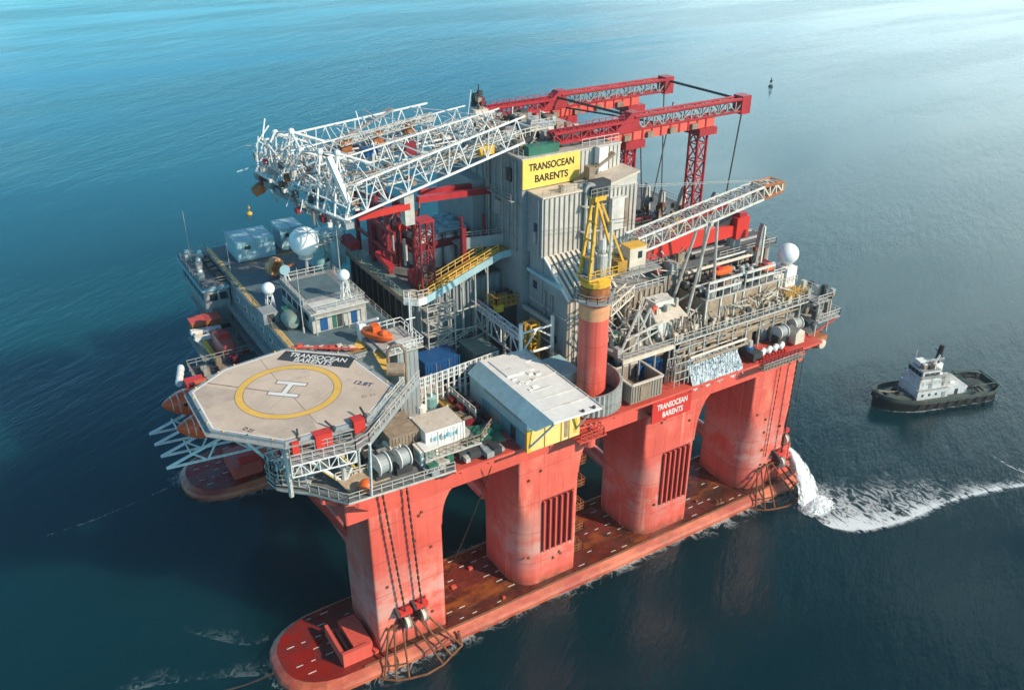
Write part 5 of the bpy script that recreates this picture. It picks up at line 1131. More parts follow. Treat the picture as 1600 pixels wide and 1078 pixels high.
mb = MB(); mb.rail([(69, 108.2, 62.3), (69, 130, 62.3)], 'steel', 1.2, 1.4, .06); mb.rail([(79.5, 108.3, 62.3), (86.4, 108.3, 62.3)], 'off_white', 1.2, 1.4, .05); mb.rail([(70, 112, 64), (75, 113, 64)], 'cream', 1.2, 1, .06); single(mb, 'guard_rail', 'thin grey guard rail round the rim of the tower roof', 'railing')
mb = MB(); P = (79.86, 107.2, 59.45); mb.obox((77.2, 106.6, 57.6), (84.2, 106.6, 61.2), 1.0, .4, 'brown_steel'); mb.box(81.4, 83.0, 106.4, 107.6, 58.8, 62.4, 'white'); single(mb, 'roof_stair', 'brown stair beside a white board on the cream stern block', 'stairs')

# ------------------------------------------------------------------ red overhead gantry
gt = thing('pipe_gantry', 'long crimson twin-beam overhead gantry running aft from the tower', 'gantry', (94, 119, 45))
for y in (110.0, 128.4):
    mb = MB(); o = 0 if y < 120 else -1
    mb.lattice((75 + o, y, 63.2), (90 + o, y, 63.2), 1.5, 1.5, 9, .3, .13, 'crane_red'); mb.obox((75 + o, y, 63.3), (88 + o, y, 63.3), 1.3, .5, 'crane_red')
    mb.obox((85 + o, y, 62.4), (107 + o, y, 62.4), 1.5, 1.5, 'hull_face'); mb.lattice((90 + o, y, 63.3), (113.4 + o, y, 63.3), 1.6, 2.0, 12, .22, .11, 'crane_red', 'steel'); [mb.box(86 + o + i * 1.9, 86.25 + o + i * 1.9, y - .86, y + .86, 61.6, 63.2, 'crane_red') for i in range(11)]; [mb.box(88 + o + i * 4.6, 89.2 + o + i * 4.6, y - 1.25, y - .87, 61.8, 62.7, 'brown_steel') for i in range(4)]; mb.rail([(76 + o, y - .85, 64.9), (88 + o, y - .85, 64.9)], 'crane_red', 1.0, 1.2, .06); mb.tube((90 + o, y - .8, 65.3), (113.6 + o, y - .8, 65.3), .3, 'crane_red', 8); mb.tube((90 + o, y + .8, 65.3), (113.6 + o, y + .8, 65.3), .3, 'crane_red', 8)
    mb.box(112.6 + o, 114.6 + o, y - 1.1, y + 1.1, 62.8, 65.8, 'crane_red'); mb.extr([(86 + o, y - .9, 63.2), (91 + o, y - .9, 63.2), (91 + o, y - .9, 66.0), (89.4 + o, y - .9, 66.0)], (0, 1.8, 0), 'crane_red'); mb.build('beam', gt)
for x, y in ((90.2, 110), (105.4, 110), (105.2, 128.4), (90.2, 128.4)):
    mb = MB(); mb.lattice((x, y, 44), (x, y, 61.6), 2.0, 2.0, 6, .24, .13, 'crane_red', up=(0, 1, 0)); mb.box(x - 1.9, x + 1.9, y - 1.3, y + 2.6, 60.4, 61.6, 'crane_red'); mb.build('leg', gt)
for a, b, q in (((113.4, 110, 65), (112.8, 128.4, 65), .22), ((88, 128.2, 65), (92, 110.4, 64.6), .22), ((90, 128, 63), (97, 111, 63), .15)): mb = MB(); mb.tube(a, b, q, 'dark'); mb.build('tie_cable', gt)
def rope(p, q, label, r=.12, name='hoist_rope'):
    mb = MB(); mb.tube(p, q, r, 'dark', 5); single(mb, name, label, 'rope', 'hoist ropes of the red gantry')
rope((113.8, 110, 62.8), (110.24, 108, 48.71), 'dark rope slanting down from the stern end of the red gantry', .14)
rope((112.4, 128.4, 62.8), (110.0, 124, 43), 'dark rope hanging from the far gantry beam end', .12)
rope((92.2, 110, 61), (95.4, 112, 46), 'dark rope crossing between the two sunlit gantry legs', .1)
rope((114.47, 128, 60.91), (108.69, 126, 39.53), 'dark rope hanging behind the near gantry beam', .12)

# ------------------------------------------------------------------ pedestal crane
pc = thing('pedestal_crane', 'red pedestal crane with yellow mast, cream cab and white lattice boom laid aft', 'crane', (69.2, 90, 30.6))
PX, PY = 69.2, 90.0
mb = MB(); mb.lathe((PX, PY, 26), [(2.1, 0), (2.1, 20.6), (2.35, 20.9), (2.35, 21.3)], 'column_red', 28); mb.build('pedestal', pc, True)
mb = MB(); mb.lathe((PX, PY, 47.35), [(2.12, -2.8), (2.14, -1.8), (2.14, 0), (2.1, 0)], 'faded_orange', 28); mb.lathe((PX, PY, 47.32), [(2.36, 0), (3.0, 0), (3.0, .22), (1.0, .22)], 'wall_grey', 24); mb.lathe((PX, PY, 47.55), [(2.0, 0), (2.0, 1.7), (1.6, 1.75)], 'rust_orange', 24); mb.build('slew_ring', pc, True)
mb = MB(); mb.rail([(PX + 2.9 * math.cos(R(a)), PY + 2.9 * math.sin(R(a)), 47.5) for a in range(0, 361, 30)], 'steel', 1.1, 1.2, .05); mb.box(PX - .3, PX - 2.35, PY - 2.35, PY - 2.1, 41, 42.2, 'column_red') if 0 else None
mb.build('railing', pc)
mb = MB(); mb.lathe((PX, PY, 49.3), [(1.9, 0), (2.1, .2), (2.1, .8), (1.8, .9), (1.8, 1.4), (1, 1.4)], 'yellow', 16); mb.box(PX - 2.3, PX + 2.5, PY - 1.6, PY + 1.6, 50.65, 50.95, 'yellow', 'steel'); mb.rail([(PX - 2.3, PY - 1.6, 50.95), (PX + 2.5, PY - 1.6, 50.95)], 'yellow', 1.1, .9, .06); mb.build('turntable', pc)
mb = MB()
tp = V((PX - .2, PY + .2, 62.2))
for s in (-1.1, 1.1):
    mb.obox((PX - 1.9, PY + s, 51), (tp.x - .5, PY + s * .45, 61.8), .36, .34, 'yellow'); mb.obox((PX + 3.6, PY + s, 52.4), (tp.x + .2, PY + s * .45, 61.0), .30, .28, 'yellow')
for z in (53.5, 56, 58.5): u = (z - 51) / 10.8; mb.tube((PX - 1.9 + u * 1.2, PY - 1.5 + u * .8, z), (PX - 1.9 + u * 1.2, PY + 1.5 - u * .8, z), .16, 'yellow')
mb.box(tp.x - 1.0, tp.x + .8, tp.y - .9, tp.y + .9, 61.4, 62.2, 'yellow'); mb.build('mast', pc)
mb = MB(); mb.box(tp.x - 1.6, tp.x + 1.0, tp.y - 1.1, tp.y + 1.0, 62.22, 63.4, 'dark'); mb.lathe((tp.x - 1.4, tp.y - .4, 63), [(0, 0), (.9, 0), (.9, .5), (0, .5)], 'steel', 14, (0, 1, 0)); mb.rail([(tp.x - 2, tp.y - 1.3, 62.2), (tp.x + 1.6, tp.y - 1.3, 62.2)], 'steel', 1.1, .9, .05); mb.build('sheave_head', pc)
mb = MB(); mb.lathe((PX + .2, PY - .9, 51.02), [(.75, 0), (.75, 2.9), (.6, 3.1), (0, 3.1)], 'pale_steel', 14); mb.lathe((PX + .2, PY - .9, 54.3), [(.45, 0), (.55, .5), (.45, 1.8), (0, 1.9)], 'off_white', 10); mb.box(PX - 1.4, PX - .4, PY - .6, PY + 1.2, 51.02, 53.6, 'steel'); mb.tube((PX + 1.3, PY - 1.2, 51), (PX + 1.3, PY - 1.2, 58.5), .2, 'off_white', 8); mb.build('winch_housing', pc)
mb = MB(); mb.box(73.6, 76.4, 88.4, 90.4, 50.9, 54.0, 'cream'); mb.box(73.5, 76.5, 88.3, 90.5, 54.0, 54.15, 'yellow'); cab = mb.build('operator_cab', pc)
mb = MB(); mb.box(75.0, 75.7, 88.36, 88.42, 52.4, 53.4, 'glass'); mb.box(76.38, 76.44, 88.7, 90.1, 52, 53.7, 'glass'); mb.build('window', cab)
mb = MB(); mb.box(71.6, 78.6, 87.4, 90.8, 50.5, 50.7, 'steel'); mb.box(71.8, 73.4, 88.6, 90.6, 50.72, 52.4, 'ochre'); mb.rail([(72, 87.4, 50.7), (78.6, 87.4, 50.7), (78.6, 90.8, 50.7)], 'steel', 1.1, 1.3, .05)
for i in range(22): mb.cbox((74 + random.random() * 5, 90.9 + random.random() * 2.2, 50.8 + random.random() * 1.6), (1.1, .8, .7), random.choice(['cream', 'hull_red', 'crane_red', 'off_white', 'brown_steel']))
mb.build('machinery_deck', pc)
# boom
b0, b1 = V((76.6, 91.6, 52.0)), V((105.5, 93, 55.57))
mb = MB(); bt = b0.lerp(b1, .86)
mb.lattice(b0, bt, 2.6, 2.3, 17, .2, .1, 'off_white', 'pale_steel', h2=2.0); mb.build('boom', pc)
mb = MB(); mb.lattice(bt, b1, 2.4, 2.0, 3, .26, .16, 'rust_orange', 'cream', h2=1.5); mb.lathe(b1 + V((0, -1.2, .8)), [(0, 0), (.9, 0), (.9, 2.4), (0, 2.4)], 'brown_steel', 12, (0, 1, 0)); mb.build('boom_tip', pc)
mb = MB(); dd = (b1 - b0); 
for u0, u1, m, s in ((.05, .95, 'crane_red', .3), (.3, .62, 'crane_red', -.6), (.2, .8, 'hull_red', 0)): mb.tube(b0.lerp(b1, u0) + V((0, s, 1.2)), b0.lerp(b1, u1) + V((0, s, 1.1)), .2, m, 6)
mb.box(b0.x + 14.6, b0.x + 16.2, b0.y - 1.45, b0.y - 1.25, b0.z + 3.4, b0.z + 4.6, 'white') if 0 else None
mb.build('boom_walkway', pc)
mb = MB(); mb.tube((tp.x + .6, tp.y - .3, 62.8), b1 + V((-2, -.3, 1.8)), .05, 'steel', 4); mb.tube((tp.x + .6, tp.y + .6, 62.8), b1 + V((-2, .3, 1.8)), .05, 'steel', 4); mb.build('pendant_line', pc)
# boom rest
t = thing('boom_rest', 'tall pale four-legged trestle propping the white crane boom', 'trestle', (91.4, 94, 36.5))
mb = MB(); top = b0.lerp(b1, .52)
for x, y in ((88.4, 92.2), (94.2, 92.2), (88.6, 96.4), (94.4, 96.4)):
    m1 = MB(); m1.tube((x, y, 36.6), (top.x + (x - 91.4) * .22, top.y + (y - 94) * .5, top.z), .24, 'pale_steel', 8); m1.build('leg', t)
for a, b in (((88.4, 92.2, 40), (94.1, 92.2, 37)), ((94, 92.2, 41.5), (89, 92.2, 38)), ((89.4, 92.4, 43), (93.2, 92.4, 43)), ((93.4, 92.4, 42), (94.2, 96.4, 39)), ((89, 92.4, 42), (84.6, 96.8, 37))): m1 = MB(); m1.tube(a, b, .15, 'pale_steel'); m1.build('brace', t)
mb.obox((top.x - 1.4, top.y - 2, top.z - .2), (top.x - 1.4, top.y + 2, top.z - .2), .5, .5, 'pale_steel'); mb.build('saddle', t)

# second, red knuckle boom
t = thing('knuckle_boom_crane', 'red box-girder crane arm lying under the white lattice boom', 'crane', (95, 98.5, 43.8))
mb = MB(); a, b = V((85.49, 98.5, 46.94)), V((103.83, 98.5, 47.21))
mb.extr([a + V((0, 0, -1.0)), b + V((0, 0, -.7)), b + V((0, 0, 1.0)), a.lerp(b, .5) + V((0, 0, 2.1)), a + V((0, 0, 1.0))], (0, 1.8, 0), 'bright_red'); mb.build('arm', t)
mb = MB(); mb.box(b.x - .4, b.x + 2.3, 98, 100.8, b.z - 1.2, b.z + 2.4, 'bright_red'); mb.box(b.x + .2, b.x + 1.8, 98.2, 100.4, b.z + 2.4, b.z + 3.1, 'crane_red'); mb.obox(b + V((-4.5, 1, .9)), b + V((0, 1, 2)), .9, .9, 'dark'); mb.build('slew_base', t)
mb = MB(); mb.tube((b.x + .8, 99.5, 43), (b.x + .8, 99.5, b.z - 1.2), 1.1, 'steel', 12); mb.build('post', t)

# ------------------------------------------------------------------ aft pipe deck
pd = thing('pipe_deck_module', 'grey-brown aft module with an upper pipe deck under the red gantry', 'building', (99, 120, 30.6))
mb = MB(); mb.box(87.2, 112.4, 98.6, 148, 30.6, 43.3, 'wall_grey'); mb.ribs('y', 98.6, 87.6, 112, 36.6, 43, 1.1, 'brown_steel', -1, .2); mb.build('wall', pd)
mb = MB(); mb.box(86.9, 112.8, 97.6, 148.3, 43.32, 43.6, 'deck_grey'); mb.rail([(112.7, 148, 43.6), (112.7, 97.7, 43.6), (100, 97.7, 43.6)], 'pale_steel', 1.1, 1.6, .06); mb.build('deck', pd)
mb = MB()
for i in range(7): mb.tube((96 + i * .05, 99.4 + i * .9, 44.2), (112, 99.4 + i * .9, 44.2), .4, ('dark', 'steel', 'dark')[i % 3], 8)
for i in range(12): mb.tube((87.6, 112 + i * .75, 44.0 + (i % 2) * .4), (102, 112 + i * .75, 44.0 + (i % 2) * .4), .33, ('dark', 'maroon', 'black')[i % 3], 8)
mb.build('pipe_stack', pd)
rw = random.Random(31)
mb = MB()
for i in range(90):
    x, y = 80.2 + rw.random() * 14, 97.5 + rw.random() * 12
    z = 43.6 if x > 87 else 36.3
    mb.cbox((x, y, z), (rw.uniform(.4, 1.9), rw.uniform(.4, 1.7), rw.uniform(.4, 2.6) + (4 if x < 87 and rw.random() < .4 else 0)), rw.choice(['cream', 'pale_steel', 'brown_steel', 'steel', 'wood', 'off_white', 'dark', 'hull_red']))
for i in range(46):
    x, y = 80 + rw.random() * 12, 96 + rw.random() * 12; mb.tube((x, y, 43.4 + rw.random()), (x + rw.uniform(-3, 3), y + rw.uniform(-2, 2), 44.5 + rw.random() * 3), .1, rw.choice(['off_white', 'pale_steel', 'cream', 'steel']), 5)
o = stuff(mb, 'deck_gear', 'jumble of cream and brown deck gear between the crane cab and the gantry leg')
# middle house under the gear
t = thing('mud_module', 'brown module stepping down behind the pedestal crane', 'building', (83, 102, 30.6))
mb = MB(); mb.box(79.6, 87.1, 96.0, 110, 30.6, 43.0, 'brown_steel', 'steel'); mb.ribs('y', 96, 79.8, 87, 36.5, 42.8, 1.0, 'corr_brown', -1, .2); mb.build('wall', t)
mb = MB(); mb.rail([(79.7, 95.9, 43), (87, 95.9, 43)], 'off_white', 1.1, 1.2, .06); mb.build('railing', t)
# tapered posts along the aft edge
def fin(P, h, w, label, lean=0, g='tapered posts standing along the pipe deck'):
    t = thing('tapered_post', label, 'post', P, g); x, y, z = P
    mb = MB(); mb.extr([(x - w, y, z), (x + w, y, z), (x + w * .45 + lean, y, z + h * .96), (x + lean, y, z + h), (x - w * .4 + lean, y, z + h * .9)], (0, .8, 0), 'steel'); mb.obox((x + w * .9, y - .05, z), (x + w * .4 + lean, y - .05, z + h * .94), .25, .3, 'off_white'); mb.build('fin', t)
    mb = MB()
    for i in range(10): mb.cbox((x + rw.uniform(-w, w), y + rw.uniform(-.4, 1), z + rw.random() * h * .45), (.6, .6, .8), rw.choice(['rust', 'brown_steel', 'rust', 'dark']))
    mb.build('rusty_foot', t)
fin((103.0, 120, 43.6), 5.8, .75, 'grey tapered post with rusty foot, just astern of the cream tower')
fin((104.2, 117.2, 43.6), 5.2, .6, 'slim grey tapered post second along from the tower')
fin((106.6, 115.4, 43.6), 5.6, 1.0, 'broad leaning grey post with a pale edge between the gantry legs', 1.1)
fin((111.6, 112.6, 43.6), 4.6, .9, 'leaning tapered post just aft of the red gantry leg', 1.0)
fin((106.2, 95.2, 41.0), 8.0, .7, 'tall rusty post beside the large aft radome', .3)
fin((107.0, 104, 43.6), 6.0, .45, 'slim pale post behind the tip of the white boom', 0)
t = thing('yellow_winch', 'ochre winch lying on the pipe deck between tapered posts', 'winch', (100.46, 110, 47.28)); c = V((102.32, 112, 45.96))
mb = MB(); mb.box(c.x - 2, c.x + 2.6, 111, 112.6, 43.62, 45.0, 'yellow'); mb.lathe((c.x, 110.8, 45.2), [(0, 0), (1.0, 0), (1.0, 2), (0, 2)], 'ochre', 12, (0, 1, 0)); mb.build('drum', t)

# stern lower deck houses and front faces
fm = thing('forward_rack_module', 'tan-panelled module with pale frames along the sunlit aft side', 'building', (99, 94, 30.6))
mb = MB(); mb.box(91.6, 107.4, 91.2, 97.5, 36.4, 40.6, 'wood', 'deck_grey')
for x in (91.6, 94.6, 97.6, 99.4, 103, 107.2): mb.box(x - .14, x + .14, 91.0, 91.22, 36.4, 40.8, 'off_white')
for z in (36.5, 40.65): mb.box(91.4, 107.6, 90.96, 91.24, z, z + .2, 'pale_steel')
mb.build('panel_wall', fm)
mb = MB(); mb.box(84.0, 113.0, 89.2, 97.9, 36.0, 36.3, 'pale_steel', 'deck_grey'); mb.build('deck', fm)
mb = MB()
for i in range(10):
    x = 91.8 + i * 1.55; mb.tube((x, 91.2, 40.8), (x, 91.2, 43.6), .12, 'off_white')
for x0, x1 in ((91.8, 98.6), (99.6, 105.8)):
    for z in (42.2, 43.6): mb.obox((x0, 91.2, z), (x1, 91.2, z), .3, .35, 'off_white')
mb.rail([(84, 89.3, 36.3), (113, 89.3, 36.3)], 'pale_steel', 1.2, 1.3, .07); mb.rail([(107.5, 89.6, 37.6), (112.8, 89.6, 37.6)], 'ochre', 1.1, .9, .07); mb.build('railing', fm)
mb = MB()
for x in range(84, 113, 3): mb.tube((x + .4, 89.6, 30.6), (x + .4, 89.6, 36), .16, 'pale_steel'); mb.tube((x + .4, 89.6, 33.5), (x + 1.8, 89.6, 35.9), .1, 'steel')
mb.build('post', fm)
mb = MB()
for i in range(70):
    x = 84.6 + rw.random() * 28; y = 90 + rw.random() * 5; mb.cbox((x, y, 30.6), (rw.uniform(.5, 1.8), rw.uniform(.5, 1.5), rw.uniform(.8, 4.6)), rw.choice(['brown_steel', 'wood', 'steel', 'pale_steel', 'dark', 'wall_grey', 'cream']))
for i in range(14): 
    z = 33.2 + rw.random() * 2.4; x = 84 + rw.random() * 12; mb.tube((x, 89.4 + rw.random() * .8, z), (x + 10 + rw.random() * 8, 89.4 + rw.random() * .8, z), .14, rw.choice(['pale_steel', 'brown_steel', 'wood', 'steel']), 6)
stuff(mb, 'under_deck_gear', 'shadowed brown pipework packed beneath the tan-panelled module')
mb = MB()
for i in range(80):
    x = 107.8 + rw.random() * 5; y = 90 + rw.random() * 5.5; mb.cbox((x, y, 36.32), (rw.uniform(.3, .9), rw.uniform(.3, .9), rw.uniform(.3, 1.5)), rw.choice(['ochre', 'line_yellow', 'wood', 'brown_steel', 'cream', 'ochre']))
for i in range(24): x = 107.6 + rw.random() * 4; mb.tube((x, 90 + rw.random() * 2, 36.5), (x + 1.2, 90 + rw.random() * 2, 38.4), .1, 'line_yellow', 5)
stuff(mb, 'hose_rack', 'tangle of yellow hoses and pipes below the aft radome tower')
mb = MB()
for i in range(110):
    x = 91.8 + rw.random() * 14; y = 92 + rw.random() * 5.2; mb.cbox((x, y, 40.62), (rw.uniform(.3, 1.8), rw.uniform(.3, 1.4), rw.uniform(.2, 1.4)), rw.choice(['dark', 'brown_steel', 'steel', 'pale_steel', 'wood', 'dark', 'black', 'wall_grey']))
mb.tube((92, 96.4, 43.4), (106.6, 96.0, 43.7), .26, 'cream', 8); mb.tube((98, 97, 44), (107, 96.6, 44.3), .16, 'off_white', 6)
for i in range(16): mb.ball((101.5 + rw.random() * 3.6, 94 + rw.random() * 2.4, 41.2 + rw.random()), .5, rw.choice(['pale_blue', 'pale_steel', 'wall_grey']), 7)
stuff(mb, 'rack_cargo', 'dark pipes and pale sacks lying on top of the tan-panelled module')
for P, L, lab in (((98.6, 95.4, 42.0), 4.2, 'small orange boat stowed on top of the tan-panelled module'), ((106.4, 93.4, 41.6), 3.0, 'small orange boat under a maroon hatch beside the aft radome')):
    t = thing('stowed_boat', lab, 'boat', P, 'orange boats stowed aft'); mb = MB(); boat_shell(mb, L, 1.7, 1.2, 'orange', 'dark'); mb.v = [(x + P[0], y + P[1], z + P[2]) for x, y, z in mb.v]; mb.build('boat_hull', t, True)
    mb = MB(); mb.box(P[0] - 1, P[0] + 1, P[1] - .6, P[1] + .6, P[2] - 1.2, P[2] + .3, 'dark'); mb.box(P[0] - L * .3, P[0] - L * .1, P[1] - .4, P[1] + .4, P[2] + 1.0, P[2] + 1.5, 'bright_red' if L > 4 else 'maroon'); mb.build('cradle', t)
t = thing('pipe_manifold', 'pale scaffold of upright pipes at the left end of the silvery netting', 'pipework', (85, 87.6, 30.6))
mb = MB()
for x in (82.2, 83.2, 84.2, 85.0):
    for y in (86.6, 88.4): mb.tube((x, y, 30.6), (x, y, 34.6), .09, 'pale_steel', 5)
for z in (31.6, 33, 34.5):
    for y in (86.6, 88.4): mb.tube((82.2, y, z), (85, y, z), .08, 'pale_steel', 5)
mb.build('scaffold', t)
mb = MB()
for i in range(22): x = 81.6 + rw.random() * 4; y = 87 + rw.random() * 1.6; mb.path([(x, y, 30.8), (x, y, 32 + rw.random() * 2.4), (x + .7, y + .3, 32 + rw.random() * 2.8)], .11, rw.choice(['steel', 'brown_steel', 'wood', 'pale_steel']), 5)
mb.build('pipe_bend', t)
mb = MB()
for i in range(90):
    x = 84.4 + rw.random() * 27; y = 89.7 + rw.random() * 1.1; mb.cbox((x, y, 36.3), (rw.uniform(.2, .8), rw.uniform(.2, .6), rw.uniform(.3, 1.5)), rw.choice(['brown_steel', 'wood', 'cream', 'pale_steel', 'steel', 'dark']))
for i in range(26): x = 85 + rw.random() * 24; mb.path([(x, 91.0, 36.6 + rw.random() * 3), (x, 90.5, 37 + rw.random() * 3), (x + rw.uniform(1, 3), 90.4, 37 + rw.random() * 3.6)], .09, rw.choice(['pale_steel', 'cream', 'wood', 'brown_steel']), 5)
for i in range(34): x = 84 + rw.random() * 7; mb.tube((x, 89.8 + rw.random() * 2, 36.3), (x + rw.uniform(-.3, .3), 89.8 + rw.random() * 2, 37.6 + rw.random() * 2.6), .1, rw.choice(['pale_steel', 'cream', 'wood', 'brown_steel', 'steel']), 5)
stuff(mb, 'rail_side_gear', 'brown and cream fittings crowded along the railed edge of the tan-panelled module')
# aft corner tower and radome
t = thing('aft_corner_tower', 'off-white stepped tower at the stern corner beneath the large radome', 'tower', (111, 94, 36.3))
mb = MB(); mb.box(107.6, 112.6, 93, 97.4, 36.3, 40.4, 'off_white'); mb.box(110.6, 112.9, 92.6, 95.6, 36.3, 41.2, 'white'); mb.ribs('y', 93, 107.8, 110.4, 36.4, 40.3, .8, 'cream', -1, .12); mb.box(106.6, 108.8, 95, 97.4, 40.42, 42.2, 'maroon'); mb.build('wall', t)
mb = MB(); mb.rail([(107.6, 92.9, 40.4), (110.5, 92.9, 40.4)], 'white', 1.1, 1, .06); mb.rail([(113, 92.4, 38.6), (107.4, 92.4, 38.6)], 'pale_steel', 1.1, 1, .06)
for i in range(7): mb.tube((112.95, 92.5, 36.6 + i * .6), (112.95, 95.4, 36.6 + i * .6), .05, 'steel', 4)
mb.build('railing', t)
radome((111.9, 94.1, 43.15), 1.75, 41.2, 'large white radome at the stern corner against the sea', False)
# stern overhanging platform
t = thing('stern_platform', 'grey railed platform overhanging the stern corner above the sea', 'platform', (115, 89, 30.5))
mb = MB(); mb.box(113.1, 118.4, 86.8, 94, 33.0, 33.3, 'steel'); mb.rail([(113.1, 86.9, 33.3), (118.3, 86.9, 33.3), (118.3, 94, 33.3)], 'pale_steel', 1.2, 1.1, .08)
mb.box(113.1, 116.4, 87.6, 93, 36.2, 36.4, 'steel'); mb.rail([(113.1, 87.6, 36.4), (116.4, 87.6, 36.4), (116.4, 93, 36.4)], 'pale_steel', 1.2, 1.1, .08); mb.build('grating', t)
mb = MB()
for p in ((116.4, 87.6), (116.4, 93), (113.3, 87.4)): mb.tube((p[0], p[1], 30.4), (p[0], p[1], 36.3), .16, 'pale_steel')
mb.tube((118.2, 87, 33), (113.2, 88.6, 29.6), .18, 'hull_red'); mb.tube((118.2, 93.6, 33), (113.2, 93.6, 29.6), .18, 'hull_red'); mb.build('post', t)
mb = MB()
for i in range(34): mb.cbox((113.4 + rw.random() * 4.4, 87.4 + rw.random() * 6, rw.choice([33.32, 33.32, 36.42])), (.7, .7, rw.uniform(.5, 2.0)), rw.choice(['steel', 'pale_steel', 'brown_steel', 'dark', 'wood', 'wall_grey']))
o = mb.build('winch_gear', t); o['kind'] = 'stuff'
mb = MB(); mb.box(113.4, 116.2, 86.9, 89.6, 28.2, 30.1, 'rust_orange'); mb.lathe((114.6, 86.8, 29.0), [(.2, 0), (.8, 0), (.8, .5), (.2, .5)], 'cream', 12, (0, -1, 0)); mb.build('corner_fairlead', t)

# winch drums
def drum(c, r, L, label, mat='pale_steel', axis=(1, 0, 0), g='mooring winch drums'):
    t = thing('winch_drum', label, 'winch', (c[0], c[1], 30.6), g); ax = V(axis).normalized(); s = V(c) - ax * L / 2
    mb = MB(); mb.lathe(s, [(0, 0), (r, 0), (r, .14), (r * .8, .16), (r * .8, L * .48), (r * .8, L * .5), (r * .8, L * .56), (r * .8, L * .58), (r * .8, L - .16), (r, L - .14), (r, L), (0, L)], 'off_white', 20, axis); mb.build('drum', t)
    mb = MB(); mb.lathe(s + ax * .17, [(r * .82, 0), (r * .84, .1), (r * .84, L - .44), (r * .82, L - .34)], 'wall_grey', 20, axis); mb.build('rope_layer', t)
    mb = MB(); mb.cbox((c[0], c[1], 30.62), (L + .6 if ax.x > .5 else 1.4, 1.4 if ax.x > .5 else L + .6, c[2] - 30.6 - r * .5), 'dark'); mb.build('bed', t)
drum((35.61, 89, 32.8), 1.5, 1.6, 'grey winch drum on the bow deck, beside the orange buoy', 'pale_steel', (1, .1, 0))
drum((38.56, 89, 32.79), 1.4, 1.6, 'grey winch drum on the bow deck, beside the white framed cabin', 'steel', (1, .1, 0))
drum((38.5, 92, 32.35), 1.3, 1.5, 'grey winch drum behind the first pair on the bow deck', 'steel', (1, .1, 0))
drum((106.47, 88.6, 32.61), 1.15, 1.8, 'grey winch drum at the stern corner next to the blue drum', 'pale_steel')
drum((111.06, 89.8, 32.4), 1.25, 1.8, 'pale winch drum at the stern corner under the yellow hoses', 'off_white')
drum((115.71, 91, 31.88), 1.2, 1.4, 'pale winch drum next to the overhanging stern platform', 'pale_steel')
t = thing('winch_cover_plate', 'cream curved winch cover at the stern deck edge', 'cover', (109, 87, 30.6)); c = V((108.89, 87.2, 31.51))
mb = MB(); mb.extr([(c.x - .9, 86.6, 30.6), (c.x + 1.2, 86.6, 30.6), (c.x + 1.0, 86.6, 32.6), (c.x - .2, 86.6, 33.4), (c.x - 1.0, 86.6, 32.6)], (0, 2, 0), 'cream'); mb.build('shield', t)
mb = MB(); c = V((32.71, 87.3, 33.28)); mb.ball((c.x, c.y, 31.5), .95, 'orange', 14); single(mb, 'marker_buoy', 'orange ball buoy on the deck edge beside the bow winches', 'buoy', None, True)
t = thing('control_cabin', 'small white framed cabin with tinted glass on the deck edge', 'cabin', (42.39, 88.77, 30.6)); c = V((42.26, 88.52, 30.6))
mb = MB(); mb.box(c.x - 1.4, c.x + 1.1, c.y - .3, c.y + 1.8, 30.62, 32.9, 'white'); mb.box(c.x - 1.5, c.x + 1.2, c.y - .4, c.y + 1.9, 32.9, 33.1, 'white'); mb.build('cabin_body', t)
mb = MB(); mb.box(c.x - 1.0, c.x + .8, c.y - .36, c.y - .28, 31.3, 32.6, 'teal'); mb.box(c.x - 1.46, c.x - 1.38, c.y + .1, c.y + 1.5, 31.3, 32.6, 'teal'); mb.build('window', t)

# silvery netting heaped along the edge
def netting():
    mb = MB(); nx, ny = 70, 12; r = random.Random(8); vs = []
    for i in range(nx + 1):
        for j in range(ny + 1):
            u, v = i / nx, j / ny; x = 85.4 + 10.4 * u; y = 85.85 + 2.6 * v; z = 30.2 + 3.0 * math.sin(v * 1.45) + r.uniform(-.28, .28) + .5 * math.sin(u * 37 + v * 3) * v * .5
            if j == 0: z -= .9 * (.5 + .5 * math.sin(u * 26)); y -= .12
            vs.append((x + r.uniform(-.06, .06), y, z))
    fs = [(i * (ny + 1) + j, (i + 1) * (ny + 1) + j, (i + 1) * (ny + 1) + j + 1, i * (ny + 1) + j + 1) for i in range(nx) for j in range(ny)]
    mb.add(vs, fs, 'foam_grey'); mb.box(85.6, 95.6, 88.5, 88.8, 30.6, 32.9, 'dark')
    for i in range(110): e = V((85.6 + r.random() * 10, 85.9 + r.random() * 2.5, 0)); e.z = 30.25 + 3.0 * math.sin((e.y - 85.85) / 2.6 * 1.45) + r.uniform(-.1, .15); mb.tube(e, e + V((r.uniform(-.45, .45), r.uniform(-.2, .2), r.uniform(-.1, .45))), r.uniform(.05, .16), r.choice(['pale_blue', 'foam_grey', 'foam_grey', 'foam_grey']), 5)
    single(mb, 'cargo_netting', 'silvery blue-grey netting draped over cargo along the sunlit deck edge', 'netting')
netting()
for p, q, lab, m in (((85.88, 87.6, 34.06), (97.49, 87.6, 34.23), 'long cream pipe lying along the top of the silvery netting', 'cream'), ((86.11, 87.2, 33.4), (97.47, 87.2, 33.62), 'long brown pipe just below the cream pipe over the netting', 'wood')):
    mb = MB(); mb.tube(p, q, .22, m, 10); single(mb, 'long_pipe', lab, 'pipe', 'long pipes above the netting')
mb = MB()
for i in range(10): c = V((99.08, 86.6, 32.08)).lerp(V((105.29, 86.6, 32.3)), i / 9); mb.ball((c.x, c.y + (i % 2) * .4, 31.3), .5, 'white', 7); mb.box(c.x - .5, c.x + .5, 86, 87.4, 30.3, 30.85, 'bright_red')
single(mb, 'sack_row', 'row of white sacks in a red tray at the stern deck edge', 'sacks')
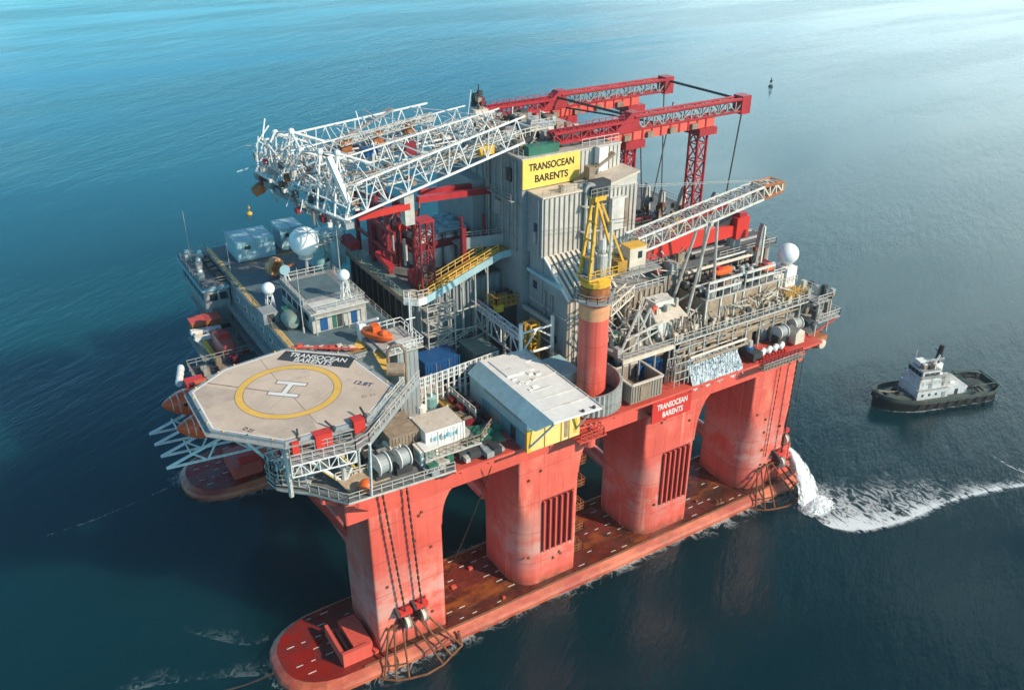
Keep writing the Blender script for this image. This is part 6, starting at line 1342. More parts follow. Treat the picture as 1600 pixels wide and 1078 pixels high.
mb = MB(); c = V((98.87, 88, 34.13)); mb.lathe((c.x, c.y, 30.62), [(0, 0), (.75, 0), (.75, 1.6), (0, 1.7)], 'blue', 12); mb.lathe((c.x, c.y, 32.3), [(.5, 0), (.5, 1.0), (0, 1.1)], 'pale_steel', 10); single(mb, 'chemical_drum', 'blue drum with a pale top between the netting and stern winches', 'drum')
mb = MB(); mb.box(98.0, 99.9, 86, 89.2, 30.6, 31.9, 'dark'); mb.box(99.5, 108.5, 84.9, 86.2, 28.9, 29.05, 'brown_steel'); mb.rail([(99.5, 84.9, 29.05), (108.5, 84.9, 29.05)], 'steel', 1.1, .7, .08); mb.rail([(99.5, 85.4, 29.6), (108.5, 85.4, 29.6)], 'maroon', .9, .9, .1); single(mb, 'edge_grating', 'dark grating box and hanging walkway below the row of white sacks', 'walkway')

# white panel cabin and A-frames near the pedestal
t = thing('panel_cabin', 'white panelled cabin on the brown deck between the A-frames and the trestle', 'cabin', (85.6, 92.5, 36.3))
mb = MB(); mb.box(82.6, 87.4, 91.4, 95.4, 36.32, 39.4, 'off_white', 'cream')
for x in (83.6, 85.4): mb.box(x - .06, x + .06, 91.34, 91.42, 36.4, 39.3, 'pale_steel')
mb.build('wall', t)
mb = MB(); mb.extr([(82.0, 91.0, 39.42), (82.0, 96, 41.2), (82.0, 96, 41.0), (82.0, 91.0, 39.2)], (5.8, 0, 0), 'cream'); mb.box(83, 86.6, 93, 95.6, 40.9, 41.7, 'off_white')
for i in range(14): mb.cbox((82.6 + rw.random() * 4.6, 92.4 + rw.random() * 3, 40.3), (rw.uniform(.3, 1.2), rw.uniform(.3, .9), rw.uniform(.5, 1.6)), rw.choice(['off_white', 'cream', 'hull_red', 'pale_steel']))
mb.box(82.3, 87.2, 95.5, 95.9, 36.4, 40.9, 'cream'); mb.build('roof', t)
t = thing('a_frame_stand', 'pale steel A-frames straddling the deck beside the red pedestal', 'frame', (79, 92, 36))
mb = MB()
for x in (78.4, 80.6): 
    mb.tube((x - 3.6, 90.8, 36.2), (x, 91.4, 42.2), .2, 'pale_steel'); mb.tube((x + 2.6, 90.8, 36.2), (x, 91.4, 42.2), .2, 'pale_steel'); mb.tube((x, 91, 36.2), (x, 91.4, 42.2), .16, 'pale_steel'); mb.tube((x - 2, 91, 38.8), (x + 1.2, 91.1, 38.8), .12, 'pale_steel')
mb.tube((75.5, 90.5, 38.6), (82.4, 90.5, 40), .2, 'pale_steel'); mb.tube((75, 90.8, 36.6), (82, 90.8, 38.4), .14, 'pale_steel'); mb.build('leg_frame', t)
mb = MB(); mb.box(74.4, 84.2, 89.4, 97.5, 35.7, 36.1, 'steel'); mb.box(74.3, 84.1, 89.2, 89.45, 35.5, 36.2, 'cream'); mb.rail([(74.4, 89.4, 36.1), (84, 89.4, 36.1)], 'pale_steel', 1.1, 1.3, .06); mb.build('deck', t)
mb = MB()
for x in (75, 78, 81, 83.8): mb.tube((x, 90, 30.6), (x, 90, 35.7), .18, 'steel')
mb.build('post', t)
mb = MB()
for i in range(40): mb.cbox((74.6 + rw.random() * 9, 91 + rw.random() * 5, 36.12), (rw.uniform(.3, 1.4), rw.uniform(.3, 1.2), rw.uniform(.3, 2.4)), rw.choice(['brown_steel', 'steel', 'cream', 'dark', 'pale_steel', 'wood', 'green']))
for i in range(40): x = 72.5 + rw.random() * 8; mb.tube((x, 92 + rw.random() * 3, 36.4 + rw.random() * 5), (x + rw.uniform(-2, 3), 92 + rw.random() * 3, 37 + rw.random() * 6), .1, rw.choice(['pale_steel', 'cream', 'brown_steel', 'off_white']), 5)
stuff(mb, 'pump_gear', 'pale and brown pump gear crowding the deck under the A-frames')
# lattice gangway linking pedestal and module
mb = MB(); mb.lattice((71.8, 90.6, 43.6), (79.6, 95.2, 43.2), 1.4, 1.5, 5, .13, .08, 'cream'); mb.tube((72, 91.5, 43), (76, 93, 37), .14, 'pale_steel'); mb.tube((74.5, 92.4, 43.4), (79, 94.6, 38), .14, 'pale_steel'); single(mb, 'gangway', 'cream lattice gangway between the red pedestal and the brown module', 'gangway')

# curved corrugated screen round the pedestal foot
cs = thing('curved_screen', 'curved grey-brown corrugated screen wrapped round the pedestal foot', 'screen', (PX, PY, 30.6))
mb = MB(); n = 40; ri, ro = 4.15, 4.4
prev = None
for i in range(n + 1):
    a = R(-155 + 190 * i / n); r = ro + (.16 if i % 2 else -.06)
    p = [(PX + r * math.cos(a), PY + r * math.sin(a), z) for z in (30.6, 33.6 + 1.6 * i / n)] + [(PX + ri * math.cos(a), PY + ri * math.sin(a), z) for z in (33.6 + 1.6 * i / n, 30.6)]
    if prev: mb.add(prev + p, [(0, 4, 5, 1), (1, 5, 6, 2), (2, 6, 7, 3), (3, 7, 4, 0)], 'steel')
    prev = p
mb.build('panel', cs)
mb = MB(); mb.lathe((PX, PY, 31.6), [(2.15, 0), (4.1, 0), (4.1, .2), (2.15, .2)], 'dark', 30); mb.tube((67.4, 87.5, 25.2), (67.4, 87.5, 30.7), .95, 'column_red', 14); mb.build('floor_ring', cs)

# ------------------------------------------------------------------ blue and white house on the deck edge
hs = thing('deckhouse', 'white-roofed deckhouse with blue side and yellow front on the deck edge', 'building', (59, 92, 30.6))
hx0, hx1, hy0, hy1, ez, rz = 54.6, 63.2, 84.3, 99.6, 35.2, 36.5
mb = MB(); mb.box(hx0, hx1, hy0 + .06, hy1, 30.3, ez, 'pale_blue'); mb.box(hx0 - .05, hx0 + .02, hy0 + .1, hy1 - 3.5, 30.3, 32.9, 'mid_blue'); mb.box(hx0 - .08, hx0 + .02, 87.0, 88.4, 30.5, 32.7, 'dark'); mb.box(hx0 - .07, hx0 + .02, 91, 93.6, 30.5, 32.6, 'wall_grey'); mb.build('side_wall', hs)
mb = MB(); mb.box(hx0, hx1, hy0 - .05, hy0 + .055, 30.2, 33.7, 'pale_yellow'); mb.box(hx0, hx1 - .3, hy0 - .05, hy0 + .055, 33.71, ez, 'white'); mb.box(hx0 - .06, hx0 + .5, hy0 - .12, hy0 + .3, 30.2, 33.7, 'yellow')
for x in (57.4, 60.1, 61.4): mb.box(x - .07, x + .07, hy0 - .11, hy0 - .04, 30.2, 33.7, 'ochre')
mb.box(60.6, 61.2, hy0 - .09, hy0 - .04, 30.6, 33.4, 'wood'); mb.box(62.2, 62.7, hy0 - .09, hy0 - .04, 30.8, 33.4, 'yellow'); mb.build('front_wall', hs)
mb = MB(); rx0, ry0, ry1 = 56.3, 80.6, 99.9
mb.extr([(rx0, ry0, rz), (64.2, ry0, rz - .25), (64.2, ry0, rz - .55), (rx0, ry0, rz - .3)], (0, ry1 - ry0, 0), 'white')
mb.box(rx0 + 1.0, rx0 + 5.4, 93.6, 98.8, rz - .05, rz + .12, 'white')
for yy in (83.6, 86.4, 91.4, 96.2): mb.box(rx0 + .1, rx0 + 7.7, yy, yy + .07, rz - .2, rz + .015, 'pale_steel')
mb.box(rx0 + 7.75, rx0 + 7.95, ry0, ry1, rz - .5, rz - .12, 'pale_steel'); mb.box(rx0 + 1.6, rx0 + 5.0, 88.6, 88.75, rz - .12, rz + .02, 'pale_steel')
r9 = random.Random(17)
for i in range(16): mb.cbox((rx0 + 1.4 + r9.random() * 4.6, 89 + r9.random() * 6.5, rz - .15), (r9.uniform(.2, .9), r9.uniform(.15, .6), r9.uniform(.18, .28)), r9.choice(['off_white', 'cream', 'white', 'white']))
for x in (61.2, 63.0): mb.ball((x, 81.0, rz - .05), .26, 'dark', 8)
mb.build('roof', hs)
mb = MB(); mb.extr([(rx0 + .02, ry0 + .02, rz + .02), (hx0 - .25, ry0 + 1.6, rz - 1.5), (hx0 - .25, ry1, rz - 1.5), (rx0 + .02, ry1, rz + .02)], (.25, 0, -.2), 'pale_blue'); mb.build('roof_slope', hs)
mb = MB(); mb.box(hx0 - .06, hx0 + .02, 85.6, 95.4, 34.3, 34.95, 'wall_grey'); mb.tube((hx0 + .3, hy0 - .1, 31), (57.2, 81.2, rz - .5), .14, 'pale_blue'); mb.tube((62.6, hy0 - .1, 31.4), (63.4, 81.6, rz - .6), .14, 'cream'); mb.build('strut', hs)
mb = MB()
for i in range(5): mb.obox((64 + i * .9, 88.3, 28.4), (63.4 + i * 1.0, 84.6, 31.4 - i * .2), .14, .14, 'hull_red')
mb.rail([(63.6, 84.4, 28.6), (67.6, 84.4, 28.6), (68, 87, 28.6)], 'hull_red', 1.2, 1, .08); mb.box(63.4, 68.2, 84.4, 88.3, 28.3, 28.5, 'hull_red'); single(mb, 'service_platform', 'red railed service platform hanging beside the yellow deckhouse front', 'platform')

# frames, fence and cargo between deckhouse and module
bf = thing('hatch_crane_frame', 'white truss runway with a portal standing behind the deckhouse roof', 'frame', (64, 104, 30.6))
A, B, C, D_ = V((63.4, 114, 39)), V((63.4, 99.8, 39)), V((68.8, 107.6, 39)), V((69.0, 99.8, 39))
mb = MB(); mb.lattice(A + V((0, 0, -.9)), B + V((0, 0, -.9)), .9, .9, 10, .12, .07, 'lattice_white', up=(0, 0, 1)); mb.flat_truss(A + V((0, 0, -4.2)), B + V((0, 0, -4.2)), 3.2, 5, .16, .13, 'lattice_white'); mb.obox(C, D_, .5, .6, 'pale_steel'); mb.tube(C + V((0, 0, -3.5)), D_ + V((0, 0, -3.2)), .14, 'pale_steel'); mb.build('runway', bf)
mb = MB()
for p in (B, D_): m1 = MB(); m1.tube((p.x, p.y, 30.6), (p.x, p.y, 40.6), .32, 'white', 8); m1.build('post', bf)
for y in (104.5, 109.5, 114): m1 = MB(); m1.tube((63.4, y, 30.6), (63.4, y, 38), .26, 'pale_steel', 8); m1.build('post', bf)
mb.tube(B, D_, .2, 'white'); mb.tube(B + V((0, 0, -3.6)), D_ + V((0, 0, -3.6)), .2, 'white'); mb.tube(B + V((0, 0, -3.6)), B.lerp(D_, .5), .16, 'white'); mb.tube(B.lerp(D_, .5), D_ + V((0, 0, -2)), .14, 'white'); mb.tube(B + V((.1, 0, -4)), B + V((.9, -1.6, -8)), .14, 'white'); mb.build('portal', bf)
t = thing('yellow_tower_frame', 'yellow lattice frame standing inside the white portal', 'frame', (67.2, 101.5, 30.6))
mb = MB(); mb.lattice((67.2, 101.8, 30.7), (67.2, 101.8, 38.6), 1.6, 1.6, 5, .24, .13, 'yellow', up=(0, 1, 0)); mb.box(65.6, 66.3, 102.2, 103, 30.7, 38.9, 'ochre'); mb.build('lattice', t)
t = thing('yellow_work_platform', 'ochre railed work platform tucked against the grey tower wall', 'platform', (67, 112, 38))
mb = MB(); mb.box(64.6, 70.0, 108.8, 112.6, 38.9, 39.3, 'ochre'); mb.box(64.4, 65.8, 108.6, 109.4, 38.4, 39.6, 'yellow'); mb.rail([(64.6, 112.6, 39.3), (64.6, 108.8, 39.3), (70, 108.8, 39.3)], 'ochre', 1.5, .9, .12)
for i in range(10): mb.cbox((65.4 + r9.random() * 4, 109.6 + r9.random() * 2.4, 39.3), (.9, .7, r9.uniform(.5, 1.4)), r9.choice(['ochre', 'brown_steel', 'dark', 'rust']))
mb.build('deck', t)
mb = MB()
for p in ((65, 109), (69.6, 109), (67.4, 111.5)): mb.tube((p[0], p[1], 33), (p[0], p[1], 38.9), .2, 'brown_steel')
mb.box(66, 69.8, 109.4, 112, 34.6, 38.8, 'dark'); mb.build('hanger', t)
# pipe rack fence
t = thing('rack_fence', 'tall white post-and-grid fence across the deck beside the blue tarpaulin', 'fence', (53.5, 101, 30.6))
mb = MB()
p, q = V((46.8, 100.4, 36.0)), V((60.6, 101.8, 36.0))
for i in range(15):
    e = p.lerp(q, i / 14); m1 = MB(); m1.obox((e.x, e.y, 30.6), (e.x, e.y, 36), .26, .26, 'lattice_white'); m1.build('post', t)
    if i < 14:
        f = p.lerp(q, (i + 1) / 14)
        for z in (34.6, 35.3, 36.0): mb.tube((e.x, e.y, z), (f.x, f.y, z), .08, 'lattice_white', 4)
        for k in range(1, 3): g = e.lerp(f, k / 3); mb.tube((g.x, g.y, 34.6), (g.x, g.y, 36), .05, 'lattice_white', 4)
for z in (32.4, 33.6): mb.tube((p.x, p.y, z), (q.x, q.y, z), .09, 'pale_steel', 4)
mb.build('grid', t)
# containers
def container(x0, x1, y0, y1, z0, z1, m, label, top=None, ribs=True, roof=None, cat='container', g='cargo containers on deck'):
    t = thing('cargo_container', label, cat, ((x0 + x1) / 2, (y0 + y1) / 2, z0), g)
    mb = MB(); mb.box(x0, x1, y0, y1, z0 + .02, z1, m, top or m)
    if ribs: mb.ribs('y', y0, x0 + .15, x1 - .15, z0 + .25, z1 - .2, .45, m, -1, .07, .2); mb.ribs('x', x0, y0 + .15, y1 - .15, z0 + .25, z1 - .2, .45, m, -1, .07, .2)
    for x in (x0, x1):
        for y in (y0, y1): mb.box(x - .12, x + .12, y - .12, y + .12, z0 + .01, z1 + .06, m)
    mb.build('body', t)
    mb = MB(); w = x1 - x0
    for k in (.3, .7): mb.tube((x0 + w * k, y0 - .1, z0 + .2), (x0 + w * k, y0 - .1, z1 - .2), .04, 'steel', 5)
    mb.build('door_bar', t); return t
ct = container(42.4, 48.0, 89.6, 94.2, 31.9, 34.6, 'white', 'white container with a rusty cream roof and scrawled dark lettering', 'cream')
text('TANKS CLEAN', (43.0, 89.50, 32.9), (1, 0, 0), (0, 0, 1), .9, 'mid_blue', ct, width=4.0, bold=.02) if 0 else None
mb = MB(); r8 = random.Random(6)
for i in range(16): x = 42.9 + i * .27; mb.box(x, x + .09 + r8.random() * .14, 89.46, 89.53, 32.9 + r8.random() * .3, 33.5 + r8.random() * .5, r8.choice(['mid_blue', 'wall_grey', 'pale_blue']))
mb.build('faded_marking', ct)
t = thing('container_stand', 'railed pale deck carrying the white container', 'platform', (46, 91, 30.6))
mb = MB(); mb.box(41.2, 49.6, 87.6, 95.4, 31.6, 31.88, 'pale_steel'); mb.rail([(41.2, 95, 31.9), (41.2, 87.7, 31.9), (49.5, 87.7, 31.9), (52.6, 90.2, 31.9)], 'wood', 1.2, 1.0, .08); mb.extr([(49.5, 87.9, 31.7), (53.4, 90.4, 31.7), (53.4, 91.8, 31.7), (49.5, 89.4, 31.7)], (0, 0, .15), 'pale_steel'); mb.build('deck', t)
mb = MB()
for p in ((41.5, 88), (45, 88), (49.3, 88), (49.3, 95)): mb.box(p[0] - .15, p[0] + .15, p[1] - .15, p[1] + .15, 30.6, 31.6, 'steel')
mb.build('post', t)
container(38.0, 42.6, 91.2, 96.6, 30.6, 34.4, 'brown_steel', 'tan ribbed container beside the helideck gangway', 'wood')
container(50.4, 56.0, 105.4, 109.4, 30.6, 35.0, 'blue', 'bright blue tarpaulined container behind the white grid fence', 'blue')
container(58.4, 62.4, 104.6, 110.2, 30.6, 34.6, 'grey_green', 'grey-green container under the white truss runway', 'grey_green')
container(47.6, 50.6, 101.4, 104, 30.6, 34.0, 'cream', 'cream box container standing against the white grid fence')
container(65.6, 68.6, 91.2, 97.4, 30.6, 33.0, 'off_white', 'pale low container between deckhouse and tower, under a grey lid')
mb = MB(); mb.box(65.7, 68.5, 92.0, 97.3, 33.35, 35.0, 'pale_steel', 'pale_steel'); mb.box(65.5, 68.7, 91.8, 97.4, 35.0, 35.15, 'pale_blue'); mb.box(66, 68, 92.4, 97, 33.05, 33.34, 'steel'); single(mb, 'lidded_box', 'grey-lidded box stacked on the pale low container', 'box')
container(78.4, 82.6, 90.2, 93.2, 30.6, 33.6, 'blue', 'blue container in shade behind the open brown skip', 'blue')
sk = thing('open_skip', 'open-topped brown ribbed skip at the deck edge above the red name board', 'skip', (76.8, 88.6, 30.6))
mb = MB(); x0, x1, y0, y1, z1 = 73.6, 79.4, 86.1, 91.4, 33.7
mb.box(x0, x1, y0, y0 + .2, 30.62, z1, 'corr_brown'); mb.box(x0, x1, y1 - .2, y1, 30.62, z1, 'corr_brown'); mb.box(x0, x0 + .2, y0 + .21, y1 - .21, 30.62, z1, 'corr_brown'); mb.box(x1 - .2, x1, y0 + .21, y1 - .21, 30.62, z1, 'corr_brown'); mb.box(x0 + .21, x1 - .21, y0 + .21, y1 - .21, 30.62, 31.4, 'brown_steel')
mb.ribs('y', y0, x0 + .1, x1 - .1, 30.8, z1 - .2, .5, 'corr_brown', -1, .1, .22); mb.ribs('x', x0, y0 + .1, y1 - .1, 30.8, z1 - .2, .5, 'corr_brown', -1, .1, .22); mb.build('body', sk)
mb = MB(); 
for a, b in (((x0, y0), (x1, y0)), ((x1, y0), (x1, y1)), ((x1, y1), (x0, y1)), ((x0, y1), (x0, y0))): mb.obox((*a, z1 + .1), (*b, z1 + .1), .36, .22, 'cream')
mb.box(75.2, 76.9, 85.93, 85.99, 31, 33.2, 'brown_steel'); mb.build('rim', sk)
# loose small cargo on the main deck
def rnd_cargo(name, label, cat, n, xr, yr, zr, mats, g=None, sz=(.5, 1.8)):
    mb = MB()
    for i in range(n): mb.cbox((rw.uniform(*xr), rw.uniform(*yr), 30.58), (rw.uniform(*sz), rw.uniform(*sz), rw.uniform(*zr)), rw.choice(mats))
    stuff(mb, name, label)
rnd_cargo('stowed_gear', 'dim clutter of stowed gear in the shaded well before the grey module', 'gear', 60, (46, 62), (103, 112), (.4, 2.6), ['dark', 'steel', 'wall_grey', 'black', 'green', 'brown_steel'])
rnd_cargo('hose_bundle', 'maroon and dark hoses heaped between the fence and deckhouse', 'gear', 22, (50.5, 54), (93, 100), (.4, 1.5), ['maroon', 'dark', 'black', 'brown_steel'])
rnd_cargo('dark_machinery', 'black and grey deck machinery behind the bow winches', 'machinery', 34, (31.5, 38), (90, 97), (.5, 2.6), ['dark', 'steel', 'black', 'pale_steel', 'wall_grey'])
rnd_cargo('edge_machinery', 'low grey machinery along the deck edge by the white cabin', 'machinery', 26, (40, 52), (86.2, 88.2), (.3, 1.1), ['steel', 'dark', 'pale_steel', 'green', 'wall_grey'])
rnd_cargo('aft_machinery', 'brown machinery behind the skip and curved screen', 'machinery', 30, (72, 84), (92, 96), (.6, 4.2), ['brown_steel', 'steel', 'dark', 'wood', 'green', 'wall_grey'])
for q, lab in (((45.13, 104.1, 31.6), 'pale blue water drum next to the helideck gangway'), ((46.01, 101.08, 31.6), 'navy and white drum at the foot of the stair tower'), ((48.91, 101.34, 31.6), 'teal drum between stair tower and fence')):
    mb = MB(); mb.lathe((q[0], q[1], 30.6), [(0, 0), (1.0, 0), (1.1, .3), (1.1, 1.5), (.8, 2.0), (0, 2.1)], 'blue' if 'navy' in lab else ('mid_blue' if 'pale' in lab else 'teal'), 12)
    if 'navy' in lab: mb.lathe((q[0] + .9, q[1] - .8, 30.6), [(0, 0), (.7, 0), (.7, 1.1), (0, 1.3)], 'white', 10)
    single(mb, 'liquid_drum', lab, 'drum', 'drums around the stair tower')
mb = MB(); mb.extr([(49.37, 92.68, 31), (49.69, 89.16, 31), (53, 87.11, 31), (52.92, 91.23, 31)], (0, 0, .6), 'green'); 
for i in range(14): q = V((47.59, 88, 32.42)).lerp(V((53.21, 90, 30.74)), r9.random()); mb.cbox((q.x, q.y + r9.random(), 30.6), (1.1, .9, r9.uniform(.8, 1.7)), r9.choice(['green', 'dark', 'green', 'wall_grey']))
single(mb, 'green_tarpaulin', 'dark green tarpaulin heaped on the deck edge before the deckhouse', 'tarpaulin')
mb = MB(); a, b = V((50.68, 101.19, 31)), V((50.9, 93.05, 31)); mb.obox(a, b, 1.6, .5, 'ochre'); mb.rail([a + V((1.2, .6, .3)), b + V((1.2, .6, .3))], 'pale_steel', 1.8, 1.5, .1); mb.obox(a + V((1.3, .6, 1)), b + V((1.3, .6, 1)), .1, 1.1, 'wall_grey'); single(mb, 'deck_bulwark', 'grey bulwark with an ochre kerb running towards the deckhouse', 'bulwark')
# teal vertical tanks behind the big radome
for i, (px, py, lab) in enumerate(((506, 405, 'tall teal vertical tank behind the large radome'), (525, 398, 'pale teal tank second from the large radome'))):

    q = [(45.46, 132.26, 41), (48.34, 133.61, 41)][i]
    mb = MB(); mb.lathe((q[0], q[1], 41), [(0, 0), (1.1, 0), (1.1, 4.2), (.7, 4.8), (0, 5)], 'teal' if i == 0 else 'pale_blue', 14); mb.rail([(q[0] - 1.2, q[1] - 1.2, 45.2), (q[0] + 1.2, q[1] - 1.2, 45.2), (q[0] + 1.2, q[1] + 1.2, 45.2)], 'pale_steel', 1, 1, .06); single(mb, 'vertical_tank', lab, 'tank', 'teal tanks behind the large radome', True)
t = thing('pale_equipment_frame', 'pale blue framed equipment beyond the large radome below the derrick', 'frame', (47.36, 133.82, 46)); c = V((47.88, 135.11, 44))
mb = MB(); mb.box(c.x - 3, c.x + 2.5, c.y - 1.5, c.y + 2, 41.02, 45.6, 'pale_blue'); mb.lathe((c.x - 3, c.y, 46.2), [(0, 0), (1.2, .2), (1.2, 4.4), (0, 4.6)], 'pale_blue', 12, (1, 0, 0)); mb.rail([(c.x - 3, c.y - 1.5, 45.6), (c.x + 2.5, c.y - 1.5, 45.6), (c.x + 2.5, c.y + 2, 45.6)], 'white', 1.2, .9, .08); mb.build('housing', t)
mb = MB(); c2 = V((46.08, 131.87, 41)); mb.box(c2.x - .6, c2.x + .6, c2.y - .5, c2.y + .5, 41.02, 43, 'off_white'); mb.box(c2.x - .8, c2.x + .6, c2.y - .6, c2.y + .6, 43, 43.3, 'dark'); mb.build('locker', t)

# ------------------------------------------------------------------ tug
tb = thing('tug_boat', 'dark green tug with a white wheelhouse and black mast standing off the stern', 'tug', (163.5, 94, 0))
T0 = V((148.66, 97.31, 0)); T1 = V((176.65, 88.57, 0)); 
tx = (T1 - T0).normalized(); ty = V((-tx.y, tx.x, 0)); TL = (T1 - T0).length; TW = 9.2
def TP(u, v, z): p = T0 + tx * u + ty * v; return (p.x, p.y, z * .80)
def hull_ring(z, k, sheer):
    out = []; n = 16
    def half(u):
        if u < .38: return (1 - (1 - u / .38) ** 2.3) ** .62
        if u > .86: return 1 - .45 * ((u - .86) / .14) ** 2
        return 1
    us = [(.5 - .5 * math.cos(math.pi * i / n)) for i in range(n + 1)]
    for u in us: out.append((u, -half(u) * TW / 2 * k))
    for u in us[::-1]: out.append((u, half(u) * TW / 2 * k))
    return [TP(TL * (u * .97 + .03 * (1 - k) + .0), v, z + sheer * (1.7 * max(0, 1 - u / .42) ** 1.7 + .35 * max(0, u - .8))) for u, v in out]
mb = MB(); rs = [hull_ring(-1.5, .88, 0), hull_ring(.3, .95, .2), hull_ring(1.5, 1, .9), hull_ring(1.9, 1, 1)]
mb.rings(rs[:3], 'tug_hull', cap1=False); mb.rings(rs[2:], 'rubber', cap0=False, cap1=False); mb.build('hull', tb, True)
mb = MB(); a = hull_ring(1.9, 1, 1); b = hull_ring(2.8, 1.01, 1); c = hull_ring(2.8, .96, 1); d = hull_ring(1.7, .95, 1)
mb.rings([a, b, c, d], 'tug_green', cap0=False, cap1=True, top='tug_green'); mb.build('bulwark', tb)
def tbox(mb, u0, u1, v0, v1, z0, z1, m, top=None, tap=0):
    vs = [TP(u, v, z) for z, k in ((z0, 0), (z1, tap)) for u, v in ((u0 + k, v0 + k), (u1 - k, v0 + k), (u1 - k, v1 - k), (u0 + k, v1 - k))]
    mb.add(vs, [(3, 2, 1, 0), (0, 1, 5, 4), (1, 2, 6, 5), (2, 3, 7, 6), (3, 0, 4, 7)], m); mb.add(vs[4:], [(0, 1, 2, 3)], top or m)
mb = MB(); tbox(mb, 8.0, 15.4, -3.1, 3.1, 1.75, 5.0, 'tug_white'); tbox(mb, 15.41, 20.4, -2.6, 2.6, 1.75, 4.2, 'tug_white'); tbox(mb, 8.4, 13.6, -2.7, 2.7, 5.0, 7.5, 'tug_white', None, .15); tbox(mb, 16, 19, -1.2, 1.8, 4.2, 5.2, 'pale_steel'); sup = mb.build('superstructure', tb)
mb = MB(); tbox(mb, 8.9, 12.8, -2.3, 2.3, 7.5, 10.0, 'tug_white', 'brown_steel', -.2); tbox(mb, 8.7, 13.0, -2.6, 2.6, 10.0, 10.2, 'white', 'wall_grey'); wh2 = mb.build('wheelhouse', tb)
mb = MB()
for i in range(4): mb = MB(); tbox(mb, 8.62, 8.72, -2.0 + i * 1.05, -1.15 + i * 1.05, 8.5, 9.6, 'glass'); mb.build('window', wh2)
for i in range(3): mb = MB(); tbox(mb, 9.3 + i * 1.2, 10.2 + i * 1.2, -2.56, -2.44, 8.5, 9.6, 'glass'); mb.build('window', wh2)
mb = MB()
for i in range(4): tbox(mb, 9 + i * 1.6, 9.5 + i * 1.6, -3.15, -3.08, 3.2, 3.9, 'dark')
tbox(mb, 13.9, 14.7, -3.16, -3.08, 1.9, 4, 'wall_grey'); tbox(mb, 17.4, 18.2, -2.66, -2.58, 1.9, 3.8, 'dark'); tbox(mb, 10.6, 11.4, -2.72, -2.6, 5.1, 7.0, 'wall_grey'); mb.build('door', sup)
mb = MB(); mb.tube(TP(13.4, 0, 9), TP(13.9, 0, 15.6), .62, 'black', 8, .5); mb.tube(TP(12.6, -.6, 11), TP(13.4, -.6, 13.4), .22, 'white'); tbox(mb, 12.6, 14.4, -1, 1, 8.9, 10.8, 'white'); mb.tube(TP(13.2, -1.4, 13.6), TP(13.8, 1.4, 13.6), .12, 'black'); mb.build('mast', tb)
mb = MB(); tbox(mb, 14.6, 15.6, -2.2, -1.2, 5, 8.2, 'pale_steel'); tbox(mb, 14.6, 15.6, 1.2, 2.2, 5, 8.2, 'dark'); mb.build('funnel', tb)
mb = MB()
for i in range(12): tbox(mb, 9.2 + random.random() * 3, 9.6 + random.random() * 3 + .4, -2 + random.random() * 3.4, -1.3 + random.random() * 3.4, 10.2, 10.8 + random.random() * .8, random.choice(['maroon', 'dark', 'white', 'brown_steel']))
mb.build('roof_lamp', wh2)
mb = MB(); mb.lathe(TP(5.6, -1.2, 3.0), [(0, 0), (.8, 0), (.8, .2), (.4, .2), (.4, 2.2), (.8, 2.2), (.8, 2.4), (0, 2.4)], 'dark', 12, tuple(ty)); tbox(mb, 4.8, 6.6, -1.6, 1.6, 2.2, 2.8, 'black'); tbox(mb, 2.6, 3.2, -.6, .6, 2.4, 3.6, 'dark'); mb.build('tow_winch', tb)
mb = MB()
for v in (-2.75, 2.75): mb.rail([TP(8.2, v, 6.3), TP(15.2, v, 6.3)], 'off_white', .8, 1, .05)
mb.rail([TP(8.9, -2.5, 12.8), TP(12.8, -2.5, 12.8)], 'off_white', .8, 1, .05)
for z in (6.3, 9.4): tbox(mb, 8.1, 15.3, -3.2, -2.6, z / .8 - 2.95, z / .8 - 2.85, 'steel')
mb.tube(TP(9.4, 1.5, 10.2), TP(9.4, 1.5, 14), .06, 'white', 5); mb.tube(TP(11.6, -1.5, 10.2), TP(11.6, -1.5, 13), .06, 'white', 5); mb.build('deck_rail', sup)
mb = MB()
for v in (-3.6, 3.6): mb.path([TP(20.8, v, 2), TP(21.2, v * .9, 4.4), TP(27.6, v * .75, 4.0), TP(29, v * .75, 2.4)], .12, 'tug_green')
mb.tube(TP(24, -3.4, 2.6), TP(24, 3.4, 2.6), .22, 'dark'); mb.path([TP(21.2, -3.2, 4.4), TP(21.2, 3.2, 4.4)], .14, 'green'); mb.path([TP(27.6, -2.7, 4.0), TP(27.6, 2.7, 4.0)], .14, 'green'); tbox(mb, 22, 24.6, -1.2, 1.4, 1.75, 3.0, 'dark'); mb.build('towing_arch', tb)
for v in (-1, 1):
    for i in range(8): mb = MB(); p = TP(8 + i * 2.3, v * (TW / 2 + .1), 1.35); mb.lathe(p, [(.2, -.14), (.5, -.14), (.5, .14), (.2, .14), (.2, -.14)], 'rubber', 10, tuple(ty)); mb.build('tyre_fender', tb)
mb = MB(); mb.lathe(TP(.5, -1.0, 3.3), [(0, 0), (.7, .2), (.7, 1.8), (0, 2)], 'rubber', 10, tuple(ty)); mb.build('bow_fender', tb)
mb = MB()
for u, v in ((3.4, -2.2), (3.4, 2.2), (7.2, -3.2), (7.2, 3.2), (21.4, -3.4), (21.4, 3.4), (27, -2.4), (27, 2.4)): mb = MB(); mb.tube(TP(u, v, 1.7), TP(u, v, 2.9), .2, 'dark', 8); mb.tube(TP(u + .5, v, 1.7), TP(u + .5, v, 2.9), .2, 'dark', 8); mb.tube(TP(u - .2, v, 2.3), TP(u + .7, v, 2.3), .12, 'dark', 8); mb.build('bollard', tb)
for v in (-1.9, 1.7): mb = MB(); mb.lathe(TP(16.2, v, 5.4), [(0, 0), (.35, .05), (.35, 1.1), (0, 1.15)], 'white', 10, tuple(tx)); mb.build('life_raft', tb)
mb = MB()
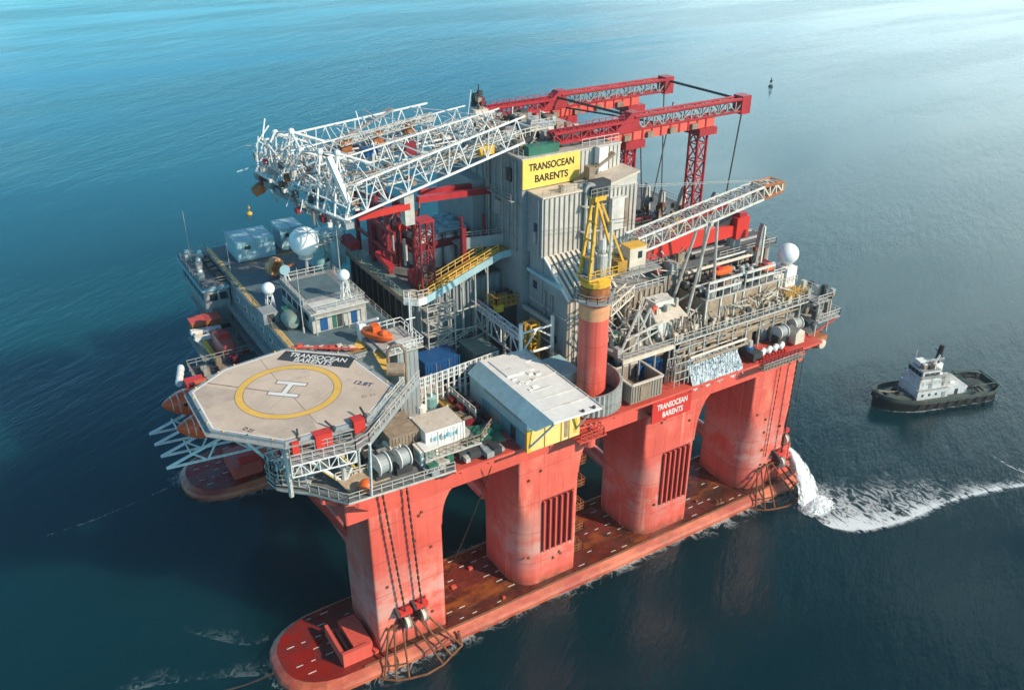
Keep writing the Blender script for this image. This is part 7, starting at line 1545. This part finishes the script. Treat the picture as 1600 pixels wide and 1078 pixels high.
#(TP(16.2, -1.9, 5.4), [(0, 0), (.35, .05), (.35, 1.1), (0, 1.15)], 'white', 10, tuple(tx)); mb.lathe(TP(16.2, 1.7, 5.4), [(0, 0), (.35, .05), (.35, 1.1), (0, 1.15)], 'white', 10, tuple(tx))
mb.path([TP(5.6, 0, 3.4), TP(3, 0, 3.7), TP(.8, 0, 4.6)], .1, 'wood'); mb.build('tow_rope', tb)
e0 = [(p[0], p[1]) for p in hull_ring(0, .97, 0)]; e0.append(e0[0]); cc = T0 + tx * TL * .5
e1 = [((p[0] - cc.x) * 1.12 + cc.x + (p[1] - cc.y) * 0, (p[1] - cc.y) * 1.35 + cc.y) for p in e0]
sheet('foam', e0, e1, 3, 'lap_foam', .025, 'thin foam lapping round the tug')
# channel buoys
t = thing('channel_buoy', 'small dark channel buoy alone far off on the pale sea', 'buoy', (356.66, 327.08, 0)); c = V((356.66, 327.08, 0))
mb = MB(); mb.lathe((c.x, c.y, -.5), [(0, 0), (1.5, 0), (1.6, 1.2), (1.0, 1.8), (0, 1.9)], 'dark', 14); mb.v = [(c.x + (x - c.x) * .72, c.y + (y - c.y) * .72, z * .72) for x, y, z in mb.v]; mb.build('float', t, True)
mb = MB()
for a in range(4): mb.tube((c.x + math.cos(a * 1.57) * 1.0, c.y + math.sin(a * 1.57) * 1.0, 1.2), (c.x + math.cos(a * 1.57) * .35, c.y + math.sin(a * 1.57) * .35, 5.2), .14, 'dark')
mb.lathe((c.x, c.y, 3.0), [(0, 0), (.8, .1), (.8, 1.6), (0, 1.9)], 'tug_hull', 10); mb.ball((c.x, c.y, 5.6), .4, 'dark', 8); mb.tube((c.x, c.y, 5.6), (c.x, c.y, 7), .08, 'dark'); mb.v = [(c.x + (x - c.x) * .72, c.y + (y - c.y) * .72, z * .72) for x, y, z in mb.v]; mb.build('tower', t)
t = thing('marker_float', 'tiny yellow marker buoy floating beyond the bow end of the derrick', 'buoy', (74.45, 280.62, 0)); c = V((74.45, 280.62, 0))
mb = MB(); mb.lathe((c.x, c.y, -.4), [(0, 0), (.9, .1), (.9, .8), (.5, 1.2), (0, 1.3)], 'yellow', 12); mb.build('float', t, True)
mb = MB(); mb.tube((c.x, c.y, .7), (c.x, c.y, 2.6), .14, 'ochre'); mb.lathe((c.x, c.y, 2.0), [(0, 0), (.5, .1), (.1, .9), (0, 1)], 'ochre', 8); mb.build('topmark', t)

# ------------------------------------------------------------------ camera, sky, sun
for o in ALL:
    if '_o' in o: del o['_o']
cam = bpy.data.cameras.new('camera'); co = bpy.data.objects.new('camera', cam); COL.objects.link(co); sc.camera = co
p, A = R(28.0), R(58.2)
fw = V((math.cos(A) * math.cos(p), math.sin(A) * math.cos(p), -math.sin(p)))
co.location = (0, 0, 100); co.rotation_euler = fw.to_track_quat('-Z', 'Y').to_euler()
cam.sensor_width = 36; cam.lens = 1416 / 1600 * 36; cam.clip_start = 1; cam.clip_end = 20000

SUN_EL, SUN_AZ = R(32), R(-58)          # azimuth measured from +x towards +y
sd = V((math.cos(SUN_EL) * math.cos(SUN_AZ), math.cos(SUN_EL) * math.sin(SUN_AZ), math.sin(SUN_EL)))
L = bpy.data.lights.new('sun', 'SUN'); L.energy = 4.7; L.angle = R(.6); L.color = (1, .85, .66)
so = bpy.data.objects.new('sun', L); COL.objects.link(so); so.rotation_euler = (-sd).to_track_quat('-Z', 'Y').to_euler(); so.location = (60, -40, 160)
w = bpy.data.worlds.new('World'); sc.world = w; w.use_nodes = True; nt = w.node_tree; N, LK = nt.nodes, nt.links
bg = N['Background']; sky = N.new('ShaderNodeTexSky'); sky.sky_type = 'NISHITA'; sky.sun_disc = False; sky.sun_elevation = SUN_EL; sky.sun_rotation = math.atan2(sd.x, sd.y)
sky.air_density = 1.0; sky.dust_density = .8; sky.ozone_density = 2.0
# bright banks of cloud low over the sea towards the stern
tc = N.new('ShaderNodeTexCoord'); sz = N.new('ShaderNodeSeparateXYZ'); LK.new(tc.outputs['Generated'], sz.inputs[0]); mp = N.new('ShaderNodeMapping'); mp.inputs['Scale'].default_value = (1.6, 1.6, 6.0); LK.new(tc.outputs['Generated'], mp.inputs['Vector'])
nz = N.new('ShaderNodeTexNoise'); nz.inputs['Scale'].default_value = 2.2; nz.inputs['Detail'].default_value = 7; nz.inputs['Roughness'].default_value = .6; LK.new(mp.outputs[0], nz.inputs['Vector'])
dt = N.new('ShaderNodeVectorMath'); dt.operation = 'DOT_PRODUCT'; ca = R(24); dt.inputs[1].default_value = (math.cos(ca), math.sin(ca), .12); LK.new(tc.outputs['Generated'], dt.inputs[0])
mr = N.new('ShaderNodeMapRange'); mr.inputs[1].default_value = .80; mr.inputs[2].default_value = 1.0; mr.inputs[3].default_value = -.16; mr.inputs[4].default_value = .26; LK.new(dt.outputs['Value'], mr.inputs[0])
ad = N.new('ShaderNodeMath'); ad.operation = 'ADD'; LK.new(nz.outputs['Fac'], ad.inputs[0]); LK.new(mr.outputs[0], ad.inputs[1])
lo = N.new('ShaderNodeMapRange'); lo.inputs[1].default_value = .06; lo.inputs[2].default_value = .17; lo.inputs[3].default_value = .17; lo.inputs[4].default_value = 0; LK.new(sz.outputs['Z'], lo.inputs[0]); ad2 = N.new('ShaderNodeMath'); ad2.operation = 'ADD'; LK.new(ad.outputs[0], ad2.inputs[0]); LK.new(lo.outputs[0], ad2.inputs[1])
cr = N.new('ShaderNodeMapRange'); cr.inputs[1].default_value = .48; cr.inputs[2].default_value = .72; LK.new(ad2.outputs[0], cr.inputs[0])
mx = N.new('ShaderNodeMix'); mx.data_type = 'RGBA'; LK.new(cr.outputs[0], mx.inputs[0]); tn = N.new('ShaderNodeMix'); tn.data_type = 'RGBA'; tn.blend_type = 'MULTIPLY'; tn.inputs[0].default_value = 1; LK.new(sky.outputs[0], tn.inputs[6]); el = N.new('ShaderNodeMapRange'); el.inputs[1].default_value = .12; el.inputs[2].default_value = .46; LK.new(sz.outputs['Z'], el.inputs[0]); tm = N.new('ShaderNodeMix'); tm.data_type = 'RGBA'; LK.new(el.outputs[0], tm.inputs[0]); tm.inputs[6].default_value = (.72, 2.0, 2.25, 1); tm.inputs[7].default_value = (.40, .72, .84, 1); LK.new(tm.outputs[2], tn.inputs[7]); LK.new(tn.outputs[2], mx.inputs[6]); mx.inputs[7].default_value = (14.2, 18.2, 18.9, 1)
LK.new(mx.outputs[2], bg.inputs['Color']); bg.inputs['Strength'].default_value = .118
sc.view_settings.view_transform = 'Standard'; sc.view_settings.look = 'None'; sc.view_settings.exposure = .20; sc.view_settings.gamma = 1
sc.render.engine = 'CYCLES'; sc.cycles.use_denoising = True; sc.cycles.max_bounces = 8; sc.cycles.transparent_max_bounces = 24


def haze():
    m = bpy.data.materials.new('haze_air'); m.use_nodes = True; nt = m.node_tree; nt.nodes.remove(nt.nodes['Principled BSDF'])
    v = nt.nodes.new('ShaderNodeVolumePrincipled'); v.inputs['Color'].default_value = (.90, .97, 1, 1); v.inputs['Density'].default_value = .00012; v.inputs['Anisotropy'].default_value = .2
    nt.links.new(v.outputs[0], nt.nodes['Material Output'].inputs['Volume']); MATS['haze_air'] = m
    S = 9050; mb = MB(); mb.box(-S, S, -S, S, -12, 104, 'haze_air'); o = mb.build('haze'); o['kind'] = 'stuff'; o['label'] = 'thin pale haze paling the far sea'
haze()
